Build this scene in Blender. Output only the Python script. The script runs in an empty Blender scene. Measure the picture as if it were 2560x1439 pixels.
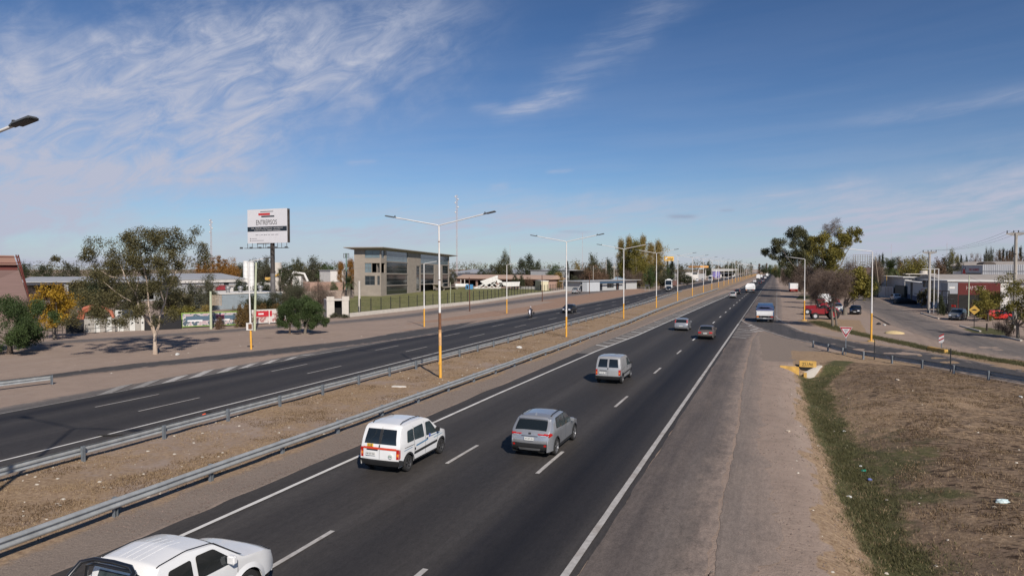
import bpy, math, random
import numpy as np
from mathutils import Vector, Matrix
R = math.radians
sc = bpy.context.scene
COL = sc.collection
random.seed(7)
RNG = np.random.default_rng(7)

# ---------------------------------------------------------------- camera
F0, HC = 1706.7, 7.7                     # focal length in photo pixels, eye height
YAW, PIT = R(21.17), R(1.611)
cd = bpy.data.cameras.new("camera"); cam = bpy.data.objects.new("camera", cd); COL.objects.link(cam)
cd.sensor_width = 36; cd.lens = 24.0; cd.clip_start = .1; cd.clip_end = 20000
cam.location = (0, 0, HC); cam.rotation_euler = (math.pi/2-PIT, 0, YAW)
sc.camera = cam
CF = np.array([-math.sin(YAW)*math.cos(PIT), math.cos(YAW)*math.cos(PIT), -math.sin(PIT)])
CR = np.array([math.cos(YAW), math.sin(YAW), 0.0])
CU = np.cross(CR, CF)
def gp(px, py, z=0.0):
    "point of the horizontal plane z that the photo shows at a pixel"
    d = CF + CR*(px-1280)/F0 - CU*(py-719.5)/F0
    t = (z-HC)/d[2]
    return np.array([d[0]*t, d[1]*t, z])
def bg(px, D, z=0.0):
    "ground point at distance D along the view axis under pixel column px"
    f = np.array([-math.sin(YAW), math.cos(YAW), 0]); r = CR
    p = f*D + r*(px-1280)/F0*D
    return np.array([p[0], p[1], z])
def zt(py, D): return HC + (671.5-py)*D/F0
def depth(p): return -p[0]*math.sin(YAW) + p[1]*math.cos(YAW)
def W2(px, D): return px*D/F0          # pixels -> metres at distance D

# ---------------------------------------------------------------- light
SAZ, SEL = R(41), R(36.5)                  # sun stands behind the camera, to the right
sd = Vector((math.sin(SAZ)*math.cos(SEL), -math.cos(SAZ)*math.cos(SEL), math.sin(SEL)))
ld = bpy.data.lights.new("sun", 'SUN'); ld.energy = 5.0; ld.angle = R(1.0); ld.color = (1, .92, .82)
lo = bpy.data.objects.new("sun", ld); COL.objects.link(lo); lo.rotation_euler = sd.to_track_quat('Z', 'Y').to_euler()
sc.view_settings.view_transform = 'Standard'; sc.view_settings.look = 'None'
sc.view_settings.exposure = 0.02; sc.view_settings.gamma = 1; sc.view_settings.use_curve_mapping = False
wd = bpy.data.worlds.new("World"); sc.world = wd; wd.use_nodes = True
wn, wl = wd.node_tree.nodes, wd.node_tree.links
wn.clear()
def N(t, nodes=None, **k):
    n = (nodes or wn).new(t)
    for a, b in k.items(): setattr(n, a, b)
    return n
def M(op, a, b=None, c=None, nodes=None, links=None, clamp=False):
    nodes = nodes or wn; links = links or wl
    n = nodes.new('ShaderNodeMath'); n.operation = op; n.use_clamp = clamp
    for i, v in enumerate((a, b, c)):
        if v is None: continue
        if isinstance(v, (int, float)): n.inputs[i].default_value = v
        else: links.new(v, n.inputs[i])
    return n.outputs[0]
sky = N('ShaderNodeTexSky', sky_type='NISHITA'); sky.sun_disc = False
sky.sun_elevation = SEL; sky.sun_rotation = math.atan2(sd.x, sd.y)
sky.altitude = 700; sky.air_density = 1.0; sky.dust_density = .3; sky.ozone_density = 4.0
tc = N('ShaderNodeTexCoord'); sp = N('ShaderNodeSeparateXYZ'); wl.new(tc.outputs['Generated'], sp.inputs[0])
AZ = M('MULTIPLY', M('ARCTAN2', sp.outputs[0], sp.outputs[1]), 180/math.pi)   # degrees right of the road
EL = M('MULTIPLY', M('ARCSINE', sp.outputs[2]), 180/math.pi)
cmb = N('ShaderNodeCombineXYZ'); wl.new(AZ, cmb.inputs[0]); wl.new(EL, cmb.inputs[1])
def px2ae(px, py):
    d = CF + CR*(px-1280)/F0 - CU*(py-719.5)/F0; d /= np.linalg.norm(d)
    return math.degrees(math.atan2(d[0], d[1])), math.degrees(math.asin(d[2]))
def wnoise(sx, sy, rot, scale, detail, seed, rough=.6, dist=0.0):
    mp = N('ShaderNodeMapping'); mp.vector_type = 'TEXTURE'
    wl.new(cmb.outputs[0], mp.inputs[0]); mp.inputs['Rotation'].default_value = (0, 0, R(rot))
    mp.inputs['Scale'].default_value = (sx, sy, 1); mp.inputs['Location'].default_value = (seed*13.7, seed*7.3, seed)
    t = N('ShaderNodeTexNoise'); t.inputs['Scale'].default_value = scale; t.inputs['Detail'].default_value = detail
    t.inputs['Roughness'].default_value = rough; t.inputs['Distortion'].default_value = dist
    wl.new(mp.outputs[0], t.inputs[0]); return t.outputs[0]
warp = wnoise(1, 1, 0, .12, 3, 5)
warp2 = wnoise(1, 1, 0, .5, 4, 9)
def streak(p0, p1, w, amp, pw=1.0):
    "soft elongated cloud between two directions of the sky, w half width in degrees"
    (a0, e0), (a1, e1) = px2ae(*p0), px2ae(*p1)
    ca, ce = (a0+a1)/2, (e0+e1)/2; L = math.hypot(a1-a0, e1-e0)/2; th = math.atan2(e1-e0, a1-a0)
    da = M('SUBTRACT', AZ, ca); de = M('SUBTRACT', EL, ce)
    u = M('ADD', M('MULTIPLY', da, math.cos(th)/L), M('MULTIPLY', de, math.sin(th)/L))
    v = M('ADD', M('MULTIPLY', da, -math.sin(th)/w), M('MULTIPLY', de, math.cos(th)/w))
    v = M('ADD', v, M('MULTIPLY', M('SUBTRACT', warp, .5), 2.2))
    v = M('ADD', v, M('MULTIPLY', M('SUBTRACT', warp2, .5), 1.2))
    g = M('EXPONENT', M('MULTIPLY', M('ADD', M('MULTIPLY', M('POWER', M('ABSOLUTE', u), 4), .8), M('MULTIPLY', v, v)), -1.0))
    return M('MULTIPLY', g, amp)
terms = [
    (streak((-700, 520), (620, 330), 5.5, 1.15), 'b'), (streak((250, 330), (1120, 10), 4.2, .95), 'b'), (streak((-250, 420), (330, 385), 1.6, .8), 'b'), (streak((380, 250), (620, 170), 2.0, .5), 'b'),
    (streak((-300, 130), (620, 210), 4.0, .45), 'b'), (streak((380, 180), (760, 60), 3.2, .5), 'b'),
    (streak((860, 160), (980, 125), .35, .55), 's'), (streak((1250, 285), (1430, 235), .55, 1.0), 's'),
    (streak((1330, 270), (1740, -60), 1.5, .42), 's'), (streak((1180, 270), (1250, 262), .4, .4), 's'),
    (streak((850, 300), (880, 200), 1.2, .35), 's'), (streak((870, 407), (940, 403), .22, .55), 's'),
    (streak((300, 460), (560, 450), .3, .4), 's'), (streak((830, 492), (960, 488), .14, .45), 's'),
    (streak((1900, 490), (2170, 455), .3, .55), 's'), (streak((2150, 300), (2760, 200), .5, .42), 's'),
    (streak((1370, 430), (1430, 425), .15, .5), 's'), (streak((1220, 472), (1270, 468), .25, .5), 's'),
    (streak((0, 495), (200, 497), .25, .35), 's'), (streak((1100, 560), (2900, 470), 1.3, .35), 's'),
    (streak((2050, 590), (3100, 500), 2.2, .7), 's'), (streak((1900, 560), (2900, 440), 2.4, .5), 's'), (streak((640, 560), (1700, 520), 1.6, .5), 's'), (streak((600, 600), (1500, 545), 1.0, .3), 's'),
]
nb = wnoise(7.0, 2.6, 26, 1.5, 9, 3, .66, .8)
ns = wnoise(5.0, .8, 8, 1.2, 7, 4, .6, .4)
nf = wnoise(16, 1.6, 3, .8, 6, 11, .55, .2)
def ramp01(v, lo_, hi_):
    n = N('ShaderNodeMapRange'); n.interpolation_type = 'SMOOTHSTEP'
    wl.new(v, n.inputs[0]); n.inputs[1].default_value = lo_; n.inputs[2].default_value = hi_; return n.outputs[0]
B = S = None
for t, k in terms:
    if k == 'b': B = t if B is None else M('ADD', B, t)
    else: S = t if S is None else M('ADD', S, t)
B = M('MULTIPLY', M('MINIMUM', B, 1.15), M('ADD', M('MULTIPLY', ramp01(nb, .26, .76), .80), .20))
S = M('MULTIPLY', S, M('ADD', M('MULTIPLY', ramp01(ns, .3, .72), .75), .25))
lowv = M('EXPONENT', M('MULTIPLY', M('ABSOLUTE', EL), -1/6.5))                    # veil thickening towards the horizon
low = M('MULTIPLY', lowv, M('ADD', M('MULTIPLY', ramp01(nf, .3, .7), .45), .42))
cloud = M('MINIMUM', M('ADD', M('ADD', M('MULTIPLY', B, .84), M('MULTIPLY', S, .62)), low), .95)
# two small grey clouds low over the road
g1 = M('ADD', streak((1672, 541), (1738, 540), .17, .5), M('ADD', streak((1395, 577), (1475, 579), .12, .22), streak((1800, 526), (1835, 524), .12, .25)))
gam = N('ShaderNodeGamma'); gam.inputs[1].default_value = 1.27; wl.new(sky.outputs[0], gam.inputs[0])     # deep clear air
tnt = N('ShaderNodeMix', data_type='RGBA', blend_type='MULTIPLY'); tnt.inputs[0].default_value = 1; wl.new(gam.outputs[0], tnt.inputs[6]); tnt.inputs[7].default_value = (.71, .86, .95, 1)
mixc = N('ShaderNodeMix', data_type='RGBA'); wl.new(cloud, mixc.inputs[0]); wl.new(tnt.outputs[2], mixc.inputs[6])
hs = N('ShaderNodeMix', data_type='RGBA')                                       # cloud tint: bluish white high, greyer low
hs.inputs[6].default_value = (9.4, 9.7, 12.0, 1); hs.inputs[7].default_value = (10.0, 10.8, 13.0, 1)
wl.new(M('DIVIDE', EL, 25.0, clamp=True), hs.inputs[0])
wl.new(hs.outputs[2], mixc.inputs[7])
mixg = N('ShaderNodeMix', data_type='RGBA'); wl.new(g1, mixg.inputs[0]); wl.new(mixc.outputs[2], mixg.inputs[6]); mixg.inputs[7].default_value = (6.0, 6.1, 8.2, 1)
bgk = N('ShaderNodeBackground'); bgk.inputs[1].default_value = .05
wl.new(mixg.outputs[2], bgk.inputs[0]); wo = N('ShaderNodeOutputWorld'); wl.new(bgk.outputs[0], wo.inputs[0])

# ---------------------------------------------------------------- materials
MATS = {}
def mat(name, col, rough=.7, metal=0.0, var=.12, scale=3.0, bump=0.0, bscale=None, coat=0.0, col2=None, vs=(1, 1, 1), spec=.5, dirt=0.0, trans=0.0, attr=False):
    if name in MATS: return MATS[name]
    m = bpy.data.materials.new(name); m.use_nodes = True; MATS[name] = m
    n, l = m.node_tree.nodes, m.node_tree.links
    b = n['Principled BSDF']; b.inputs['Roughness'].default_value = rough; b.inputs['Metallic'].default_value = metal
    b.inputs['Specular IOR Level'].default_value = spec
    if coat: b.inputs['Coat Weight'].default_value = coat; b.inputs['Coat Roughness'].default_value = .08
    t = n.new('ShaderNodeTexCoord'); mp = n.new('ShaderNodeMapping'); l.new(t.outputs['Object'], mp.inputs[0]); mp.inputs['Scale'].default_value = vs
    tx = n.new('ShaderNodeTexNoise'); tx.inputs['Scale'].default_value = scale; tx.inputs['Detail'].default_value = 6; tx.inputs['Roughness'].default_value = .65
    l.new(mp.outputs[0], tx.inputs[0])
    mr = n.new('ShaderNodeMapRange'); l.new(tx.outputs[0], mr.inputs[0]); mr.inputs[1].default_value = .3; mr.inputs[2].default_value = .7
    src = mr.outputs[0]
    if attr:
        at = n.new('ShaderNodeAttribute'); at.attribute_name = 'v'; src = at.outputs['Fac']
    mx = n.new('ShaderNodeMix'); mx.data_type = 'RGBA'; l.new(src, mx.inputs[0])
    c = col; c2 = col2 or tuple(min(1, x*(1+var)) for x in c)
    c1 = c if col2 else tuple(x*(1-var) for x in c)
    mx.inputs[6].default_value = (*c1, 1); mx.inputs[7].default_value = (*c2, 1)
    out = mx.outputs[2]
    if dirt:
        t2 = n.new('ShaderNodeTexNoise'); t2.inputs['Scale'].default_value = .9; t2.inputs['Detail'].default_value = 8; l.new(mp.outputs[0], t2.inputs[0])
        r2 = n.new('ShaderNodeMapRange'); l.new(t2.outputs[0], r2.inputs[0]); r2.inputs[1].default_value = .5; r2.inputs[2].default_value = .75; r2.inputs[4].default_value = dirt
        m2 = n.new('ShaderNodeMix'); m2.data_type = 'RGBA'; l.new(r2.outputs[0], m2.inputs[0]); l.new(out, m2.inputs[6]); m2.inputs[7].default_value = (.16, .11, .075, 1); out = m2.outputs[2]
    l.new(out, b.inputs['Base Color'])
    if bump:
        t3 = n.new('ShaderNodeTexNoise'); t3.inputs['Scale'].default_value = bscale or scale*6; t3.inputs['Detail'].default_value = 4; l.new(mp.outputs[0], t3.inputs[0])
        bm = n.new('ShaderNodeBump'); bm.inputs['Strength'].default_value = bump; bm.inputs['Distance'].default_value = .02; l.new(t3.outputs[0], bm.inputs['Height']); l.new(bm.outputs[0], b.inputs['Normal'])
    if trans:
        tr = n.new('ShaderNodeBsdfTranslucent'); l.new(out, tr.inputs[0]); ms = n.new('ShaderNodeMixShader'); ms.inputs[0].default_value = trans
        l.new(b.outputs[0], ms.inputs[1]); l.new(tr.outputs[0], ms.inputs[2]); l.new(ms.outputs[0], n['Material Output'].inputs[0])
    return m
def paint(name, col, rough=.28, metal=0.0): return mat(name, col, rough, metal, .04, 1.5, coat=.6, dirt=.12)

# ---------------------------------------------------------------- object helpers
def tag(o, label=None, cat=None, group=None, kind=None):
    if label: o['label'] = label
    if cat: o['category'] = cat
    if group: o['group'] = group
    if kind: o['kind'] = kind
    return o
def empty(name, loc, rz=0, label=None, cat=None, group=None, rx=0):
    o = bpy.data.objects.new(name, None); COL.objects.link(o); o.location = tuple(float(v) for v in loc); o.rotation_euler = (rx, 0, rz)
    o.empty_display_size = .3
    return tag(o, label, cat, group)
def link(name, me, m=None, parent=None, loc=None, rz=None):
    o = bpy.data.objects.new(name, me); COL.objects.link(o)
    if m is not None and not me.materials: me.materials.append(m)
    if parent: o.parent = parent
    if loc is not None: o.location = tuple(float(v) for v in loc)
    if rz is not None: o.rotation_euler = (0, 0, rz)
    return o
def npmesh(name, V, Fq, v=None):
    V = np.asarray(V, np.float32); Fq = np.asarray(Fq, np.int32); k = Fq.shape[1]
    me = bpy.data.meshes.new(name); me.vertices.add(len(V)); me.vertices.foreach_set('co', V.ravel())
    me.loops.add(Fq.size); me.loops.foreach_set('vertex_index', Fq.ravel())
    me.polygons.add(len(Fq)); me.polygons.foreach_set('loop_start', np.arange(0, Fq.size, k, dtype=np.int32))
    me.update(calc_edges=True); me.validate()
    if v is not None:
        a = me.attributes.new('v', 'FLOAT', 'FACE'); a.data.foreach_set('value', np.asarray(v, np.float32))
    return me
def setsmooth(me, ang=35):
    me.polygons.foreach_set('use_smooth', [True]*len(me.polygons)); me.set_sharp_from_angle(angle=R(ang)); me.update()
def kids(o): return [c for c in bpy.data.objects if c.parent == o]
def copy_tree(o, childmap, parent=None):
    c = o.copy(); COL.objects.link(c)
    if parent: c.parent = parent
    for ch in childmap.get(o.name, []): copy_tree(ch, childmap, c)
    return c
def cmap():
    d = {}
    for o in bpy.data.objects:
        if o.parent: d.setdefault(o.parent.name, []).append(o)
    return d
class MB:
    def __init__(s): s.v = []; s.f = []
    def add(s, vs, fs):
        k = len(s.v); s.v += [tuple(float(c) for c in p) for p in vs]; s.f += [tuple(i+k for i in f) for f in fs]; return s
    def box(s, x0, x1, y0, y1, z0, z1, ch=0.0):
        if x0 > x1: x0, x1 = x1, x0
        if y0 > y1: y0, y1 = y1, y0
        if z0 > z1: z0, z1 = z1, z0
        return s.add([(x0,y0,z0),(x1,y0,z0),(x1,y1,z0),(x0,y1,z0),(x0,y0,z1),(x1,y0,z1),(x1,y1,z1),(x0,y1,z1)],
                     [(0,3,2,1),(4,5,6,7),(0,1,5,4),(1,2,6,5),(2,3,7,6),(3,0,4,7)])
    def cyl(s, p0, p1, r0, r1=None, n=8, caps=True):
        r1 = r0 if r1 is None else r1
        p0, p1 = Vector([float(c) for c in p0]), Vector([float(c) for c in p1]); d = (p1-p0)
        if d.length < 1e-6: return s
        d.normalize(); a = d.orthogonal().normalized(); b = d.cross(a)
        vs = [p0+(a*math.cos(2*math.pi*i/n)+b*math.sin(2*math.pi*i/n))*r0 for i in range(n)] + [p1+(a*math.cos(2*math.pi*i/n)+b*math.sin(2*math.pi*i/n))*r1 for i in range(n)]
        fs = [(i, (i+1)%n, n+(i+1)%n, n+i) for i in range(n)]
        if caps: fs += [tuple(range(n-1, -1, -1)), tuple(range(n, 2*n))]
        return s.add(vs, fs)
    def tube(s, pts, rs, n=8):
        if not hasattr(rs, '__len__'): rs = [rs]*len(pts)
        P = [Vector([float(c) for c in p]) for p in pts]; vs = []; fs = []; a = None
        for i, p in enumerate(P):
            d = (P[min(i+1, len(P)-1)]-P[max(i-1, 0)]).normalized()
            a = d.orthogonal().normalized() if a is None else (a-d*a.dot(d)).normalized()
            b = d.cross(a)
            vs += [p+(a*math.cos(2*math.pi*k/n)+b*math.sin(2*math.pi*k/n))*rs[i] for k in range(n)]
        for i in range(len(P)-1):
            fs += [(i*n+k, i*n+(k+1)%n, (i+1)*n+(k+1)%n, (i+1)*n+k) for k in range(n)]
        fs += [tuple(range(n-1, -1, -1)), tuple((len(P)-1)*n+k for k in range(n))]
        return s.add(vs, fs)
    def lathe(s, prof, axis='x', c=(0, 0, 0), n=20, caps=True):
        vs = []; fs = []
        for (h, r) in prof:
            for k in range(n):
                a = 2*math.pi*k/n; u, w = r*math.cos(a), r*math.sin(a)
                p = (h, u, w) if axis == 'x' else ((u, w, h) if axis == 'z' else (w, h, u))
                vs.append((p[0]+c[0], p[1]+c[1], p[2]+c[2]))
        m = len(prof)
        for i in range(m-1): fs += [(i*n+k, i*n+(k+1)%n, (i+1)*n+(k+1)%n, (i+1)*n+k) for k in range(n)]
        if caps: fs += [tuple(range(n-1, -1, -1)), tuple((m-1)*n+k for k in range(n))]
        return s.add(vs, fs)
    def poly(s, pts): return s.add(pts, [tuple(range(len(pts)))])
    def prism(s, pts, off):
        n = len(pts); o = off
        return s.add(list(pts)+[(p[0]+o[0], p[1]+o[1], p[2]+o[2]) for p in pts], [tuple(range(n-1, -1, -1)), tuple(range(n, 2*n))]+[(i, (i+1)%n, n+(i+1)%n, n+i) for i in range(n)])
    def ball(s, c, r, n=10, sz=1.0, jit=0):
        prof = [(-sz*r*math.cos(math.pi*i/n), max(1e-3, r*math.sin(math.pi*i/n))) for i in range(n+1)]
        k = len(s.v); s.lathe(prof, 'z', c, n*2)
        if jit:
            for i in range(k, len(s.v)):
                p = s.v[i]; q = random.Random(i*7+3); s.v[i] = tuple(c[j]+(p[j]-c[j])*(1+q.uniform(-jit, jit)) for j in range(3))
        return s
    def build(s, name, m, parent=None, smooth=None, bevel=0.0, loc=None, rz=None, recalc=True):
        me = bpy.data.meshes.new(name); me.from_pydata(s.v, [], s.f)
        if recalc or bevel:
            import bmesh
            bm = bmesh.new(); bm.from_mesh(me)
            if recalc: bmesh.ops.recalc_face_normals(bm, faces=bm.faces)
            if bevel: bmesh.ops.bevel(bm, geom=[e for e in bm.edges if e.is_manifold and e.calc_face_angle(0) > .5], offset=bevel, segments=2, affect='EDGES', clamp_overlap=True)
            bm.to_mesh(me); bm.free()
        me.update()
        if smooth: setsmooth(me, smooth)
        return link(name, me, m, parent, loc, rz)
def text(name, s, size, m, parent, loc, rot, sx=1.0, align='CENTER', ext=.004):
    c = bpy.data.curves.new(name, 'FONT'); c.body = s; c.size = size; c.align_x = align; c.align_y = 'CENTER'; c.extrude = ext; c.resolution_u = 2
    t = bpy.data.objects.new('tmp', c); COL.objects.link(t); dg = bpy.context.evaluated_depsgraph_get()
    me = bpy.data.meshes.new_from_object(t.evaluated_get(dg)); bpy.data.objects.remove(t); me.name = name
    me.transform(Matrix.Diagonal((sx, 1, 1, 1)))
    o = link(name, me, None, parent); me.materials.clear(); me.materials.append(m); o.location = loc; o.rotation_euler = rot
    return o
# ---------------------------------------------------------------- ground, roads, markings
def lerpx(tab):
    ys = [a for a, b in tab]; xs = [b for a, b in tab]
    return lambda y: np.interp(y, ys, xs)
LINE_L = lerpx([(-60, -15.9), (38, -15.9), (62, -15.6), (78, -14.9), (100, -14.6), (190, -13.0), (320, -12.6), (3000, -12.3)])
ASPH_L = lerpx([(-60, -16.9), (60, -16.9), (85, -16.6), (120, -16.2), (190, -15.6), (260, -13.6), (3000, -12.9)])
LX_NEAR = lerpx([(-60, -28.8), (140, -28.9), (165, -30.0), (205, -31.9), (240, -32.6), (300, -33.2), (3000, -33.2)])
LX_FAR = lerpx([(-60, -38.2), (200, -38.4), (260, -39.6), (3000, -40.2)])
RIGHT_E = lerpx([(-60, -4.2), (3000, -4.2)])
def pxline(pts): return np.array([gp(*p)[:2] for p in pts])
def resample(P, n=None, step=None):
    P = np.asarray(P, float); d = np.r_[0, np.cumsum(np.hypot(*np.diff(P, axis=0).T))]
    if n is None: n = max(2, int(d[-1]/step)+1)
    t = np.linspace(0, d[-1], n); return np.c_[np.interp(t, d, P[:, 0]), np.interp(t, d, P[:, 1])]
def smoothline(P, n=200, k=9):
    Q = resample(P, n); ker = np.ones(k)/k
    for _ in range(2):
        e = np.r_[np.repeat(Q[:1], k//2, 0), Q, np.repeat(Q[-1:], k//2, 0)]
        Q = np.c_[np.convolve(e[:, 0], ker, 'valid'), np.convolve(e[:, 1], ker, 'valid')]
    return Q
def striplines(name, A, B, z, m, cross=4, jit=0.0, **tg):
    n = len(A); V = []; rng = np.random.default_rng(len(name))
    sm_ = np.hanning(11)/np.hanning(11).sum(); ja = np.convolve(rng.normal(0, jit*2.2, n+10), sm_, 'valid')[:n] if jit else np.zeros(n)
    jb = np.convolve(rng.normal(0, jit*2.2, n+10), sm_, 'valid')[:n]+rng.normal(0, jit*.25, n) if jit else np.zeros(n)
    D = (B-A); D /= np.maximum(1e-6, np.hypot(D[:, 0], D[:, 1]))[:, None]
    A = A+D*ja[:, None]; B = B+D*jb[:, None]
    V = np.concatenate([np.c_[A+(B-A)*t, np.full(n, z)] for t in np.linspace(0, 1, cross)])
    Fq = [(c*n+i, (c+1)*n+i, (c+1)*n+i+1, c*n+i+1) for c in range(cross-1) for i in range(n-1)]
    me = npmesh(name, V, Fq)
    if cross > 2: at_ = me.attributes.new('cx', 'FLOAT', 'POINT'); at_.data.foreach_set('value', np.repeat(np.linspace(0, 1, cross), n).astype(np.float32))
    if me.polygons[0].normal.z < 0: me.flip_normals()
    o = link(name, me, m); return tag(o, **tg) if tg else tag(o, kind='structure')
def ys(a, b, s0=.6):
    out = [a]
    while out[-1] < b: out.append(out[-1]+max(.16 if 5 < out[-1] < 45 else s0, abs(out[-1])*.012))
    out[-1] = b; return np.array(out)
def strip(name, fl, fr, y0, y1, z, m, jit=0.0, **tg):
    Y = ys(y0, y1); f = lambda g: np.array([g(y) if callable(g) else g for y in Y])
    return striplines(name, np.c_[f(fl), Y], np.c_[f(fr), Y], z, m, 5, jit, **tg)

def asphalt(name, base, bands=(), worn=.25, patch=(.11, .095, .085), rough=.75, dusty=0.0, edge=(0, 0)):
    m = bpy.data.materials.new(name); m.use_nodes = True; n, l = m.node_tree.nodes, m.node_tree.links
    b = n['Principled BSDF']; b.inputs['Roughness'].default_value = rough; b.inputs['Specular IOR Level'].default_value = .35
    t = n.new('ShaderNodeTexCoord'); s = n.new('ShaderNodeSeparateXYZ'); l.new(t.outputs['Object'], s.inputs[0])
    def noise(sc_, det, vs=(1, 1, 1), rg=.6):
        mp = n.new('ShaderNodeMapping'); l.new(t.outputs['Object'], mp.inputs[0]); mp.inputs['Scale'].default_value = vs
        x = n.new('ShaderNodeTexNoise'); x.inputs['Scale'].default_value = sc_; x.inputs['Detail'].default_value = det; x.inputs['Roughness'].default_value = rg; l.new(mp.outputs[0], x.inputs[0]); return x.outputs[0]
    def mr(v, a, b_, c=0, d=1):
        x = n.new('ShaderNodeMapRange'); l.new(v, x.inputs[0]); x.inputs[1].default_value = a; x.inputs[2].default_value = b_; x.inputs[3].default_value = c; x.inputs[4].default_value = d; return x.outputs[0]
    def mix(f, a, b_):
        x = n.new('ShaderNodeMix'); x.data_type = 'RGBA'; l.new(f, x.inputs[0])
        for i, v in ((6, a), (7, b_)):
            if isinstance(v, tuple): x.inputs[i].default_value = (*v, 1)
            else: l.new(v, x.inputs[i])
        return x.outputs[2]
    mm = lambda op, a, b_=None: M(op, a, b_, nodes=n, links=l)
    wob = noise(.05, 3, (1, .3, 1)); along = noise(1.0, 6, (1.2, .035, 1), .7); big = noise(.35, 6, (1, .12, 1)); fine = noise(28, 4)
    col = mix(mr(along, .3, .7), tuple(c*.78 for c in base), tuple(c*1.28 for c in base)); col = mix(mr(noise(2.2, 5, (2.2, .03, 1), .7), .48, .72, 0, .35), col, tuple(c*.55 for c in base))
    col = mix(mr(big, .55, .8, 0, worn), col, patch)
    for (x0, w, amp, dark) in bands:
        u = mm('DIVIDE', mm('SUBTRACT', mm('ADD', s.outputs[0], mm('MULTIPLY', mm('SUBTRACT', wob, .5), 1.0)), x0), w)
        g = mm('MULTIPLY', mm('EXPONENT', mm('MULTIPLY', mm('MULTIPLY', u, u), -1.0)), mm('MULTIPLY', mr(along, .2, .75, .55, 1), amp))
        col = mix(g, col, dark)
    if dusty:
        col = mix(mr(noise(.6, 7, (1, .25, 1)), .45, .75, 0, dusty), col, (.27, .215, .175))
    if edge[0] or edge[1]:
        ca = n.new('ShaderNodeAttribute'); ca.attribute_name = 'cx'; en = mm('MULTIPLY', mm('SUBTRACT', noise(1.6, 8, (1, .5, 1), .75), .5), .9)
        for w_, ce in ((edge[1], ca.outputs['Fac']), (edge[0], mm('SUBTRACT', 1.0, ca.outputs['Fac']))):
            if w_: col = mix(mr(mm('ADD', ce, en), 1.0-w_, 1.02), col, (.27, .21, .172))
    vf = mm('ADD', mr(fine, .3, .7, .72, 1.22), mr(noise(7, 7, (1, .35, 1), .78), .35, .68, -.20, .20)); gv = n.new('ShaderNodeCombineColor'); [l.new(vf, gv.inputs[q_]) for q_ in range(3)]; mu = n.new('ShaderNodeMix'); mu.data_type = 'RGBA'; mu.blend_type = 'MULTIPLY'; mu.inputs[0].default_value = 1; l.new(col, mu.inputs[6]); l.new(gv.outputs[0], mu.inputs[7]); col = mu.outputs[2]
    crk = n.new('ShaderNodeTexVoronoi'); crk.feature = 'DISTANCE_TO_EDGE'; crk.inputs['Scale'].default_value = .16
    dm = n.new('ShaderNodeVectorMath'); dm.operation = 'ADD'; nz = n.new('ShaderNodeTexNoise'); nz.inputs['Scale'].default_value = .9; nz.inputs['Detail'].default_value = 5
    l.new(t.outputs['Object'], nz.inputs[0]); sc2 = n.new('ShaderNodeVectorMath'); sc2.operation = 'SCALE'; sc2.inputs[3].default_value = 1.6; l.new(nz.outputs[1], sc2.inputs[0])
    l.new(t.outputs['Object'], dm.inputs[0]); l.new(sc2.outputs[0], dm.inputs[1]); l.new(dm.outputs[0], crk.inputs[0])
    ck = mm('MULTIPLY', mr(crk.outputs[0], 0.0, .004, .55, 0), mr(big, .4, .6))
    col = mix(ck, col, tuple(c*.35 for c in base))
    l.new(col, b.inputs['Base Color'])
    bp = n.new('ShaderNodeBump'); bp.inputs['Strength'].default_value = .35; bp.inputs['Distance'].default_value = .01; l.new(noise(45, 3), bp.inputs['Height']); l.new(bp.outputs[0], b.inputs['Normal'])
    return m
DK, DB = (.008, .008, .012), (.018, .017, .019)
A_R = asphalt('asphalt_northbound', (.050, .044, .040), [(-6.7, 1.05, 1.0, (.003, .003, .006)), (-10.2, 1.1, .7, DB), (-5.7, .35, .5, DK), (-7.6, .3, .5, DK), (-13.7, 1.2, .35, DB), (-8.4, .25, .3, (.075, .068, .064)), (-12.0, .35, .3, (.075, .068, .064)), (-15.3, .5, .4, (.08, .072, .066))], .3)
A_L = asphalt('asphalt_southbound', (.048, .043, .041), [(-36.8, .9, .9, DK), (-33.6, 1.0, .7, DB), (-30.4, .9, .5, DB), (-28.9, .4, .4, (.08, .072, .066)), (-35.2, .3, .3, (.07, .064, .06))], .3)
A_SH = asphalt('asphalt_shoulder', (.106, .087, .078), [(-3.9, .25, .45, (.07, .06, .057)), (-3.1, .3, .35, (.17, .145, .13)), (-2.5, .3, .4, (.20, .165, .14))], .45, (.22, .18, .15), .85, .35, (0, .30))
A_AP = asphalt('asphalt_apron', (.185, .150, .128), [], .5, (.27, .215, .175), .9, .75, (0, .7))
A_FR = asphalt('asphalt_frontage', (.115, .102, .098), [], .4, (.2, .165, .14), .85, .35, (.35, .35))
A_RP = asphalt('asphalt_ramp', (.062, .057, .056), [], .25, (.1, .09, .08), .8, .1, (.15, .18))
A_ST = asphalt('asphalt_street', (.140, .120, .108), [], .45, (.23, .19, .16), .85, .4, (.25, .25))
A_MG = asphalt('asphalt_merge', (.150, .135, .122), [], .4, (.2, .17, .14), .85, .25)
A_GO = asphalt('asphalt_gore', (.105, .097, .094), [], .4, (.2, .165, .14), .85, .3, (.3, 0))

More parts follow.
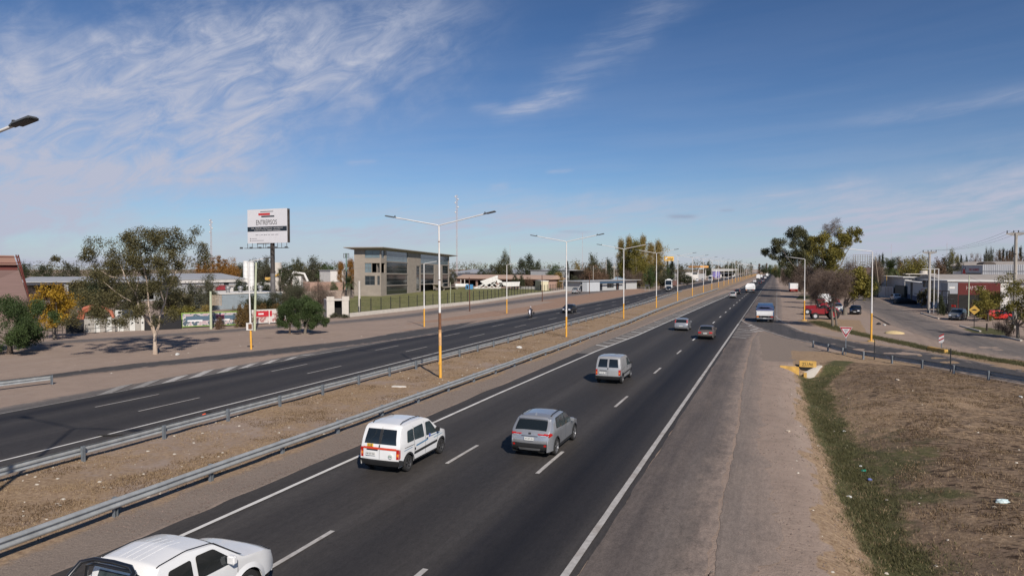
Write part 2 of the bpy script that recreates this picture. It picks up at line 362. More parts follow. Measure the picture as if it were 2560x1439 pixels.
ZR = 0.012
strip('northbound_road', ASPH_L, -4.55, -40, 2600, ZR, A_R, .035)
strip('southbound_road', LX_FAR, lambda y: LX_NEAR(y)+1.0, -60, 2600, ZR, A_L, .04)
crk = [(1878, 850), (1858, 935), (1850, 985), (1842, 1070), (1830, 1115), (1815, 1185), (1808, 1210), (1790, 1300), (1768, 1439)]
CR_ = pxline(crk)[::-1]; crx = lerpx([(-40, CR_[0][0])]+[(p[1], p[0]) for p in CR_]+[(90, -2.0)])
nzl = lambda y, a, sd: a*float(sum((np.interp(y*f_, np.arange(-80, 900), NZ[sd+k_]) for k_, f_ in enumerate((.7, 1.9, 4.3))))/1.6)
NZ = np.random.default_rng(77).uniform(-1, 1, (12, 980))
strip('road_shoulder', -4.56, lambda y: crx(y)+nzl(y, .10, 0), -30, 99, ZR+.004, A_SH, .02)
apr = lerpx([(-40, -1.1), (12, -1.0), (17.5, -1.0), (19.0, .2), (21, .15), (26, -.15), (32, -.5), (42, -.9), (60, -1.0), (75, -1.6), (90, -1.95)])
strip('shoulder_apron', lambda y: crx(y)+.11+nzl(y, .05, 8), lambda y: apr(y)+nzl(y, .22, 3), 17.3, 89, ZR-.004, A_AP, .03)
strip('old_shoulder', lambda y: crx(y)+.05, lambda y: -1.3+nzl(y, .35, 6), -30, 17.9, ZR-.006, A_AP, .04)
strip('merging_lane', lambda y: -4.56 if y > 99 else -4.3, lerpx([(96, -1.3), (99, .2), (112, .9), (150, 1.15), (300, 1.3), (420, .5), (800, -.5), (2600, -.8)]), 97, 2600, ZR+.006, A_SH, .05)
strip('merge_zone', lambda y: ASPH_L(y)-.1, lambda y: LINE_L(y)-.1, 60, 250, ZR+.004, A_MG, .05)
# exit ramp on the right
rn = pxline([(1852, 797), (1866, 809.5), (1897.6, 822), (1912, 828), (1965, 844.5), (1980, 848.5), (2035, 858.5), (2100, 878), (2200, 895), (2311, 915), (2428, 939), (2560, 962), (2900, 1030)])
rf = pxline([(1938, 788), (1944, 795), (1958.7, 806.4), (1980, 817), (2007, 829), (2100.6, 848), (2194, 862), (2311.5, 878.5), (2428.7, 900.8), (2560, 925), (2800, 968), (3100, 1015)])
RN, RF = smoothline(rn, 120, 7), smoothline(rf, 120, 7)
striplines('exit_ramp', RN, RF, ZR+.008, A_RP, 8, .03)
# far left: ramp, frontage road, gore
lr_n = smoothline(pxline([(-400, 990), (0, 960.6), (316, 923.7), (527, 902.6), (703, 885), (844, 869), (905, 861.5), (1000, 849), (1100, 834)]), 120, 7)
lr_f = smoothline(pxline([(-400, 975), (0, 952), (316, 909.7), (527, 888.6), (703, 869), (900, 848), (1000, 829), (1100, 815), (1200, 800)]), 120, 7)
striplines('entry_ramp', lr_n, lr_f, ZR+.004, A_RP, 5, .05)
strip('gore_area', lambda y: max(-40.2, LX_FAR(y)-2.0) if y < 95 else LX_FAR(y)-1.3, lambda y: LX_FAR(y)+.05, 5, 330, ZR-.005, A_GO, .05)
frp = [(-300, 872, 884), (100, 856, 863.5), (251, 845, 853.5), (440, 832.6, 841), (620, 818.7, 827), (860, 800.6, 808.5), (1000, 787, 797.5), (1100, 772, 784.5), (1200, 761, 771.5), (1356, 740, 751), (1475, 726, 734.5), (1600, 713, 719.5), (1700, 706.5, 711.5), (1790, 697, 700)]
striplines('frontage_road', smoothline(pxline([(a, c) for a, b, c in frp]), 160, 5), smoothline(pxline([(a, b) for a, b, c in frp]), 160, 5), ZR, A_FR, 5, .12)
# side street on the right
st_n = smoothline(pxline([(3300, 1010), (2560, 903), (2428, 880), (2325, 844.5), (2258, 822), (2225, 812), (2183.7, 789), (2157.7, 775), (2128, 757), (2120, 742), (2128, 728), (2110, 712)]), 160, 5)
st_f = smoothline(pxline([(3300, 950), (2560, 858), (2506, 846), (2440, 836), (2385, 815), (2345, 801), (2300, 785), (2262, 768), (2224, 754), (2190, 742), (2172, 732), (2135, 712)]), 160, 5)
striplines('side_street', st_n, st_f, ZR, A_ST, 6, .1)

# ---- terrain: one sheet, finer near the camera
def axis(dense, step, lo, hi, g):
    a = list(np.arange(dense[0], dense[1]+1e-6, step)); s = step
    up = [a[-1]]; 
    while up[-1] < hi: s *= g; up.append(up[-1]+s)
    s = step; dn = [a[0]]
    while dn[-1] > lo: s *= g; dn.append(dn[-1]-s)
    return np.array(dn[:0:-1]+a+up[1:])
TX = np.unique(np.r_[axis((-3, 20), .28, -3.1, 20.1, 1.3), axis((-75, 40), .8, -5000, 5000, 1.18)])
TY = np.unique(np.r_[axis((2, 62), .3, 1, 63, 1.3), axis((-20, 200), 1.0, -400, 9000, 1.12)])
gx, gy = np.meshgrid(TX, TY, indexing='ij')
P2 = np.stack([gx.ravel(), gy.ravel()], 1)
def dist(P, L):
    L = np.asarray(L); best = np.full(len(P), 1e9)
    for a, b in zip(L[:-1], L[1:]):
        ab = b-a; t = np.clip(((P-a)@ab)/max(1e-9, ab@ab), 0, 1); q = a+t[:, None]*ab
        best = np.minimum(best, np.hypot(*(P-q).T))
    return best
def inside(P, poly):
    poly = np.asarray(poly); c = np.zeros(len(P), bool); j = len(poly)-1
    for i in range(len(poly)):
        (x1, y1), (x2, y2) = poly[i], poly[j]
        if y1 != y2:
            k = ((y1 > P[:, 1]) != (y2 > P[:, 1])) & (P[:, 0] < (x2-x1)*(P[:, 1]-y1)/(y2-y1)+x1); c ^= k
        j = i
    return c
DITCH = np.array([(3.9, -10), (3.75, 12), (3.35, 18), (3.05, 24), (2.85, 30), (2.6, 38), (2.45, 46), (2.4, 59.5)])
def ss(x, a, b): t = np.clip((x-a)/(b-a), 0, 1); return t*t*(3-2*t)
def vnoise(P, s, seed):
    r = np.random.default_rng(seed); G = r.random((256, 256)); x = P[:, 0]/s+500; y = P[:, 1]/s+500
    xi, yi = np.floor(x).astype(int), np.floor(y).astype(int); fx, fy = x-xi, y-yi; fx = fx*fx*(3-2*fx); fy = fy*fy*(3-2*fy)
    g = lambda a, b: G[a % 256, b % 256]
    return (g(xi, yi)*(1-fx)+g(xi+1, yi)*fx)*(1-fy)+(g(xi, yi+1)*(1-fx)+g(xi+1, yi+1)*fx)*fy
def fbm(P, s, seed, o=4): return sum(vnoise(P, s/2**k, seed+k)*.5**k for k in range(o))/sum(.5**k for k in range(o))
def ground_z(P):
    P = np.atleast_2d(P)[:, :2].astype(float)
    dd = dist(P, DITCH); z = np.zeros(len(P))
    open_ = ss(P[:, 1], 59.6, 58.6)
    right = P[:, 0] > np.interp(P[:, 1], DITCH[:, 1], DITCH[:, 0])
    w = np.where(right, 2.6, 1.35)
    z -= .85*np.exp(-(dd/w)**2)*open_
    rough = ss(P[:, 0], 1.0, 2.2)*ss(dist(P, RN), .6, 2.5)*ss(P[:, 1], 95, 60)*ss(-P[:, 0], -60, -20)
    z += rough*((fbm(P, 2.2, 3)-.5)*.22+(fbm(P, .7, 9, 3)-.5)*.10)
    med = ((P[:, 0] < -17.4) & (P[:, 0] > -27)).astype(float)*ss(P[:, 1], 160, 100)
    z += med*((fbm(P, 1.8, 5)-.5)*.14-.03*0)
    return z-.004
Z = ground_z(P2)
# keep the sheet below every paved surface
nx, ny = gx.shape
V = np.c_[P2, Z]
ii, jj = np.meshgrid(np.arange(nx-1), np.arange(ny-1), indexing='ij'); k = (ii*ny+jj).ravel()
me = npmesh('ground', V, np.c_[k, k+ny, k+ny+1, k+1])
grass_l = smoothline(pxline([(2040, 803), (2070, 815), (2140, 834), (2200, 846), (2300, 867), (2400, 886), (2520, 905), (2700, 935)]), 60, 5)
grn = np.zeros(len(P2)); dry = np.zeros(len(P2)); grv = np.zeros(len(P2)); red = np.zeros(len(P2)); cld = np.zeros(len(P2))
x, y = P2.T
x0_ = x.copy(); near_ = (x > -3) & (x < 8) & (y < 65); x = np.where(near_, x+(fbm(P2, 2.6, 131)-.5)*1.5+(fbm(P2, .7, 137, 3)-.5)*.7, x)
nz1 = fbm(P2, 5, 21); nz2 = fbm(P2, 1.6, 31)
dd = dist(P2, DITCH)
field = (x > 1.4) & (y < 70) & (x < 40)
dn_ = np.where(x > np.interp(y, DITCH[:, 1], DITCH[:, 0]), 1.25, .75)
grn = np.maximum(grn, 1.1*np.exp(-(dd/dn_)**2)*ss(y, 60, 58)*(.25+1.3*nz2))
grn = np.maximum(grn, .85*np.exp(-(np.hypot((x-4.6)/2.2, (y-34)/5))**2)*(nz2+.25))
grn = np.maximum(grn, 1.0*np.exp(-(dist(P2, pxline([(2040, 935), (2085, 915), (2110, 903)]))/.9)**2))
grn = np.maximum(grn, .9*np.exp(-(dist(P2, grass_l)/.8)**2))
lawn = inside(P2, pxline([(873, 791.4), (1200, 757), (1322, 738), (1372, 733), (1378, 722), (1180, 718), (1100, 722), (860, 726), (850, 770)]))
lw_ = lawn.astype(float)
grn = np.maximum(grn, .8*inside(P2, pxline([(1990, 748), (1998, 738), (2060, 738), (2060, 748)])))
grn = np.maximum(grn, .9*inside(P2, pxline([(2412, 823), (2430, 814), (2520, 826), (2520, 838), (2445, 832)])))
grn = np.maximum(grn, .7*inside(P2, pxline([(560, 770), (620, 757), (700, 752), (700, 778), (560, 778)])))
grn = np.maximum(grn, .55*inside(P2, pxline([(0, 830), (160, 826), (160, 818), (0, 818)])))
# dry straw
dry = np.maximum(dry, ss(x, 0.7, 1.5)*field*1.0)
dry = np.maximum(dry, ((x < -18.6) & (x > -26.6) & (y < 200)).astype(float)*(.15+1.0*nz1))
dry = np.maximum(dry, ((x < -19.5) & (x > -31) & (y >= 200)).astype(float)*(.5+.5*nz1))
dry = np.maximum(dry, .7*np.exp(-(dist(P2, RF)/1.3)**2)*(x > 3))
dry = np.maximum(dry, .7*inside(P2, pxline([(1990, 800), (2040, 795), (2150, 800), (2170, 835), (2090, 830)])))
grv = np.maximum(grv, ((x < -16.8) & (x > -19.4)).astype(float))
grv = np.maximum(grv, ((x < -26.6) & (x > -28.4)).astype(float)*.9)
grv = np.maximum(grv, ss(x, -2.5, -.8)*ss(x, 2.0, .8)*.35)
grv = np.maximum(grv, .8*inside(P2, pxline([(1880, 850), (1900, 828), (2035, 862), (2060, 880), (1990, 905), (1900, 900)])))
red = np.maximum(red, inside(P2, pxline([(1340, 762), (1520, 730), (1600, 722), (1640, 729), (1440, 762), (1250, 790), (1000, 812)])).astype(float)*.8)
red = np.maximum(red, inside(P2, pxline([(1350, 752), (1440, 735), (1560, 722), (1600, 723), (1500, 738), (1400, 755)])).astype(float))
red = np.maximum(red, inside(P2, pxline([(1000, 825), (1260, 790), (1300, 790), (1100, 815), (1020, 830)])).astype(float)*.5)
cld = np.where((x > 4.2) & (y > 22) & (y < 62), ss(nz1, .15, .4)*ss(dist(P2, RN), .4, 1.5), 0)*ss(dd, 1.5, 4)
brn = np.where((x > 3.6) & (y < 62) & (x < 40), .50+.7*(nz1-.45), 0); grn = np.maximum(grn, np.where((x > 3.5) & (y < 40), ss(fbm(P2, 3.5, 191), .45, .75)*.62*ss(-y, -44, -30), 0)); dry = np.maximum(dry, np.exp(-((x-1.9)/.5)**2)*ss(y, 60, 40)*1.1*(y > 5))
a = me.color_attributes.new('za', 'FLOAT_COLOR', 'POINT'); a.data.foreach_set('color', np.c_[np.clip(grn, 0, 1), np.clip(dry, 0, 1), np.clip(grv, 0, 1), lw_].astype(np.float32).ravel())
a = me.color_attributes.new('zb', 'FLOAT_COLOR', 'POINT'); a.data.foreach_set('color', np.c_[np.clip(red, 0, 1), np.clip(cld, 0, 1), np.clip(brn, 0, 1), np.ones(len(x))].astype(np.float32).ravel())
me.polygons.foreach_set('use_smooth', [True]*len(me.polygons))
def terrain_mat():
    m = bpy.data.materials.new('terrain'); m.use_nodes = True; n, l = m.node_tree.nodes, m.node_tree.links
    b = n['Principled BSDF']; b.inputs['Roughness'].default_value = .95; b.inputs['Specular IOR Level'].default_value = .15
    t = n.new('ShaderNodeTexCoord')
    def noise(s, d, rg=.65, vs=(1, 1, 1)):
        mp = n.new('ShaderNodeMapping'); mp.inputs['Scale'].default_value = vs; l.new(t.outputs['Object'], mp.inputs[0])
        q = n.new('ShaderNodeTexNoise'); q.inputs['Scale'].default_value = s; q.inputs['Detail'].default_value = d; q.inputs['Roughness'].default_value = rg; l.new(mp.outputs[0], q.inputs[0]); return q.outputs[0]
    def mr(v, a_, b_, c=0, d=1):
        q = n.new('ShaderNodeMapRange'); l.new(v, q.inputs[0]); q.inputs[1].default_value = a_; q.inputs[2].default_value = b_; q.inputs[3].default_value = c; q.inputs[4].default_value = d; return q.outputs[0]
    def mix(f, a_, b_):
        q = n.new('ShaderNodeMix'); q.data_type = 'RGBA'; l.new(f, q.inputs[0]) if not isinstance(f, float) else setattr(q.inputs[0], 'default_value', f)
        for i, v in ((6, a_), (7, b_)):
            if isinstance(v, tuple): q.inputs[i].default_value = (*v, 1)
            else: l.new(v, q.inputs[i])
        return q.outputs[2]
    mm = lambda op, a_, b_=None: M(op, a_, b_, nodes=n, links=l, clamp=(op == 'ADDC'))
    za = n.new('ShaderNodeAttribute'); za.attribute_name = 'za'; sa = n.new('ShaderNodeSeparateColor'); l.new(za.outputs[0], sa.inputs[0])
    zb = n.new('ShaderNodeAttribute'); zb.attribute_name = 'zb'; sb = n.new('ShaderNodeSeparateColor'); l.new(zb.outputs[0], sb.inputs[0])
    n1, n2, n3, n4 = noise(.22, 8), noise(1.3, 8, .7), noise(6, 6, .7), noise(30, 4, .7)
    trk = noise(1.1, 5, .6, (1.0, .06, 1))
    base = mix(mr(n1, .3, .7), (.285, .218, .178), (.345, .265, .215))
    base = mix(mr(n2, .45, .75, 0, .55), base, (.245, .18, .142))
    base = mix(mr(trk, .5, .75, 0, .45), base, (.36, .295, .25))
    base = mix(mr(n4, .5, .75, 0, .5), base, (.17, .13, .105))
    gravel = mix(mr(n4, .3, .7), (.13, .105, .088), (.31, .25, .21))
    gravel = mix(mr(n2, .4, .7, 0, .5), gravel, (.23, .185, .15))
    dryc = mix(mr(n3, .32, .68), (.17, .108, .066), (.40, .29, .19))
    dryc = mix(mr(n2, .5, .72, 0, .6), dryc, (.31, .225, .17))
    dryc = mix(mr(n4, .52, .7, 0, .5), dryc, (.34, .25, .145))
    greenc = mix(mr(n3, .3, .7), (.046, .049, .021), (.110, .106, .047))
    greenc = mix(mr(n2, .5, .75, 0, .6), greenc, (.18, .145, .075))
    redc = mix(mr(n2, .3, .7), (.25, .155, .108), (.34, .235, .175))
    brc = mix(mr(n3, .3, .7), (.115, .078, .052), (.245, .175, .120))
    brc = mix(mr(n2, .55, .75, 0, .6), brc, (.25, .175, .135))
    def edge(ch, k=.85): return mr(mm('ADD', ch, mm('MULTIPLY', mm('SUBTRACT', n2, .5), k)), .35, .62)
    col = mix(edge(sb.outputs[0]), base, redc)
    col = mix(edge(sa.outputs[2]), col, gravel)
    col = mix(edge(sa.outputs[1], 1.1), col, dryc)
    col = mix(edge(sb.outputs[2], 1.2), col, brc)
    cl = mm('MULTIPLY', mr(noise(2.3, 5, .6, (1, 2.2, 1)), .50, .60), edge(sb.outputs[1]))
    col = mix(cl, col, (.055, .036, .024))
    col = mix(edge(sa.outputs[0], 1.15), col, greenc)
    lawnc = mix(mr(n2, .35, .65), (.13, .125, .05), (.26, .235, .12)); lawnc = mix(mr(n1, .4, .62, 0, .7), lawnc, (.095, .115, .035)); col = mix(mr(za.outputs['Alpha'], .3, .7), col, lawnc)
    l.new(col, b.inputs['Base Color'])
    bp = n.new('ShaderNodeBump'); bp.inputs['Strength'].default_value = .8; bp.inputs['Distance'].default_value = .06
    hsum = mm('ADD', n3, mm('MULTIPLY', n4, .35)); l.new(hsum, bp.inputs['Height']); l.new(bp.outputs[0], b.inputs['Normal'])
    return m
tag(link('ground', me, terrain_mat()), kind='structure')

# ---- painted lines
WHITE = mat('road_paint', (.62, .60, .57), .7, 0, .1, 2.0, dirt=.35)
WORN = mat('road_paint_worn', (.40, .38, .36), .8, 0, .22, 6.0, dirt=.5)
WORN2 = mat('road_paint_faded', (.26, .245, .23), .8, 0, .25, 5.0)
ZM = ZR+.02
def line(name, fx, w, y0, y1, m=WHITE, z=ZM): return strip(name, lambda y: fx(y)-w/2, lambda y: fx(y)+w/2, y0, y1, z, m, .004)
line('left_edge_line', LINE_L, .17, -30, 900)
line('right_edge_line', lambda y: -4.87, .20, -30, 100, WORN)
line('right_edge_line', lambda y: -4.87, .16, 100, 420, WORN2)
line('median_edge_line', lambda y: LX_NEAR(y), .15, -40, 245)
line('far_edge_line', lambda y: LX_FAR(y), .13, -40, 230, WORN2)
line('ramp_lane_line', lambda y: .15, .10, 106, 240, WORN2)
def dashes(name, X, d0list, ln, w, m):
    for a in d0list:
        strip(name, X-w/2, X+w/2, a, a+ln, ZM, m, .004)
def yof(px, py): return float(gp(px, py)[1])
dashes('lane_dash', -12.06, [yof(655, 1435), yof(1120, 1160)], 3.0, .16, WORN)
strip('lane_dash', -12.14, -11.98, yof(655, 1435)+0, yof(740, 1385)+.1, ZM+.001, WORN)
d0 = yof(1345, 1185); d1 = yof(1540, 1018); per = 12.0
dd_ = [yof(1000, 1480), yof(1345, 1185), yof(1540, 1018), yof(1636, 934)]
for a, b in (((1020, 1465), (1068, 1424)), ((1345, 1185), (1412, 1130)), ((1540, 1018), (1573, 991)), ((1636, 934), (1656, 920)), ((1695, 885), (1707, 876))):
    strip('lane_dash', -8.38, -8.22, yof(*a), yof(*b), ZM, WORN, .004)
Y0 = yof(1695, 885); per = yof(1695, 885)-yof(1636, 934)
for i in range(1, 26): strip('lane_dash', -8.38, -8.22, Y0+per*i, Y0+per*i+3.2, ZM, WHITE if i < 14 else WORN, .004)
yA, yB = yof(235, 1018), yof(350, 996)
yC, yD = yof(340, 1028), yof(462, 1003)
perl = yof(618, 940)-yof(235, 1018)
perl = 14.2
for i in range(-3, 22):
    strip('southbound_dash', -35.27, -35.14, yA+perl*i, yA+perl*i+4.2, ZM, WORN, .004)
    strip('southbound_dash', -32.07, -31.94, yC+perl*i, yC+perl*i+4.2, ZM, WORN, .004)
# hatch bars beside the merging line
for i in range(38):
    yy = 66+i*2.55+i*i*.008; xl = float(LINE_L(yy)); w = min(1.5, 1.1+.02*i)
    MB().add([(xl-w-.35, yy+.9, ZM+.004), (xl-.1, yy, ZM+.004), (xl-.1, yy+.42, ZM+.004), (xl-w-.35, yy+1.3, ZM+.004)], [(0, 1, 2, 3)]).build('hatch_bar', WORN if i % 3 else WHITE, recalc=False)['kind'] = 'structure'
# gore triangle at the exit ramp
edge_pts = pxline([(1852, 800), (1866, 808.5), (1897.6, 820.5), (1912, 826.5), (1965, 843.3), (1980, 847), (2030, 857)])
def ribbon(name, P, w, m, z=ZM):
    P = resample(P, step=.8); d = np.gradient(P, axis=0); d /= np.hypot(*d.T)[:, None]; nrm = np.c_[-d[:, 1], d[:, 0]]
    return striplines(name, P-nrm*w/2, P+nrm*w/2, z, m, 2)
ribbon('ramp_near_line', edge_pts, .14, WORN, ZM+.003)
ribbon('ramp_far_line', RF[:60]-0, .12, WORN, ZM+.002)
for i, (a, b, c) in enumerate([((1848, 808.5), (1868, 810), None), ((1846, 813.5), (1870, 815.5), (1880, 813)), ((1844, 818), (1872, 821), (1888, 817)), ((1842, 822), (1874, 826), (1895, 821)),
        ((1839.5, 826), (1876, 829.5), (1904, 824.5)), ((1837, 829.5), (1885, 830), (1910, 826.5)), ((1835, 832.5), (1877, 833.5), None), ((1833, 836), (1876, 838), None), ((1831, 839.5), (1875, 842), None), ((1829.5, 842.5), (1866, 845.5), None)]):
    pts = [gp(*q)[:2] for q in (a, b, c) if q]
    ribbon('gore_stripe', np.array(pts), .22, WHITE if i % 2 else WORN, ZM+.006)
for a, b in (((316, 962.4), (256.7, 987)), ((388.5, 950.8), (337.5, 972)), ((457, 939.5), (416.7, 957)), ((524, 925.5), (485, 943.8)), ((584, 916.7), (555, 930.7)), ((637, 907.9), (602, 922.7)), ((690, 898.8), (659, 912)), ((738, 892.1), (712, 902.6)), ((783, 886), (752, 889)), ((830, 879), (798, 884)), ((868, 874), (842, 878))):
    p, q = gp(*a)[:2], gp(*b)[:2]; d = np.array([.0, .55])
    MB().add([(*(p-d), ZM), (*(q-d), ZM), (*(q+d), ZM), (*(p+d), ZM)], [(0, 1, 2, 3)]).build('gore_chevron', WORN2 if a[0] < 450 else WORN)['kind'] = 'structure'
ribbon('pavement_crack', pxline([(2181, 789), (2192, 794), (2200, 798), (2210, 804), (2217, 808), (2225, 812)]), .28, mat('crack_dark', (.03, .024, .02), .95), ZR+.03)
ribbon('ramp_arrow', pxline([(2082, 861.5), (2112, 862), (2138, 869)]), .16, WORN2, ZM+.004)
# ---------------------------------------------------------------- vehicles
GLASS = mat('car_glass', (.012, .016, .018), .06, 0, .0, 1, spec=.8)
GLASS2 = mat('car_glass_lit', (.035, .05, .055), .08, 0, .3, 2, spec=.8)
TYRE = mat('tyre_rubber', (.018, .017, .017), .85, 0, .2, 8)
RIM = mat('alloy_rim', (.35, .35, .36), .35, .8, .1, 4)
RIMD = mat('grey_rim', (.12, .12, .125), .4, .6, .1, 4)
BLK = mat('black_plastic', (.022, .022, .023), .6, 0, .15, 4)
UND = mat('underbody', (.006, .006, .006), .95)
LRED = mat('tail_lens', (.42, .015, .012), .18, 0, .1, 3, coat=.5)
LORG = mat('amber_lens', (.75, .22, .03), .2, 0, .1, 3, coat=.5)
LCLR = mat('clear_lens', (.75, .76, .78), .12, .2, .1, 3, coat=.5)
PLATE = mat('plate_white', (.62, .62, .60), .5)
INK = mat('ink_black', (.02, .02, .022), .6)
WHT = paint('white_paint', (.74, .74, .74)); SIL = paint('silver_paint', (.40, .41, .43), .3, .55); SIL2 = paint('silver_paint_dusty', (.42, .42, .42), .38, .35)
BLKP = paint('black_paint', (.012, .013, .016)); BRN = paint('brown_paint', (.16, .13, .115), .35, .3); REDP = paint('red_paint', (.45, .02, .015)); GRYP = paint('grey_paint', (.16, .17, .175), .35, .3)
BLUP = paint('blue_paint', (.03, .075, .17), .4); STEEL = mat('dull_steel', (.32, .32, .32), .5, .6, .15, 3)

class Shell:
    def __init__(s, L, W, up, zb, axles, r, belt, tumble=.14, endk=.10, roofz=None, n=110, arch=.06, sig=3, nosek=None):
        s.L, s.W, s.zb, s.belt, s.tum = L, W, zb, belt, tumble; s.axles, s.r, s.arch = axles, r, arch
        s.endk = endk; s.nosek = nosek or endk; s.up = np.array(up, float); s.roof = roofz or s.up[:, 1].max(); s.n = n
        m = 24; T = np.linspace(0, len(up)-1, (len(up)-1)*m+1)
        Y = np.interp(T, range(len(up)), s.up[:, 0]); Zz = np.interp(T, range(len(up)), s.up[:, 1])
        ds = np.r_[0, np.cumsum(np.hypot(np.diff(Y), np.diff(Zz)))]
        q = np.linspace(0, ds[-1], 500); Yq, Zq, Tq = np.interp(q, ds, Y), np.interp(q, ds, Zz), np.interp(q, ds, T)
        k = int(.09*sig/3/(ds[-1]/500))*2+1; ker = np.hanning(k+2)[1:-1]; ker /= ker.sum()
        def sm(a):
            e = np.r_[2*a[0]-a[k//2:0:-1], a, 2*a[-1]-a[-2:-k//2-1:-1]]; return np.convolve(e, ker, 'valid')[:len(a)]
        s.Yq, s.Zq, s.Tq = sm(Yq), sm(Zq), Tq
    def tz(s, z):
        k = int(np.argmax(s.Zq)); return float(np.interp(z, np.maximum.accumulate(s.Zq[:k]), s.Tq[:k]))
    def rp(s, name, z0, z1, *a, **k): return s.patch(name, s.tz(z0), s.tz(z1), *a, **k)
    def U(s, t): return np.interp(t, s.Tq, s.Yq), np.interp(t, s.Tq, s.Zq)
    def hw(s, y, z):
        c = s.L/2; e = np.clip((np.abs(y-c)-(c-.75))/.75, 0, 1); k = np.where(y > c, s.nosek, s.endk)
        w = s.W*(1-k*e**2.5)
        low = np.clip((s.belt*.62-z)/(s.belt*.62), 0, 1); up = np.clip((z-s.belt)/max(.1, s.roof-s.belt), 0, 1.3)
        return w*(1-.055*low**2-s.tum*up**1.15)
    def nrm(s, t):
        y0, z0 = s.U(t-.02); y1, z1 = s.U(t+.02); d = np.array([y1-y0, z1-z0]); d = d/(np.hypot(*d)+1e-9); return -d[1], d[0]
    def top(s, t, u, off=0.0, cr=.05):
        y, z = s.U(t); ny, nz = s.nrm(t); w = float(s.hw(y, z)); b = off-cr*abs(u)**3.2
        return (u*(w+.0), y+ny*b-s.L/2, z+nz*b)
    def bot(s, y):
        z = s.zb
        for a in s.axles:
            R_ = s.r+s.arch; 
            if abs(y-a) < R_: z = max(z, s.r+math.sqrt(R_*R_-(y-a)**2)*.98)
        return z
    def body(s, name, m, parent, cr=.05):
        ts = np.interp(np.linspace(0, len(s.Tq)-1, s.n), range(len(s.Tq)), s.Tq)
        us = [-1, -.97, -.88, -.7, -.4, 0, .4, .7, .88, .97, 1]; rows = 9; V = []; Fq = []
        for t in ts:
            y, z = s.U(t); col = []
            yb = min(max(y, .04), s.L-.04); zl = min(s.bot(yb), z-.005)
            topc = [s.top(t, u, 0, cr) for u in us]
            ze = topc[-1][2]; ye = topc[-1][1]
            for r_ in range(rows, 0, -1):
                f = (r_/rows)**.9; zz = ze+(min(zl, ze)-ze)*f; yy = ye+(yb-s.L/2-ye)*min(1, f*3)
                col.append((-float(s.hw(yb, zz)), yy, zz))
            col += topc
            for r_ in range(1, rows+1):
                f = (r_/rows)**.9; zz = ze+(min(zl, ze)-ze)*f; yy = ye+(yb-s.L/2-ye)*min(1, f*3)
                col.append((float(s.hw(yb, zz)), yy, zz))
            V += col
        k = 2*rows+len(us)
        for i in range(s.n-1):
            for j in range(k-1): Fq.append((i*k+j, i*k+j+1, (i+1)*k+j+1, (i+1)*k+j))
        me = npmesh(name, V, Fq); me.flip_normals(); setsmooth(me, 50); return link(name, me, m, parent)
    def patch(s, name, t0, t1, u0, u1, m, parent, off=.008, u2=None, u3=None, nt=8, nu=8, cr=.05):
        u2 = u0 if u2 is None else u2; u3 = u1 if u3 is None else u3; V = []; Fq = []
        for i in range(nt+1):
            f = i/nt; a = u0+(u2-u0)*f; b = u1+(u3-u1)*f
            for j in range(nu+1): V.append(s.top(t0+(t1-t0)*f, a+(b-a)*j/nu, off, cr))
        for i in range(nt):
            for j in range(nu): Fq.append((i*(nu+1)+j, i*(nu+1)+j+1, (i+1)*(nu+1)+j+1, (i+1)*(nu+1)+j))
        me = npmesh(name, V, Fq); me.flip_normals(); setsmooth(me, 60); return link(name, me, m, parent)
    def side(s, name, pts, sgn, m, parent, off=.008):
        P = []                                                  # densify and round
        n = len(pts)
        for i in range(n):
            a, b, c = np.array(pts[i-1]), np.array(pts[i]), np.array(pts[(i+1) % n])
            ra = min(.05, np.hypot(*(a-b))*.3)/max(1e-6, np.hypot(*(a-b))); rc = min(.05, np.hypot(*(c-b))*.3)/max(1e-6, np.hypot(*(c-b)))
            P += [b+(a-b)*ra, b+(a-b)*ra*.3+(c-b)*rc*.3, b+(c-b)*rc]
            for f in (.33, .66): P.append(b+(c-b)*f)
        cy, cz = np.mean([p[0] for p in P]), np.mean([p[1] for p in P])
        V = [(sgn*(float(s.hw(p[0], p[1]))+off), p[0]-s.L/2, p[1]) for p in P]+[(sgn*(float(s.hw(cy, cz))+off), cy-s.L/2, cz)]
        k = len(P); mb = MB(); mb.add(V, [(i, (i+1) % k, k) for i in range(k)]); o = mb.build(name, m, parent, recalc=False)
        if (o.data.polygons[0].normal.x > 0) != (sgn > 0): o.data.flip_normals()
        return o
def wheel(parent, x, y, r, w, sgn, rim=RIM, spokes=5, part='wheel'):
    mb = MB(); mb.lathe([(-w/2+.05, r*.66), (-w/2, r*.70), (-w/2, r*.93), (-w/2+.03, r), (w/2-.03, r), (w/2, r*.93), (w/2, r*.70), (w/2-.05, r*.66)], 'x', (0, 0, 0), 28, caps=False)
    o = mb.build(part, TYRE, parent, smooth=40); o.location = (x, y, r)
    b = MB(); e = sgn*(w/2-.008); b.lathe([(e-sgn*.06, r*.69), (e, r*.69), (e, r*.62), (e-sgn*.05, r*.58)], 'x', (0, 0, 0), 24, caps=False); MB().lathe([(e-sgn*.06, r*.67), (e-sgn*.055, .01)], 'x', (0, 0, 0), 20).build('brake_disc', UND, o)
    for k in range(spokes):
        a = 2*math.pi*k/spokes+.3; c, s_ = math.cos(a), math.sin(a); h = .035
        pr = [(e-sgn*.03, c*.04-s_*h, s_*.04+c*h), (e-sgn*.03, c*.04+s_*h, s_*.04-c*h), (e-sgn*.005, c*r*.6+s_*h*.8, s_*r*.6-c*h*.8), (e-sgn*.005, c*r*.6-s_*h*.8, s_*r*.6+c*h*.8)]
        b.prism(pr, (sgn*.02, 0, 0))
    b.build('rim', rim, o, smooth=30)
    return o
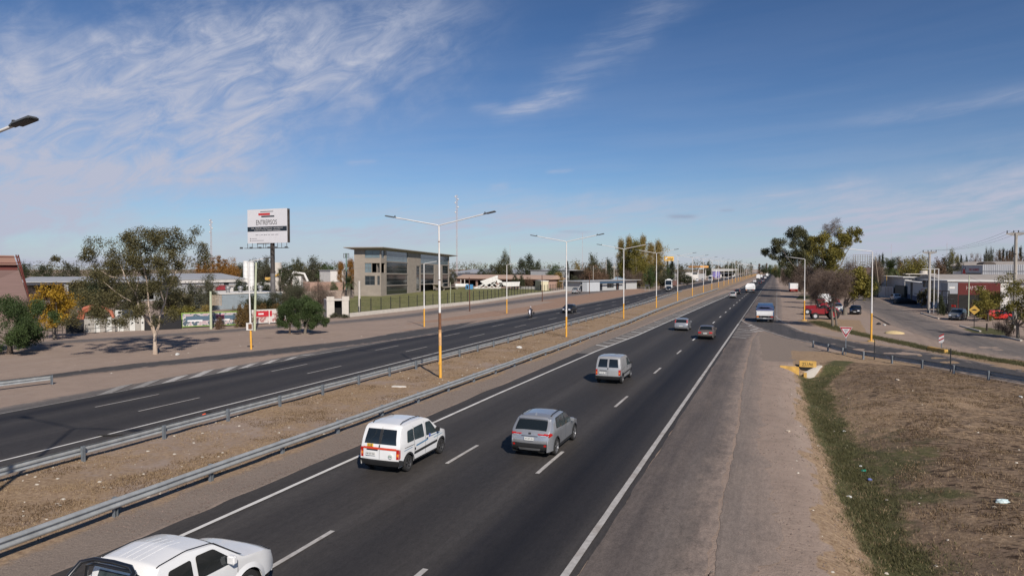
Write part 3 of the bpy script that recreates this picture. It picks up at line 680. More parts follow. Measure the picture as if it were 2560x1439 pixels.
def under(parent, L, W, z0, z1): MB().box(-W+.12, W-.12, -L/2+.22, L/2-.25, z0, z1).build('underbody', UND, parent)
def mirror(parent, x, y, z, sgn, m):
    b = MB(); b.box(x, x+sgn*.19, y-.06, y+.05, z-.07, z+.09); o = b.build('wing_mirror', m, parent, smooth=40, bevel=.025)
    return o
def plate(parent, x, y, z, s='AB 123 CD', w=.40, tilt=0, face=-1):
    o = MB().box(-w/2, w/2, -.006, .006, -.065, .065).build('license_plate', PLATE, parent); o.location = (x, y, z); o.rotation_euler = (tilt, 0, 0 if face < 0 else math.pi)
    t = text('plate_number', s, .085, INK, o, (0, -.009, 0), (math.pi/2, 0, 0), .9, ext=.001)
    return o

def van(root, m, windows=True, livery=False, rimm=RIMD, split=True):
    L, W = 4.14, .865
    up = [(.10, .32), (.02, .50), (.04, .95), (.12, 1.30), (.30, 1.70), (.46, 1.80), (1.3, 1.83), (2.1, 1.80), (2.45, 1.70), (3.22, 1.13), (3.75, 1.0), (4.03, .82), (4.12, .55), (4.08, .32)]
    s = Shell(L, W, up, .30, (.72, 3.42), .31, 1.02, .13, .05, nosek=.22, n=120); s.body('body', m, root); under(root, L, W, .2, .8)
    if split:
        s.rp('rear_window', 1.11, 1.64, -.84, -.07, GLASS, root, u2=-.80); s.rp('rear_window', 1.11, 1.64, .07, .84, GLASS, root, u3=.80)
        if livery: s.rp('door_pillar', 1.11, 1.64, -.07, .07, BLK, root, .010)
    s.patch('windshield', 8.1, 8.93, -.86, .86, GLASS, root)
    for g in (-1, 1):
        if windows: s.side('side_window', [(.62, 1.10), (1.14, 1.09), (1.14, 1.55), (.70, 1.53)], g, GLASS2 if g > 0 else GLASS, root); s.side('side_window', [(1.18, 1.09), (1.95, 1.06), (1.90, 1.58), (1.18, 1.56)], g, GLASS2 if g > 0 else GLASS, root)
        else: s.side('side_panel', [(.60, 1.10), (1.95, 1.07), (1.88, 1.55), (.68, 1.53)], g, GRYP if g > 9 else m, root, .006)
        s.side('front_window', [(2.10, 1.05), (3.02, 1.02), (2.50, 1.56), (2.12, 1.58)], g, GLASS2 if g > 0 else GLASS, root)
        s.side('side_trim', [(1.12, .55), (3.02, .60), (3.02, .70), (1.12, .65)], g, BLK, root, .014)
        s.side('sill', [(1.15, .30), (3.0, .30), (3.0, .36), (1.15, .36)], g, BLK, root, .010)
        for y_, za_, zb_ in ((2.03, .38, 1.64), (1.16, .50, 1.64), (3.04, .60, 1.02)): s.side('door_seam', [(y_, za_), (y_+.014, za_), (y_+.014, zb_), (y_, zb_)], g, BLK, root, .008)
        s.side('slide_rail', [(.42, .935), (1.14, .925), (1.14, .945), (.42, .955)], g, BLK, root, .008)
        for a in s.axles:
            mb = MB(); q = []; 
            for k in range(13):
                th = math.pi*k/12; q.append((a+math.cos(th)*(s.r+.055), s.r+math.sin(th)*(s.r+.055), a+math.cos(th)*(s.r+.13), s.r+math.sin(th)*(s.r+.12)))
            V = [];
            for (y1, z1, y2, z2) in q: V += [(g*(float(s.hw(y1, z1))+.018), y1-L/2, z1), (g*(float(s.hw(y2, z2))+.006), y2-L/2, z2)]
            mb.add(V, [(2*i, 2*i+1, 2*i+3, 2*i+2) for i in range(12)]).build('wheel_arch_trim', BLK, root)
        mirror(root, g*.84, 2.95-L/2, 1.12, g, BLK)
        s.rp('taillight', .60, .97, *((.86, 1.0) if g > 0 else (-1.0, -.86)), LRED, root, .014, nu=4); s.rp('taillight_amber', .70, .80, *((.88, .98) if g > 0 else (-.98, -.88)), LORG, root, .018, nu=3)
        s.side('taillight_side', [(.04, .60), (.13, .62), (.13, .95), (.07, .97)], g, LRED, root, .012)
        MB().box(g*(.86)-.012, g*.86+.012, 2.12-L/2, 2.26-L/2, .90, .96).build('door_handle', BLK, root)
        s.patch('headlight', 11.2, 11.95, *((.55, .96) if g > 0 else (-.96, -.55)), LCLR, root, .012, nu=4)
        wheel(root, g*(W-.09), .72-L/2, .31, .185, g, rimm); wheel(root, g*(W-.09), 3.42-L/2, .31, .185, g, rimm)
    bb = s.rp('rear_bumper', .32, .54, -1.0, 1.0, BLK, root, .045)
    for g in (-1, 1): s.side('bumper_corner', [(.0, .32), (.36, .32), (.36, .48), (.02, .60)], g, BLK, root, .02)
    s.rp('door_gap', .55, 1.70, -.006, .006, BLK, root, .010, nu=1)
    s.rp('door_latch', .98, 1.08, -.03, .03, BLK, root, .03, nu=2)
    s.patch('front_bumper', 12.2, 13.0, -1.0, 1.0, BLK, root, .03)
    plate(root, -.37, -L/2+.0, .74, 'AB 207 XU' if livery else 'JTN 482', tilt=-.04)
    s.rp('plate_light_bar', .87, .91, -.68, -.08, BLK, root, .02, nu=2)
    if livery:
        RS = mat('red_stripe', (.60, .055, .02), .35); BL = mat('livery_blue', (.10, .22, .36), .4); YL = mat('yellow_decal', (.80, .50, .05), .5)
        s.rp('rear_stripe', .915, .99, -.86, -.01, RS, root, .016); s.rp('rear_stripe', .915, .99, .01, .86, RS, root, .016)
        o = [text('fleet_digit', ch_, .135, INK, root, (-.46+.065*k_, -L/2+.008, 1.06), (math.pi/2-.1, 0, 0), .95) for k_, ch_ in enumerate('110')]; 
        MB().box(-.53, -.27, -L/2+.028, -L/2+.038, 1.005, 1.11).build('number_decal', YL, root).rotation_euler = (0, 0, 0)
        s.side('livery_band', [(1.28, .82), (2.25, .86), (2.25, .92), (1.28, .88)], 1, BL, root, .01)
        s.side('livery_band', [(2.30, .95), (3.30, .93), (3.30, .96), (2.30, .98)], 1, BL, root, .01)
        s.side('livery_band', [(2.72, .82), (3.5, .84), (3.5, .88), (2.72, .86)], 1, mat('livery_pale', (.3, .42, .5), .4), root, .01)
        s.side('livery_roundel', [(2.30, .98), (2.38, .93), (2.46, .98), (2.44, 1.08), (2.32, 1.08)], 1, mat('livery_badge', (.12, .16, .45), .4), root, .012)
        s.side('livery_band', [(.38, .84), (1.0, .86), (1.0, .88), (.38, .86)], 1, BL, root, .01)
        text('rear_badge', 'GNC', .075, mat('badge_green', (.05, .2, .12), .5), root, (.48, -L/2-.012, .70), (math.pi/2, 0, 0))
        o = MB().cyl((.48, -L/2+.03, .70), (.48, -L/2-.008, .70), .085, n=20).build('badge_plate', PLATE, root)
        for g in (-1, 1):
            MB().tube([(g*.60, .55-L/2, 1.79), (g*.605, .72-L/2, 1.86), (g*.605, 1.3-L/2, 1.885), (g*.60, 1.9-L/2, 1.855), (g*.595, 2.05-L/2, 1.80)], .018, 6).build('roof_rail', BLK, root, smooth=40)
        s.side('fuel_flap', [(1.16, .70), (1.26, .70), (1.26, .80), (1.16, .80)], 1, BLK, root, .012)
    return s
def suv(root, m):
    L, W = 4.46, .91
    up = [(.16, .30), (.06, .46), (.02, .72), (.10, .98), (.22, 1.12), (.62, 1.50), (.50, 1.58), (1.1, 1.63), (2.0, 1.63), (2.45, 1.56), (3.28, 1.08), (4.0, .94), (4.36, .76), (4.44, .5), (4.36, .26)]
    up[5], up[6] = (.60, 1.48), (.62, 1.56)
    s = Shell(L, W, up, .28, (.92, 3.56), .345, .98, .255, .20, nosek=.30, n=130, arch=.05); s.body('body', m, root, .07); under(root, L, W, .2, .75)
    s.rp('rear_window', 1.12, 1.46, -.84, .84, GLASS, root, .012, u2=-.84, u3=.84)
    s.patch('spoiler', 5.02, 6.2, -.86, .86, m, root, .035)
    s.patch('windshield', 9.1, 9.93, -.86, .86, GLASS, root)
    for g in (-1, 1):
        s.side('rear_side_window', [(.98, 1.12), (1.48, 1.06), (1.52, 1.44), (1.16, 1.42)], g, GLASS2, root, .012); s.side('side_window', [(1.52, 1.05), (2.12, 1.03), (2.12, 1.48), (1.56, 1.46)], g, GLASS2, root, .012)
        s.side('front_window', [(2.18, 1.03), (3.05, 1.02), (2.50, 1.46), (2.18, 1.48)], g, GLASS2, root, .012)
        s.side('window_frame', [(.92, 1.09), (3.12, .995), (2.52, 1.50), (1.16, 1.47)], g, BLK, root, .006)
        s.side('sill', [(1.28, .28), (3.20, .28), (3.20, .40), (1.28, .40)], g, BLK, root, .012)
        for y_ in (2.15, 1.44, 3.12): s.side('door_seam', [(y_, .42), (y_+.014, .42), (y_+.014, 1.0), (y_, 1.0)], g, BLK, root, .006)
        s.rp('taillight', .95, 1.02, *((.80, 1.0) if g > 0 else (-1.0, -.80)), LRED, root, .016, u2=(.76 if g > 0 else -1.0), u3=(1.0 if g > 0 else -.76), nu=4); s.rp('taillight_bar', .955, .995, *((.48, .80) if g > 0 else (-.80, -.48)), LRED, root, .016, u2=(.42 if g > 0 else -.80), u3=(.80 if g > 0 else -.42), nu=5)
        s.rp('reverse_light', .925, .94, *((.60, .90) if g > 0 else (-.90, -.60)), LCLR, root, .022, nu=4)
        s.side('taillight_side', [(.10, .86), (.42, .93), (.30, 1.02), (.14, 1.04)], g, LRED, root, .012)
        s.rp('fog_light', .50, .58, *((.82, .95) if g > 0 else (-.95, -.82)), LRED, root, .03, nu=3)
        s.patch('headlight', 12.1, 12.7, *((.5, .98) if g > 0 else (-.98, -.5)), LCLR, root, .012, nu=4)
        mirror(root, g*.86, 2.98-L/2, 1.05, g, m)
        for yy in (1.55, 2.5): MB().box(g*.905-.012, g*.905+.012, yy-L/2, yy+.2-L/2, .90, .94).build('door_handle', m, root)
        MB().tube([(g*.63, .95-L/2, 1.56), (g*.65, 1.15-L/2, 1.625), (g*.65, 1.8-L/2, 1.64), (g*.645, 2.35-L/2, 1.575), (g*.64, 2.45-L/2, 1.54)], .024, 6).build('roof_rail', BLK, root, smooth=40)
        wheel(root, g*(W-.10), .92-L/2, .345, .20, g, RIM); wheel(root, g*(W-.10), 3.56-L/2, .345, .20, g, RIM)
        for a in s.axles:
            V = []
            for k in range(13):
                th = math.pi*k/12; y1, z1, y2, z2 = a+math.cos(th)*(s.r+.045), s.r+math.sin(th)*(s.r+.045), a+math.cos(th)*(s.r+.10), s.r+math.sin(th)*(s.r+.10)
                V += [(g*(float(s.hw(y1, z1))+.016), y1-L/2, z1), (g*(float(s.hw(y2, z2))+.006), y2-L/2, z2)]
            MB().add(V, [(2*i, 2*i+1, 2*i+3, 2*i+2) for i in range(12)]).build('wheel_arch_trim', BLK, root)
    s.rp('rear_bumper', .34, .62, -.99, .99, BLK, root, .03); s.rp('skid_plate', .34, .44, -.55, .55, STEEL, root, .05, u2=-.62, u3=.62)
    s.rp('trunk_trim', .885, .905, -.45, .45, BLK, root, .018, nu=3)
    s.rp('badge', .96, 1.02, -.07, .07, INK, root, .02, nu=2)
    MB().add([(-.05, .9-L/2, 1.60), (.05, .9-L/2, 1.60), (0, 1.12-L/2, 1.60), (0, .92-L/2, 1.70)], [(0, 1, 3), (1, 2, 3), (2, 0, 3)]).build('antenna_fin', m, root)
    plate(root, 0, -L/2-.0, .80, 'AF 559 ZR', tilt=-.08)
    return s
def car(root, m, kind='hatch', rimm=RIM, front=False, dark=False, pl='OKD 731'):
    if kind == 'hatch': L, W = 3.95, .85; up = [(.12, .28), (.02, .45), (.03, .78), (.14, .98), (.50, 1.36), (.80, 1.47), (1.7, 1.50), (2.2, 1.42), (2.95, 1.02), (3.55, .88), (3.86, .70), (3.93, .45), (3.88, .24)]; ax = (.62, 3.08)
    elif kind == 'sedan': L, W = 4.2, .84; up = [(.10, .28), (.02, .45), (.03, .80), (.12, .93), (.70, .98), (1.30, 1.36), (2.0, 1.42), (2.5, 1.34), (3.15, .98), (3.8, .86), (4.12, .68), (4.18, .45), (4.12, .24)]; ax = (.80, 3.35)
    elif kind == 'mpv': L, W = 4.0, .86; up = [(.10, .30), (.02, .5), (.03, .90), (.12, 1.12), (.36, 1.54), (.70, 1.66), (1.7, 1.68), (2.3, 1.58), (3.10, 1.12), (3.6, 1.0), (3.9, .78), (3.98, .5), (3.92, .28)]; ax = (.65, 3.15)
    s = Shell(L, W, up, .25, ax, .30, .90 if kind != 'mpv' else 1.0, .20, .13, nosek=.24, n=84); s.body('body', m, root, .06); under(root, L, W, .16, .65)
    b = s.belt; h = up[6][1]
    if kind == 'sedan': s.patch('rear_window', 4.1, 4.93, -.82, .82, GLASS, root, .01); f0 = 7.08
    else: s.rp('rear_window', s.belt+.12, h-.12 if 0 else (1.37 if kind == 'hatch' else 1.52), -.84, .84, GLASS, root, .01); f0 = 7.1
    s.patch('windshield', f0, f0+.84, -.86, .86, GLASS, root)
    y0 = up[4][0]+.42 if kind != 'sedan' else 1.0; y1 = up[8][0]-.08; ym = up[7][0]
    for g in (-1, 1):
        s.side('side_window', [(y0, b+.06), (ym-.55, b+.03), (ym-.55, h-.16), (y0+.32, h-.18)], g, GLASS, root, .01); s.side('front_window', [(ym-.48, b+.03), (y1, b+.03), (ym+.05, h-.18), (ym-.48, h-.16)], g, GLASS, root, .01)
        if kind == 'hatch': s.rp('taillight', 1.0, 1.36, *((.88, 1.0) if g > 0 else (-1.0, -.88)), LRED, root, .014, nu=3)
        elif kind == 'mpv': s.rp('taillight', .85, 1.10, *((.84, 1.0) if g > 0 else (-1.0, -.84)), LRED, root, .014, nu=3)
        else: s.rp('taillight', .66, .84, *((.55, 1.0) if g > 0 else (-1.0, -.55)), LRED, root, .014, nu=4)
        s.patch('headlight', 9.7, 10.4, *((.52, .98) if g > 0 else (-.98, -.52)), LCLR, root, .014, nu=4)
        mirror(root, g*.80, y1-.12-L/2, b+.09, g, m if not dark else BLK)
        wheel(root, g*(W-.09), ax[0]-L/2, .30, .18, g, rimm); wheel(root, g*(W-.09), ax[1]-L/2, .30, .18, g, rimm)
    s.patch('rear_bumper', .1, .9, -.99, .99, BLK if kind != 'hatch' else m, root, .03); s.patch('grille', 10.7, 11.3, -.6, .6, BLK, root, .012)
    plate(root, 0, -L/2-.0, .62 if kind != 'sedan' else .68, pl); plate(root, 0, L/2+.0, .48, pl, face=1)
    return s
def pickup(root, m, big=False):
    L, W = 5.25, .95
    up = [(.02, .45), (.02, .50), (.03, 1.10), (.06, 1.12), (1.55, 1.12), (1.60, 1.14), (1.72, 1.62), (1.86, 1.78), (2.6, 1.83), (3.3, 1.74), (4.05, 1.20), (4.75, 1.10), (5.12, .92), (5.22, .62), (5.12, .35)]
    s = Shell(L, W, up, .42, (1.05, 4.15), .385, 1.12, .17, .05, nosek=.22, n=150, arch=.07); s.body('body', m, root, .06); under(root, L, W, .3, .95)
    s.patch('rear_window', 5.3, 5.88, -.74, .74, GLASS2, root, .012)
    s.patch('windshield', 9.1, 9.92, -.87, .87, GLASS, root)
    for g in (-1, 1):
        s.side('side_window', [(1.98, 1.20), (2.62, 1.18), (2.62, 1.62), (2.05, 1.60)], g, GLASS, root, .012); s.side('front_window', [(2.74, 1.17), (3.80, 1.15), (3.22, 1.62), (2.74, 1.64)], g, GLASS, root, .012)
        s.side('sill', [(1.6, .42), (3.6, .42), (3.6, .50), (1.6, .50)], g, BLK, root, .012)
        for y_ in (2.68, 1.90, 3.84): s.side('door_seam', [(y_, .52), (y_+.014, .52), (y_+.014, 1.14), (y_, 1.14)], g, BLK, root, .006)
        s.rp('taillight', .80, 1.08, *((.90, 1.0) if g > 0 else (-1, -.90)), LRED, root, .02, nu=3)
        s.patch('headlight', 11.7, 12.5, *((.55, .98) if g > 0 else (-.98, -.55)), LCLR, root, .014, nu=4)
        MB().box(g*.93, g*1.14, 3.52-L/2, 3.66-L/2, 1.16, 1.36).build('wing_mirror', m, root, smooth=40, bevel=.035)
        MB().box(g*.945-.012, g*.945+.015, 2.78-L/2, 2.98-L/2, 1.02, 1.06).build('door_handle', m, root); MB().box(g*.945-.012, g*.945+.015, 1.95-L/2, 2.15-L/2, 1.02, 1.06).build('door_handle', m, root)
        wheel(root, g*(W-.11), 1.05-L/2, .385, .24, g, RIM); wheel(root, g*(W-.11), 4.15-L/2, .385, .24, g, RIM)
        for a in s.axles:
            V = []
            for k in range(17):
                th = math.pi*k/16; y1, z1, y2, z2 = a+math.cos(th)*(s.r+.06), s.r+math.sin(th)*(s.r+.06), a+math.cos(th)*(s.r+.20), s.r+math.sin(th)*(s.r+.17)
                V += [(g*(float(s.hw(y1, z1))+.045), y1-L/2, z1), (g*(float(s.hw(y2, z2))+.004), y2-L/2, z2)]
            MB().add(V, [(2*i, 2*i+1, 2*i+3, 2*i+2) for i in range(16)]).build('fender_flare', m, root, smooth=60)
        # dark roof gutter
        MB().tube([s.top(t, g*.93, .010) for t in np.linspace(6.9, 9.05, 12)], .011, 5).build('roof_gutter', BLK, root, smooth=50)
        MB().tube([s.top(t, g*.90, .012) for t in np.linspace(9.08, 9.9, 8)], .012, 5).build('windshield_seal', BLK, root, smooth=50)
        MB().add([(g*.955, 4.72-L/2, .98), (g*.955, 4.80-L/2, .98), (g*.955, 4.80-L/2, 1.02), (g*.955, 4.72-L/2, 1.02)], [(0, 1, 2, 3)])
    s.patch('cowl', 9.93, 10.06, -.9, .9, BLK, root, .012, nu=4)
    for u in (-.42, -.2, .05, .27): MB().tube([s.top(t, u, -.006) for t in np.linspace(7.1, 8.5, 14)], .012, 5).build('roof_rib', m, root, smooth=60)
    # bed cover and sports bar
    MB().box(-.82, .82, .08-L/2, 1.50-L/2, 1.10, 1.135).build('bed_cover', BLK, root, bevel=.01)
    bar = []
    for g in (-1, 1): MB().tube([(g*.80, .55-L/2, 1.14), (g*.78, 1.00-L/2, 1.50), (g*.72, 1.38-L/2, 1.83), (g*.5, 1.50-L/2, 1.87), (0, 1.52-L/2, 1.88)], .048, 10).build('sports_bar', BLKP, root, smooth=50)
    MB().tube([(-.74, 1.45-L/2, 1.14), (-.70, 1.49-L/2, 1.72), (-.5, 1.5-L/2, 1.78), (.5, 1.5-L/2, 1.78), (.70, 1.49-L/2, 1.72), (.74, 1.45-L/2, 1.14)], .035, 8).build('sports_bar_frame', BLKP, root, smooth=50)
    s.rp('rear_bumper', .46, .66, -.95, .95, STEEL, root, .06); plate(root, 0, -L/2-.07, .56, 'AD 910 TH')
    return s
def truck_cab(root, y0, y1, w, z0, z1, m, face=1):
    L = y1-y0; sl = .35
    pts = [(y0, z0), (y1, z0), (y1+.05, z0+.9), (y1-sl, z1-.12), (y1-sl-.15, z1), (y0+.05, z1), (y0, z1-.1)]
    o = MB().prism([(-w/2, a, b) for a, b in pts], (w, 0, 0)).build('cab', m, root, smooth=40, bevel=.06)
    def fr(z): return y1+.05 - (sl+.05)*max(0, (z-z0-.9))/(z1-.12-z0-.9)
    a, b = z0+1.0, z1-.25
    MB().add([(-w/2+.12, fr(a)+.012, a), (w/2-.12, fr(a)+.012, a), (w/2-.16, fr(b)+.012, b), (-w/2+.16, fr(b)+.012, b)], [(0, 1, 2, 3)]).build('windshield', GLASS, root)
    MB().box(-w/2+.25, w/2-.25, y1+.045, y1+.065, z0+.3, z0+.72).build('grille', BLK, root)
    for g in (-1, 1):
        MB().box(g*(w/2)-.01, g*(w/2)+.012, y0+.35*L, y1-.3, z0+.95, z1-.3).build('side_window', GLASS, root)
        MB().box(g*(w/2-.35)-.18, g*(w/2-.35)+.18, y1+.02, y1+.07, z0+.08, z0+.26).build('headlight', LCLR, root)
        MB().box(g*(w/2+.05), g*(w/2+.25), y1-.25, y1-.15, z1-.95, z1-.45).build('wing_mirror', BLK, root)
def dump_truck(root, mcab, mside, mgate, L=6.0, w=2.35, tarp=True):
    h0 = .95; b0 = -L/2; cab0 = L/2-1.6
    truck_cab(root, cab0, L/2, 2.1, .75, 2.55, mcab)
    MB().box(-.45, .45, b0+.1, L/2-.3, .65, .92).build('chassis', UND, root)
    t = MB()
    wb, wt = w/2, w/2+.0
    t.box(-wb, wb, b0+.1, cab0-.15, h0, h0+.10)
    for g in (-1, 1): t.box(g*wb, g*(wb-.06), b0+.1, cab0-.15, h0+.1, 1.95)
    t.box(-wb, wb, cab0-.25, cab0-.15, h0+.1, 2.25)
    for k in range(6):
        for g in (-1, 1): yy = b0+.2+k*(cab0-b0-.5)/5; t.box(g*wb, g*(wb+.05), yy, yy+.08, h0, 1.95)
    t.build('dump_bed', mside, root)
    g_ = MB(); g_.box(-wb+.07, wb-.07, b0+.04, b0+.10, h0+.02, 1.62); g_.box(-wb+.07, wb-.07, b0-.0, b0+.04, 1.22, 1.30); g_.box(-wb, wb, b0+.0, b0+.12, 1.56, 1.66); g_.build('tailgate', mgate, root)
    if tarp:
        V = []; n = 10
        rr = random.Random(4)
        for i in range(n+1):
            for j in range(n+1): V.append((-wb+.05+(2*wb-.1)*i/n, b0+.12+(cab0-b0-.4)*j/n, 1.95+.22*math.sin(math.pi*i/n)+rr.uniform(-.03, .05)))
        me = npmesh('tarpaulin', V, [(i*(n+1)+j, (i+1)*(n+1)+j, (i+1)*(n+1)+j+1, i*(n+1)+j+1) for i in range(n) for j in range(n)]); setsmooth(me, 60); link('tarpaulin', me, mat('blue_tarp', (.06, .075, .16), .7), root)
        MB().box(-wb+.1, wb-.1, b0+.06, b0+.11, 1.66, 1.95).build('tarp_flap', MATS['blue_tarp'], root)
    MB().box(-1.1, 1.1, b0-.05, b0+.05, .52, .66).build('rear_bumper', STEEL, root)
    for g in (-1, 1):
        MB().box(g*.95-.16, g*.95+.16, b0-.02, b0+.06, .74, .88).build('taillight', LRED if g > 0 else LORG, root)
        MB().box(g*.95-.26, g*.95+.26, b0+.25, b0+.28, .22, .85).build('mudflap', BLK, root)
        wheel(root, g*(w/2-.30), b0+1.35, .48, .50, g, STEEL, 8); wheel(root, g*(w/2-.22), L/2-1.0, .48, .28, g, STEEL, 8)
    plate(root, 0, b0-.06, .60, 'VKR 338')
def semi(root, mcab, mbox, L=14, w=2.5, trailer=True, h=2.9):
    c0 = L/2-2.3; truck_cab(root, c0, L/2, w, .55, 3.55, mcab)
    MB().box(-.5, .5, -L/2+.3, L/2-.5, .7, 1.05).build('chassis', UND, root)
    MB().box(-.7, .7, c0+.3, c0+1.6, 3.55, 3.9).build('roof_fairing', mcab, root, bevel=.12)
    if trailer: MB().box(-w/2, w/2, -L/2, c0-.8, 1.2, h).build('trailer', mbox, root, bevel=.04)
    for g in (-1, 1):
        for yy in (L/2-1.35, c0-1.0, -L/2+1.2, -L/2+2.5): wheel(root, g*(w/2-.2), yy, .5, .35, g, STEEL, 8)
def moto(root):
    G1, G2 = mat('moto_blue_black', (.02, .025, .06), .35), mat('moto_silver', (.5, .5, .55), .4, .3)
    for yy in (.72, -.72):
        o = MB().lathe([(-.07, .22), (-.07, .29), (-.03, .32), (.03, .32), (.07, .29), (.07, .22)], 'x', (0, 0, 0), 24).build('wheel', TYRE, root, smooth=40); o.location = (0, yy, .32)
        MB().lathe([(-.02, .22), (.02, .22), (.03, .05)], 'x', (0, 0, 0), 16).build('rim', RIMD, o)
    MB().tube([(0, -.72, .32), (0, -.35, .42), (0, .1, .40), (0, .42, .62)], [.05, .09, .16, .08], 8).build('frame', BLK, root, smooth=60)
    MB().tube([(0, -.75, .86), (0, -.4, .84), (0, -.05, .82), (0, .22, .98), (0, .48, .90)], [.10, .15, .14, .19, .10], 10).build('tank_and_seat', G1, root, smooth=60)
    for g in (-1, 1):
        MB().tube([(g*.09, .72, .34), (g*.10, .50, .78), (g*.11, .42, 1.0)], .028, 6).build('fork', G2, root)
        MB().tube([(g*.04, .40, 1.06), (g*.30, .32, 1.12), (g*.40, .26, 1.10)], .018, 6).build('handlebar', BLK, root)
        MB().box(g*.40, g*.46, .22, .25, 1.20, 1.30).build('mirror', BLK, root); MB().cyl((g*.36, .28, 1.1), (g*.42, .24, 1.22), .008).build('mirror_stalk', BLK, root)
        MB().box(g*.24, g*.48, -.85, -.45, .55, .88).build('side_case', BLK, root, bevel=.04)
    MB().tube([(0, .78, .60), (0, .62, .98), (0, .48, 1.28)], [.06, .16, .10], 8).build('fairing', G2, root, smooth=60)
    MB().ball((0, .70, .92), .085, 6).build('headlight', LCLR, root, smooth=60)
def skin_figure(name, joints, edges, m, parent=None, loc=(0, 0, 0), rz=0):
    me = bpy.data.meshes.new(name); me.from_pydata([j[:3] for j in joints], edges, []); o = bpy.data.objects.new(name, me); COL.objects.link(o)
    md = o.modifiers.new('skin', 'SKIN'); me.skin_vertices[0].data[0].use_root = True
    for i, j in enumerate(joints): me.skin_vertices[0].data[i].radius = (j[3], j[3] if len(j) < 5 else j[4])
    ss_ = o.modifiers.new('sub', 'SUBSURF'); ss_.levels = ss_.render_levels = 2
    dg = bpy.context.evaluated_depsgraph_get(); me2 = bpy.data.meshes.new_from_object(o.evaluated_get(dg)); bpy.data.objects.remove(o)
    me2.materials.clear(); me2.materials.append(m); setsmooth(me2, 80)
    ob = link(name, me2, None, parent); ob.location = loc; ob.rotation_euler = (0, 0, rz); return ob

def veh(name, X, Y, rz, label, cat, group=None): return empty(name, (X, Y, ZR+.004), rz, label, cat, group)
GR_N, GR_S = 'vehicles heading away on the right carriageway', 'vehicles coming towards the bridge on the left carriageway'
v = veh('pickup_truck', -14.15, 0, 0, 'white double cab pickup at the bottom edge with a black sports bar over its bed', 'pickup', GR_N)
pickup(v, WHT); 
pq = gp(570, 1440, 1.0); v.location = (-12.20, 10.72, ZR+.004)
v = veh('van', -13.82, 22.60+2.07-.72, 0, 'white passenger van with the number 110, a red rear stripe and roof rails', 'van', GR_N); van(v, WHT, True, True)
v = veh('car', -9.30, 26.83+2.23-.92, 0, 'silver sport utility car with black roof rails driving in the middle lane', 'car', GR_N); suv(v, SIL)
v = veh('van', -10.42, 45.3+2.07-.72, 0, 'silver panel van with two dark rear windows and a plain closed side', 'van', GR_N); van(v, SIL2, False, False, RIM)
v = veh('car', -10.95, 86.7+1.97-.62, 0, 'silver hatchback next to the hatched bars, ahead of the silver panel van', 'car', GR_N); car(v, SIL, 'hatch', pl='LMA 204')
v = veh('car', -7.15, 77.3+2.1-.8, 0, 'worn brown sedan driving in the right lane behind the blue truck', 'car', GR_N); car(v, BRN, 'sedan', RIMD, pl='TBQ 118')
v = veh('truck', -1.5, 107.2, 0, 'blue dump truck with a white tailgate and blue tarpaulin near the exit ramp', 'truck', GR_N); dump_truck(v, BLUP, BLUP, WHT)
v = veh('car', -10.65, 190, 0, 'silver white minivan far ahead, just before a black car', 'car', GR_N); car(v, SIL2, 'mpv', dark=True)
v = veh('car', -11.0, 219, 0, 'black car half hidden in front of the silver white minivan', 'car', GR_N); car(v, BLKP, 'hatch', dark=True)
v = veh('truck', -7.9, 236, 0, 'white flatbed truck with high boards in the middle distance', 'truck', GR_N); dump_truck(v, WHT, WHT, WHT, 6.2, 2.5, False); v.scale = (1.12,)*3
PROTO = {}
def clone(src, X, Y, rz, label, cat, group, sc_=1.0, z=None):
    cm = cmap(); c = copy_tree(src, cm); c.location = (X, Y, ZR+.004 if z is None else z); c.rotation_euler = (0, 0, rz); c.scale = (sc_,)*3; tag(c, label, cat, group); return c
def getp(k):
    if k in PROTO: return PROTO[k]
    kind, m = k; e = empty('car', (0, 0, 0)); car(e, m, kind, dark=True); PROTO[k] = e; e['fresh'] = 1; return e
def carat(kind, m, X, Y, rz, label, cat='car', group=None, sc_=1.0):
    p = getp((kind, m))
    if 'fresh' in p.keys(): del p['fresh']; p.location = (X, Y, ZR+.004); p.rotation_euler = (0, 0, rz); p.scale = (sc_,)*3; return tag(p, label, cat, group)
    return clone(p, X, Y, rz, label, cat, group, sc_)
carat('mpv', WHT, -11.2, 400, 0, 'small white car in the distant queue, left lane behind two dark cars', 'car', GR_N)
carat('sedan', BLKP, -7.6, 368, 0, 'dark sedan, nearest dark car of the distant queue', 'car', GR_N)
carat('sedan', GRYP, -7.3, 420, 0, 'dark grey sedan, second car of the distant queue in the right lane', 'car', GR_N)
carat('hatch', BLKP, -8.2, 470, 0, 'dark hatchback, third in the distant queue of the right lane', 'car', GR_N)
tr = veh('truck', -11.6, 500, 0, 'white box truck standing out above the distant queue', 'truck', GR_N); semi(tr, WHT, WHT, 9, 2.4, True, 3.6)
clone(tr, -8.2, 690, 0, 'second white box truck, farther on in the right lane of the queue', 'truck', GR_N, .85)
clone(tr, -11.5, 600, 0, 'smaller white box truck in the left lane farther along the queue', 'truck', GR_N, .7)
carat('mpv', WHT, -8.0, 560, 0, 'white car in the right lane between the two white box trucks', 'car', GR_N)
carat('mpv', SIL2, -8.5, 860, 0, 'pale car almost at the end of the visible road', 'car', GR_N)
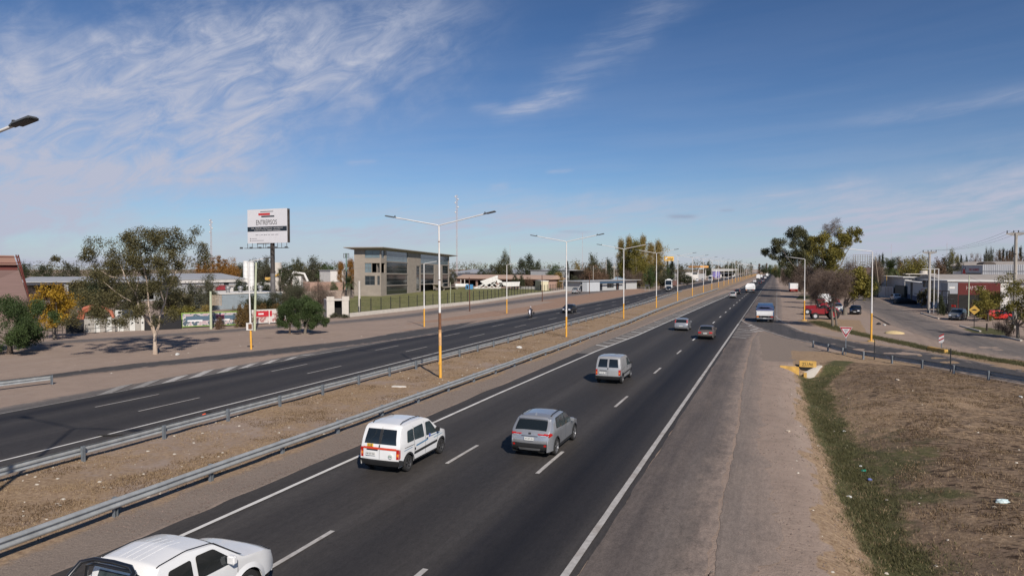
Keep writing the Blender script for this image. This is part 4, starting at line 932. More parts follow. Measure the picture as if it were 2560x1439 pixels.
# towards the camera
v = veh('motorcycle', -35.75, 0, math.pi, 'dark touring motorcycle with side cases coming along the far lane', 'motorcycle', GR_S)
my = float(gp(1328, 794.5)[1]); v.location = (-35.85, my, ZR+.02); v.rotation_euler = (0, 0, math.pi+.12); moto(v)
RID = mat('rider_suit', (.035, .035, .05), .7)
rj = [(0, -.22, .98, .15), (0, -.17, 1.14, .155), (0, -.10, 1.34, .17, .12), (0, -.06, 1.46, .07), (0, -.04, 1.53, .06)]
re = [(0, 1), (1, 2), (2, 3), (3, 4)]
for g in (-1, 1):
    k = len(rj); rj += [(g*.19, -.08, 1.38, .065), (g*.34, .06, 1.20, .05), (g*.36, .26, 1.13, .04), (g*.37, .31, 1.12, .035), (g*.12, -.20, .95, .10), (g*.25, .18, .86, .085), (g*.20, -.06, .50, .06), (g*.20, .10, .44, .045)]
    re += [(2, k), (k, k+1), (k+1, k+2), (k+2, k+3), (0, k+4), (k+4, k+5), (k+5, k+6), (k+6, k+7)]
rider = skin_figure('person', rj, re, RID, None, v.location, math.pi+.12)
tag(rider, 'motorcycle rider in dark riding clothes and a light helmet, hands on the handlebar', 'person')
hm = MB().ball((0, -.02, 1.66), .14, 9, 1.08).build('helmet', mat('helmet_pale', (.45, .40, .40), .25, coat=.5), rider, smooth=60)
MB().add([(-.10, .085, 1.62), (.10, .085, 1.62), (.09, .10, 1.70), (-.09, .10, 1.70)], [(0, 1, 2, 3)]).build('visor', GLASS, rider)
v = veh('car', -33.75, (120.7-11.9)/.9325-1.7, math.pi, 'black hatchback with bright headlights approaching behind the motorcycle', 'car', GR_S); car(v, BLKP, 'hatch', dark=True, pl='AC 640 BN')
carat('hatch', BLKP, -34.4, 238, math.pi, 'black car driving just in front of the white tractor unit', 'car', GR_S)
v = veh('truck', -37.9, 268, math.pi, 'white tractor unit with a brown trailer approaching on the left carriageway', 'truck', GR_S); semi(v, WHT, mat('brown_tarp', (.20, .10, .08), .8), 14)
clone(v, -36.8, 430, math.pi, 'white truck far away on the left carriageway, beyond the brown trailer', 'truck', GR_S, .95)
carat('sedan', BLKP, -36.5, 515, math.pi, 'dark car beyond the far white truck on the left carriageway', 'car', GR_S)
carat('sedan', SIL2, -36.6, 566, math.pi, 'pale sedan, second of the distant cars on the left carriageway', 'car', GR_S)
carat('mpv', WHT, -37.0, 660, math.pi, 'white minivan, farthest of the distant cars on the left carriageway', 'car', GR_S)
# frontage side
fp = gp(1441, 733.5); v = veh('pickup_truck', fp[0], fp[1], .02, 'grey pickup driving away on the frontage road', 'pickup'); 
pickup(v, SIL2)
# right side parked
p = gp(2141, 786); carat('hatch', BLKP, p[0], p[1]+1.5, math.pi-.15, 'black car parked on the dirt beside the bare trees', 'car')
p = gp(2398, 800); carat('mpv', GRYP, p[0], p[1]+1.0, math.pi-.45, 'grey minivan parked in front of the black forklift', 'car')
p = gp(2492, 800); v = veh('car', p[0]+.4, p[1]+1.2, R(-68), 'bright red station wagon parked under the yellow leaved trees', 'car'); car(v, REDP, 'hatch', dark=True); v.scale = (1, 1.12, 1)
p = gp(2238, 752); carat('mpv', WHT, p[0]+.5, p[1]+3, 0.1, 'white car parked at the grey gate behind a covered car', 'car')
p = gp(2094, 783); carat('mpv', WHT, p[0], p[1]+2.5, math.pi+.1, 'white van parked behind the red tractors', 'van')
p = gp(2058, 772); v = veh('truck', p[0]+1, p[1]+8, 0.2, 'white lorry parked behind the bare trees next to the tractors', 'truck'); dump_truck(v, WHT, WHT, WHT, 6.5, 2.4, False)
# parked trailer with a red chassis
p = gp(1977, 730); v = veh('trailer', p[0]+.8, p[1]+3.2, 0.05, 'white box trailer with a red chassis parked on the right verge', 'trailer')
MB().box(-1.25, 1.25, -3.2, 3.2, 1.0, 2.9).build('box_body', WHT, v, bevel=.05); MB().box(-1.2, 1.2, -3.25, 3.2, .82, 1.0).build('chassis', REDP, v); MB().box(-1.2, 1.2, -3.3, -3.2, .45, .6).build('bumper', REDP, v)
for g in (-1, 1): wheel(v, g*1.0, -1.9, .48, .4, g, STEEL); wheel(v, g*1.0, 2.0, .48, .4, g, STEEL)
def tractor(root):
    TR = mat('tractor_red', (.24, .012, .018), .35, 0, .1, 2, coat=.4); RW = mat('pale_rim', (.45, .45, .47), .5)
    MB().prism([(-.38, .3, .75), (-.38, 2.25, .80), (-.38, 2.3, 1.35), (-.38, 1.9, 1.52), (-.38, .3, 1.62)], (.76, 0, 0)).build('bonnet', TR, root, smooth=40, bevel=.07)
    MB().box(-.3, .3, -1.2, 2.1, .55, .9).build('chassis', UND, root); MB().box(-.36, .36, 2.27, 2.33, .85, 1.3).build('grille', BLK, root)
    MB().box(-.45, .45, -1.0, .25, .95, 1.25).build('platform', TR, root)
    for g in (-1, 1):
        for yy in (-1.0, .22): MB().cyl((g*.5, yy, 1.2), (g*.48, yy*.9, 2.5), .035).build('cab_post', BLK, root)
        MB().tube([(g*.78, -1.55, 1.05), (g*.78, -1.25, 1.60), (g*.78, -.75, 1.78), (g*.78, -.2, 1.62)], [.12, .2, .2, .12], 6).build('fender', TR, root, smooth=50)
        o = MB().lathe([(-.20, .42), (-.22, .45), (-.22, .74), (-.12, .80), (.12, .80), (.22, .74), (.22, .45), (.2, .42)], 'x', (0, 0, 0), 30, caps=False).build('rear_wheel', TYRE, root, smooth=30); o.location = (g*.85, -.85, .80)
        MB().lathe([(g*.14, .46), (g*.18, .44), (g*.08, .12), (g*.08, .02)], 'x', (0, 0, 0), 24).build('rim', TR, o)
        o = MB().lathe([(-.12, .26), (-.14, .28), (-.14, .47), (-.08, .52), (.08, .52), (.14, .47), (.14, .28), (.12, .26)], 'x', (0, 0, 0), 28, caps=False).build('front_wheel', TYRE, root, smooth=30); o.location = (g*.80, 1.75, .52)
        MB().lathe([(g*.10, .30), (g*.13, .29), (g*.05, .1), (g*.09, .08), (g*.09, .01)], 'x', (0, 0, 0), 24).build('rim', RW, o)
    MB().box(-.58, .58, -1.1, .32, 2.45, 2.56).build('cab_roof', TR, root, bevel=.04); MB().box(-.25, .25, -.9, -.35, 1.25, 1.75).build('seat', BLK, root, bevel=.05)
    MB().cyl((.28, 1.1, 1.5), (.28, 1.1, 2.3), .045).build('exhaust', BLK, root); MB().tube([(0, .25, 1.5), (0, .02, 1.72)], .025).build('steering_column', BLK, root)
    return root
p = gp(2062, 798); a_ = empty('tractor', (p[0]+.3, p[1]+.6, 0), R(97), 'red farm tractor with pale front rims, nearest of the two by the bare trees', 'tractor', 'red tractors parked by the trees'); tractor(a_)
p = gp(2040, 787); clone(a_, p[0]+.4, p[1]+.9, R(92), 'second red farm tractor, parked just behind the nearest one', 'tractor', 'red tractors parked by the trees', z=0)
p = gp(2070, 770); clone(a_, p[0]+.6, p[1]+1.9, R(80), 'dark red tractor farthest back behind the other two', 'tractor', 'red tractors parked by the trees', z=0)
# covered car
p = gp(2252, 760); v = empty('covered_car', (p[0]+1.0, p[1]+1.2, 0), R(-78), 'car under a black cover parked beside the white and blue workshop', 'car')
sc_ = Shell(4.3, .92, [(.05, .10), (.0, .4), (.05, .85), (.3, 1.0), (.9, 1.35), (1.4, 1.45), (2.2, 1.43), (2.8, 1.25), (3.3, 1.0), (4.0, .85), (4.25, .6), (4.3, .1)], .06, (9,), .1, .8, .3, .2, n=50, sig=8); sc_.body('cover', mat('black_cover', (.012, .012, .014), .55, bump=.6, bscale=4), v, .12)
MB().box(-.7, .7, -1.9, 1.9, .05, .5).build('underbody', UND, v)
# forklift
p = gp(2364, 785); v = empty('forklift', (p[0]+.6, p[1]+1.2, 0), R(150), 'large black forklift with a tall mast standing in front of the workshop', 'forklift')
for g in (-1, 1):
    MB().box(g*.45, g*.60, 1.2, 1.4, .2, 4.0).build('mast_rail', BLK, v); MB().box(g*.2, g*.32, 1.4, 2.3, .15, .25).build('fork', BLK, v); wheel(v, g*.75, .9, .45, .35, g, REDP); wheel(v, g*.75, -1.0, .42, .35, g, REDP)
    for yy in (-.9, .7): MB().cyl((g*.6, yy, 1.1), (g*.55, yy, 2.5), .05).build('cage_post', BLK, v)
for z_ in (.5, 1.6, 2.8, 3.85): MB().box(-.6, .6, 1.22, 1.36, z_, z_+.14).build('mast_crossbar', BLK, v)
MB().box(-.7, .7, -1.6, 1.1, .4, 1.15).build('body', BLK, v, bevel=.08); MB().box(-.65, .65, -1.0, .8, 2.5, 2.58).build('cage_roof', BLK, v); MB().box(-.6, .6, -1.75, -1.4, .5, 1.5).build('counterweight', REDP, v, bevel=.08)
MB().box(-.3, .3, -.6, -.1, 1.15, 1.7).build('seat', BLK, v, bevel=.05)
# left side parked vehicles
FW = float
p = bg(1380, 300); carat('mpv', WHT, p[0], p[1], math.pi-.3, 'white car at the yard edge, left one of the pair by the cream kiosk', 'car')
p = bg(1393, 298); carat('mpv', WHT, p[0], p[1], math.pi-.3, 'white car at the yard edge, right one of the pair by the cream kiosk', 'car')
p = bg(1430, 245); v = empty('pickup_truck', (p[0], p[1], 0), R(-95), 'white pickup parked behind the fence near the gatehouse', 'pickup'); pickup(v, WHT)
for i, (px, D, lb) in enumerate([(1768, 420, 'white car on the lot by the yellow roofed station'), (1781, 440, 'pale car on the lot next to the far white truck'), (1806, 560, 'small white car outside the low station building'), (1890, 1000, 'pale car far up the left carriageway under the last poles')]):
    p = bg(px, D); carat('hatch', (WHT, SIL2, WHT, SIL2)[i], p[0]-(6 if i < 3 else 0), p[1], math.pi, lb, 'car')
# ---------------------------------------------------------------- street furniture
GALV = mat('galvanised_steel', (.36, .375, .38), .5, .35, .2, 2.5, bump=.1)
GALVD = mat('weathered_galvanised', (.24, .27, .30), .5, .5, .25, 2.5)
PW = mat('pole_white', (.68, .66, .64), .5, 0, .12, 2, dirt=.25); PY = mat('pole_yellow', (.70, .36, .05), .6, 0, .15, 2, dirt=.45); RUST = mat('rusty_steel', (.16, .07, .035), .85, 0, .4, 5)
LHEAD = mat('lamp_housing', (.10, .105, .11), .5, .2, .1, 3); LGL = mat('lamp_glass', (.05, .045, .04), .2)
CONC = mat('concrete', (.33, .30, .265), .85, 0, .14, 1.2, bump=.2); CONCL = mat('pale_concrete', (.50, .46, .41), .85, 0, .1, 1.5, bump=.1)
YEL = mat('yellow_curb_paint', (.58, .35, .085), .75, 0, .2, 2.5, dirt=.65, bump=.3)
BROWNP = mat('brown_pole', (.10, .045, .03), .8, 0, .3, 3); GREENP = mat('pale_green_pole', (.42, .45, .32), .8, 0, .15, 3)
def wbeam(path, facing, z0=0.0):
    P = resample(path, step=.95); d = np.gradient(P, axis=0); d /= np.hypot(*d.T)[:, None]; nr = np.c_[d[:, 1], -d[:, 0]]*facing
    prof = [(0, .41), (.055, .425), (.09, .465), (.09, .50), (.02, .55), (.02, .60), (.09, .65), (.09, .685), (.055, .725), (0, .74)]
    rng = np.random.default_rng(len(P)); wob = np.convolve(rng.normal(0, .03, len(P)+8), np.ones(9)/9, 'valid')*1.6; wz = np.convolve(rng.normal(0, .02, len(P)+8), np.ones(9)/9, 'valid')*1.5
    V = np.concatenate([np.c_[P+nr*(dd_+wob[:, None]), np.full(len(P), z)+wz+z0] for dd_, z in prof]); n = len(P)
    Fq = [(c*n+i, c*n+i+1, (c+1)*n+i+1, (c+1)*n+i) for c in range(len(prof)-1) for i in range(n-1)]
    return P, nr, npmesh('beam', V, Fq)
def guardrail(path, facing, label, spacing=3.81, maxposts=98, group='steel guardrails', z0=-.12):
    path = np.asarray(path, float); base = path[0]; P, nr, me = wbeam(path, facing, z0)
    root = empty('guardrail', (0, 0, 0), 0, label, 'guardrail'); setsmooth(me, 50); link('beam', me, GALV, root)
    Q = resample(path, step=spacing)
    dq = np.gradient(Q, axis=0); dq /= np.hypot(*dq.T)[:, None]; nq = np.c_[dq[:, 1], -dq[:, 0]]*facing
    b = MB(); b.box(-.055, .055, -.16, -.145, -.05, .74); b.box(-.055, -.045, -.16, -.03, -.05, .74); b.box(.045, .055, -.16, -.03, -.05, .74); b.box(-.05, .05, -.145, .0, .48, .70)
    post = b.build('post', GALVD, root); first = True
    for i in range(min(len(Q), maxposts)):
        o = post if first else post.copy()
        if not first: COL.objects.link(o); o.parent = root
        first = False
        gz = float(ground_z(Q[i])[0]) if Q[i][0] > -28 else 0
        o.location = (Q[i][0], Q[i][1], z0); o.rotation_euler = (0, 0, math.atan2(dq[i][1], dq[i][0])+(math.pi if facing > 0 else 0))
    return root
yA_ = [(-25.9, -8), (-25.9, 110), (-26.6, 150), (-28.0, 190), (-29.4, 232)]
guardrail(yA_, -1, 'long grey guardrail beside the left carriageway, its posts turned to the camera', 3.85)
yB_ = [(-19.0, -8), (-19.0, 95), (-19.6, 118), (-20.0, 145), (-20.3, 180), (-20.0, 215), (-19.9, 262)]
guardrail(yB_, 1, 'long grey guardrail beside the right carriageway, its smooth beam facing the lanes', 3.85)
guardrail([tuple(gp(x, y)[:2]) for x, y in ((-350, 1012), (-60, 984), (60, 968), (128, 960))], -1, 'short grey guardrail with a crushed end beside the far ramp at the left edge', 3.8)
guardrail([tuple(gp(x, y)[:2]) for x, y in ((2035, 868), (2070, 876), (2089, 882), (2149, 895), (2225, 906.6), (2320, 922), (2438, 943), (2600, 972), (2800, 1010))], -1, 'grey guardrail along the curved exit ramp on the right', 2.7, z0=-.10)
# tubes and lamps
def lamp_head(parent, x, z, sgn, tilt, name='lamp_head'):
    h = MB(); h.prism([(0, -.10, -.03), (0, .10, -.03), (0, .06, .05), (0, -.06, .05)], (.22, 0, 0)); h.prism([(.18, -.17, -.04), (.18, .17, -.04), (.18, .12, .045), (.18, -.12, .045)], (.66, 0, 0)); h.box(.84, .90, -.12, .12, -.035, .0)
    o = h.build(name, LHEAD, parent, bevel=.012); o.location = (x, 0, z); o.rotation_euler = (0, -tilt, 0 if sgn > 0 else math.pi)
    MB().box(.24, .80, -.14, .14, -.052, -.041).build('lamp_glass', LGL, o); MB().cyl((.10, 0, .05), (.10, 0, .13), .04, n=8).build('photocell', BLK, o); return o
def double_lamp(root, rusty=False):
    zt_ = 10.75
    b = MB(); b.cyl((0, 0, 2.3), (0, 0, 6.9), .088, .080, 14); b.cyl((0, 0, 6.9), (0, 0, 9.6), .066, .060, 14); b.cyl((0, 0, 9.6), (0, 0, zt_), .058, .055, 14); b.build('pole', PW, root, smooth=40)
    MB().cyl((0, 0, -.05), (0, 0, 2.3), .105, .100, 14).build('yellow_base', PY, root, smooth=40)
    MB().box(-.07, .07, -.125, -.10, .95, 1.15).build('inspection_hatch', PY, root)
    for z in (6.88, 9.58): MB().cyl((0, 0, z), (0, 0, z+.05), .10 if z < 8 else .078, n=14).build('collar', RUST if rusty else PW, root)
    for g in (-1, 1):
        MB().tube([(0, 0, zt_-.06), (g*.15, 0, zt_+.02), (g*3.5, 0, zt_+.66)], .042, 10).build('arm', PW, root, smooth=50); lamp_head(root, g*3.45, zt_+.66, g, .18)
    if rusty:
        MB().cyl((0, 0, 2.32), (0, 0, 3.4), .1095, .106, 14).build('faded_band', mat('faded_yellow', (.62, .36, .16), .6, 0, .4, 4, dirt=.6), root, smooth=40)
        MB().cyl((0, 0, 3.41), (0, 0, 4.6), .1055, .102, 14).build('rust_band', RUST, root, smooth=40)
LY0 = float(gp(1101, 944)[1]); LX0 = float(gp(1101, 944)[0])
l0 = empty('street_lamp', (LX0, LY0, 0), 0, 'double arm lamp post in the median with a rusty band, nearest in full view', 'street lamp', 'double arm lamp posts in the median'); double_lamp(l0, True); l0.rotation_euler[1] = -.008
l1 = empty('street_lamp', (LX0, LY0-31, 0), 0, 'lamp at the top left edge whose pole stands outside the frame', 'street lamp', 'double arm lamp posts in the median'); double_lamp(l1)
ordn = 'second third fourth fifth sixth seventh eighth ninth tenth eleventh twelfth thirteenth fourteenth fifteenth sixteenth seventeenth eighteenth nineteenth twentieth'.split()
cm_ = cmap()
for i in range(1, 27):
    c = copy_tree(l1, cm_); c.location = (LX0, LY0+31*i, 0); c.rotation_euler = (0, RNG.normal(0, .004), RNG.normal(0, .02))
    lab = f'{ordn[i-1]} double arm lamp post of the median row, counted from the rusty one' if i <= len(ordn) else ('farthest double arm lamp posts of the median row, merged in the distance')
    tag(c, lab, 'street lamp', 'double arm lamp posts in the median')
def single_lamp(root, H, arm, yb=2.4, sgn=1):
    MB().cyl((0, 0, yb), (0, 0, H*.6), .085, .07, 12).build('pole', PW, root, smooth=40); MB().cyl((0, 0, H*.6), (0, 0, H), .062, .05, 12).build('pole_top', PW, root, smooth=40)
    MB().cyl((0, 0, -.05), (0, 0, yb), .10, .098, 12).build('yellow_base', PY, root, smooth=40)
    MB().tube([(0, 0, H-.05), (sgn*.12, 0, H+.05), (sgn*arm, 0, H+.32)], .035, 8).build('arm', PW, root, smooth=50); lamp_head(root, sgn*(arm-.05), H+.32, sgn, .14)
for (bx, by, ty, arm, lb) in ((628, 873, 655, 1.5, 'single arm lamp post with a white box, in front of the low banners'), (1060.5, 816, 659, 1.9, 'single arm lamp post standing before the concrete building'), (1267, 782.5, 662, 1.9, 'single arm lamp post standing before the white scrap heap')):
    p = gp(bx, by); H = zt(ty, depth(p)); e = empty('street_lamp', p, .1, lb, 'street lamp', 'single arm lamp posts along the frontage'); single_lamp(e, H, arm)
    if bx < 700: e.rotation_euler = (0, -.02, .35); MB().box(-.35, .25, -.16, -.08, 1.85, 2.55).build('sign_box', mat('sign_white', (.6, .58, .55), .6), e); MB().box(-.15, .2, -.17, -.162, 1.95, 2.45).build('sign_panel', RUST, e)
for (bx, by, ty, arm, lb) in ((2178, 853, 629, 2.3, 'single arm lamp post on a yellow concrete foot by the exit ramp'), (2010.5, 801, 648, 2.0, 'single arm lamp post beside the red tractors')):
    p = gp(bx, by); H = zt(ty, depth(p)); e = empty('street_lamp', p, 0, lb, 'street lamp', 'single arm lamp posts by the exit ramp'); single_lamp(e, H, arm, 3.0, -1)
    MB().cyl((0, 0, -.02), (0, 0, .12), .42, .34, 12).build('concrete_foot', YEL, e)
def pole(px, by, ty, r, m, name, label, cat, lean=0, foot=None):
    p = gp(px, by); H = zt(ty, depth(p)); o = empty(name, p, 0, label, cat); MB().cyl((0, 0, 0), (lean, 0, H), r, r*.75, 10).build('shaft', m, o, smooth=40)
    if foot: MB().cyl((0, 0, 0), (lean*.1, 0, H*.1), r*1.03, r*1.02, 10).build('black_foot', foot, o)
    return o
pole(636.5, 826, 656, .16, GREENP, 'concrete_pole', 'pale green post right behind the lamp post with the white box', 'pole', .35)
pole(898.6, 787, 702, .22, CONCL, 'concrete_pole', 'white tapered post with a black foot in front of the concrete building', 'pole', 0, BLK)
for px, by, ty, lb in ((1174.5, 778, 693, 'rusty brown post on the sandy verge, left of the single arm lamp'), (1356, 753, 687, 'rusty brown post in line with the cream kiosk'), (1473.8, 734, 682, 'rusty brown post in front of the gatehouse'), (1544, 724, 689, 'thin rusty post with a crossbar at the end of the gatehouse'), (796.5, 775, 699, 'rusty post behind the weeping trees')):
    pole(px, by, ty, .11, BROWNP, 'steel_post', lb, 'post', -.1)
pole(1126, 764, 705, .06, GREENP, 'steel_post', 'thin pale green post at the right end of the concrete building', 'post')
pole(1483, 721, 664, .10, CONCL, 'concrete_pole', 'pale thin pole in front of the gatehouse roof', 'pole')
pole(1515, 715, 649, .16, CONCL, 'concrete_pole', 'tall pale pole rising behind the gatehouse', 'pole')
o = pole(1535, 717, 660, .16, CONCL, 'floodlight_mast', 'pale mast with a lamp bar beside the gatehouse', 'mast'); MB().box(-1.0, 1.0, -.1, .1, 8.2, 8.5).build('lamp_bar', CONCL, o)
pole(2186, 898, 848, .05, BLK, 'marker_post', 'thin dark marker post behind the guardrail, left of the two', 'post'); pole(2376, 930, 871, .05, BLK, 'marker_post', 'thin dark marker post behind the guardrail, right of the two', 'post')
pole(2467, 826, 808, .11, mat('dark_wood', (.03, .022, .018), .8), 'bollard', 'short dark bollard on the grass island near the red car', 'bollard')
# yield sign
p = gp(2114, 886); D = depth(p); e = empty('yield_sign', p, R(-16), 'triangular yield sign with a red border behind the ramp guardrail', 'sign')
z0_, z1_ = zt(846, D), zt(817, D); hw_ = W2(15, D); SR = mat('sign_red', (.45, .02, .03), .4); SW = mat('sign_face', (.72, .70, .70), .4)
MB().box(-.035, .035, .02, .08, 0, z1_-.2).build('post', GALVD, e)
MB().prism([(-hw_, 0, z1_), (0, 0, z0_), (hw_, 0, z1_)], (0, .015, 0)).build('rim', SW, e); MB().prism([(-hw_*.92, -.006, z1_-.04), (0, -.006, z0_+.10), (hw_*.92, -.006, z1_-.04)], (0, .005, 0)).build('border', SR, e)
MB().prism([(-hw_*.66, -.012, z1_-.16), (0, -.012, z0_+.32), (hw_*.66, -.012, z1_-.16)], (0, .005, 0)).build('face', SW, e)
for k, (w_, s_) in enumerate((('CEDA', .15), ('EL', .13), ('PASO', .13))): text('lettering', w_, s_, INK, e, (0, -.016, z1_-.30-.16*k), (math.pi/2, 0, 0), .8)
# striped marker on yellow block
p = gp(2353, 877); D = depth(p); e = empty('chevron_marker', p, R(-20), 'small sign with diagonal red stripes on a yellow block', 'sign'); w_ = W2(5.5, D); a_, b_ = zt(857, D), zt(838, D)
MB().box(-.035, .035, .02, .08, 0, b_).build('post', GALVD, e); MB().prism([(-w_, 0, a_), (w_*.3, 0, a_), (w_, 0, a_+.2), (w_, 0, b_), (-w_*.3, 0, b_), (-w_, 0, b_-.2)], (0, .015, 0)).build('panel', SW, e)
for k in range(2): MB().prism([(-w_*.95, -.006, a_+.15+k*.36), (w_*.95, -.006, a_+.40+k*.36), (w_*.95, -.006, a_+.53+k*.36), (-w_*.95, -.006, a_+.28+k*.36)], (0, .004, 0)).build('red_stripe', SR, e)
p0, p1 = gp(2318, 874), gp(2361, 882); a_ = math.atan2(p1[1]-p0[1], p1[0]-p0[0]); L_ = float(np.hypot(*(p1-p0)[:2])); e = empty('kerb_block', p0, a_, 'yellow painted concrete block beneath the striped marker', 'kerb block'); MB().box(0, L_, 0, .35, -.02, .32).build('block', YEL, e, bevel=.02)
# bump sign
p = gp(2435, 820); D = depth(p); e = empty('warning_sign', p, R(-22), 'yellow diamond bump warning sign on the grass island', 'sign'); c_ = zt(774.5, D); r_ = W2(12, D)
MB().box(-.04, .04, .02, .08, 0, c_).build('post', BLK, e); MB().prism([(-r_, 0, c_), (0, 0, c_-r_), (r_, 0, c_), (0, 0, c_+r_)], (0, .02, 0)).build('panel', mat('sign_yellow', (.75, .46, .10), .4), e)
MB().prism([(-r_*.55, -.006, c_-.08), (r_*.55, -.006, c_-.08), (r_*.3, -.006, c_+.05), (0, -.006, c_+.12), (-r_*.3, -.006, c_+.05)], (0, .004, 0)).build('bump_symbol', INK, e)
# power poles and wires
def power_pole(px, D, ty, label, arm, by=None):
    p = bg(px, D); H = zt(ty, D); e = empty('power_pole', p, R(-25), label, 'power pole'); MB().cyl((0, 0, 0), (0, 0, H), .26, .17, 12).build('shaft', CONC, e, smooth=40)
    MB().prism([(-arm, -.1, H-.12), (-arm, -.1, H+.02), (-.3, -.1, H+.10), (.3, -.1, H+.10), (arm, -.1, H+.02), (arm, -.1, H-.12), (.3, -.1, H-.32), (-.3, -.1, H-.32)], (0, .2, 0)).build('crossarm', CONCL, e)
    for x_ in (-arm+.1, -.25, .25, arm-.1): MB().cyl((x_, 0, H+.02), (x_, 0, H+.36), .08, .05, 8).build('insulator', BLK, e)
    return e, p, H
D1_, D2_ = 88, 120
e1, q1, H1 = power_pole(2538, D1_, 583, 'tall concrete power pole behind the yellow leaved trees at the right edge', 1.05)
MB().box(-.9, .1, -.2, -.1, zt(686, D1_), zt(686, D1_)+.12).build('lower_bracket', BLK, e1); MB().box(-.5, .1, -.2, -.1, zt(636, D1_), zt(636, D1_)+.1).build('upper_bracket', BLK, e1)
e2, q2, H2 = power_pole(2323, D2_, 630, 'concrete power pole rising through the white workshop roofs', 1.1)
q3, H3 = bg(2225, 190), 9.5; q0, H0 = bg(2950, 42), zt(540, 42)
WIRE = mat('wire', (.03, .03, .032), .6)
def wires(a, ha, b, hb, offs, label, sag=.9, r=.012):
    e = empty('power_lines', (0, 0, 0), 0, label, 'power line'); d = np.array([b[0]-a[0], b[1]-a[1]]); d /= np.hypot(*d); nr = np.array([d[1], -d[0]])
    for of in offs:
        pts = []
        for t in np.linspace(0, 1, 17): pts.append((a[0]+(b[0]-a[0])*t+nr[0]*of, a[1]+(b[1]-a[1])*t+nr[1]*of, ha+(hb-ha)*t+.35-sag*4*t*(1-t)))
        MB().tube(pts, r, 4).build('wire', WIRE, e)
wires(q1, H1, q2, H2, (-.95, 0, .95), 'three power lines strung between the two concrete power poles', .8); wires(q2, H2, q3, H3, (-.9, .9), 'power lines running from the farther power pole to the palm', .9, .015); wires(q0, H0, q1, H1, (-.95, 0, .95), 'power lines leaving the frame over the right edge')
wires(bg(-300, 150), zt(650, 150), bg(330, 150), zt(657, 150), (0,), 'upper overhead wire behind the red brown tower', .3, .02); wires(bg(-300, 152), zt(662, 152), bg(330, 152), zt(666, 152), (0,), 'lower overhead wire behind the red brown tower', .3, .02)
pole(2421, 790, 688, .09, GREENP, 'steel_post', 'thin service pole in front of the dark red container', 'pole'); w_ = bg(2421, 108)
wires(w_, zt(690, 108)-.35, bg(2480, 117), zt(712, 117), (0,), 'service cable from the thin pole down to the red container', .3, .015)
# lattice masts
MAST = mat('mast_red_white', (.45, .38, .38), .6, 0, .25, .3)
def mast(px, D, ty, label, w=.5, grow=False):
    p = bg(px, D); H = zt(ty, D); e = empty('radio_mast', p, .3, label, 'radio mast'); b = MB()
    for g in range(3): a = g*2.094; b.cyl((w*math.cos(a), w*math.sin(a), 0), (w*math.cos(a), w*math.sin(a), H), w*.16, n=4)
    n_ = int(H/(w*3))
    for k in range(n_):
        for g in range(3):
            a, c = g*2.094, (g+1)*2.094; z_ = k*H/n_; b.cyl((w*math.cos(a), w*math.sin(a), z_), (w*math.cos(c), w*math.sin(c), z_+H/n_), w*.09, n=3, caps=False)
    b.build('lattice', MAST, e)
    if grow:
        for k, z_ in enumerate((.98, .95, .91, .86, .80)): MB().ball((w*(1.5 if k % 2 else -1.5), 0, H*z_), .9*w, 5).build('dish', PW, e)
    return e
mast(1142, 420, 488, 'tallest red and white radio mast, behind the concrete building', .55, True); mast(529, 330, 548, 'white radio mast above the orange poplars', .38, True); mast(1456, 600, 582, 'thin radio mast behind the leafless brown tree', .35); mast(1275, 640, 612, 'faint thin radio mast between the two tall dark trees', .28); mast(2227, 420, 612, 'thin mast standing above the palm', .12); mast(2366, 460, 606, 'thin mast above the brown trees on the right', .12)
p = bg(866, 205); e = empty('floodlight_mast', p, 0, 'green steel mast with a floodlight rack beside the concrete building', 'mast'); H_ = zt(633, 205); MB().cyl((0, 0, 0), (0, 0, H_), .28, .14, 8).build('shaft', mat('green_steel', (.12, .2, .18), .6), e)
for z_ in (H_-.2, H_-1.4): MB().box(-.9, .9, -.1, .1, z_, z_+.15).build('rack', STEEL, e)
for x_ in (-.9, -.3, .3, .9): MB().box(x_-.06, x_+.06, -.1, .1, H_-1.4, H_).build('rack_post', STEEL, e)

# ---------------------------------------------------------------- main billboard
BD = 128; pc = bg(668.5, BD); ang = YAW-R(25); br = empty('billboard', (*pc[:2], 0), ang, 'tall white advertising billboard on a dark steel column reading ENTREPISOS', 'billboard')
bw, bt, bb = 9.75, zt(523, BD), zt(607.5, BD); bh = bt-bb; T_ = .80
DKS = mat('dark_steel', (.055, .045, .04), .7, .2, .3, 1.5); BW = mat('billboard_vinyl', (.66, .65, .67), .5, 0, .02, 1); BN = mat('billboard_navy', (.014, .022, .032), .5); BR_ = mat('billboard_red', (.50, .035, .035), .5)
MB().box(-bw/2, bw/2, 0, .12, bb, bt).build('panel', BW, br); MB().box(-bw/2+.1, bw/2-.02, .12, T_, bb+.05, bt-.05).build('lattice_box', mat('lattice_dark', (.05, .04, .035), .8, 0, .7, 2.0), br)
MB().cyl((.75, .6, 0), (.75, .6, bb+.3), .42, .40, 16).build('column', DKS, br, smooth=40); MB().cyl((.75, .6, 6.9), (.75, .6, 7.3), .50, .50, 16).build('column_flange', DKS, br, smooth=40)
MB().cyl((.75, .6, 0), (.75, .6, 6.9), .46, .44, 16).build('column_sleeve', mat('grey_steel', (.14, .13, .13), .7, 0, .25, 1), br, smooth=40)
X_ = lambda c: -bw/2+(c-95)/1558*bw
Z_ = lambda v: bt-v/1095*bh
def bpan(name, x0, x1, v0, v1, m, y=-.008): MB().box(X_(x0), X_(x1), y, y+.006, Z_(v1), Z_(v0)).build(name, m, br)
bpan('logo_bar', 620, 1130, 70, 90, BN); bpan('logo_bar', 540, 1000, 125, 198, BR_); bpan('logo_bar', 655, 1170, 213, 260, BN); bpan('text_band', 95, 1653, 562, 716, BN)
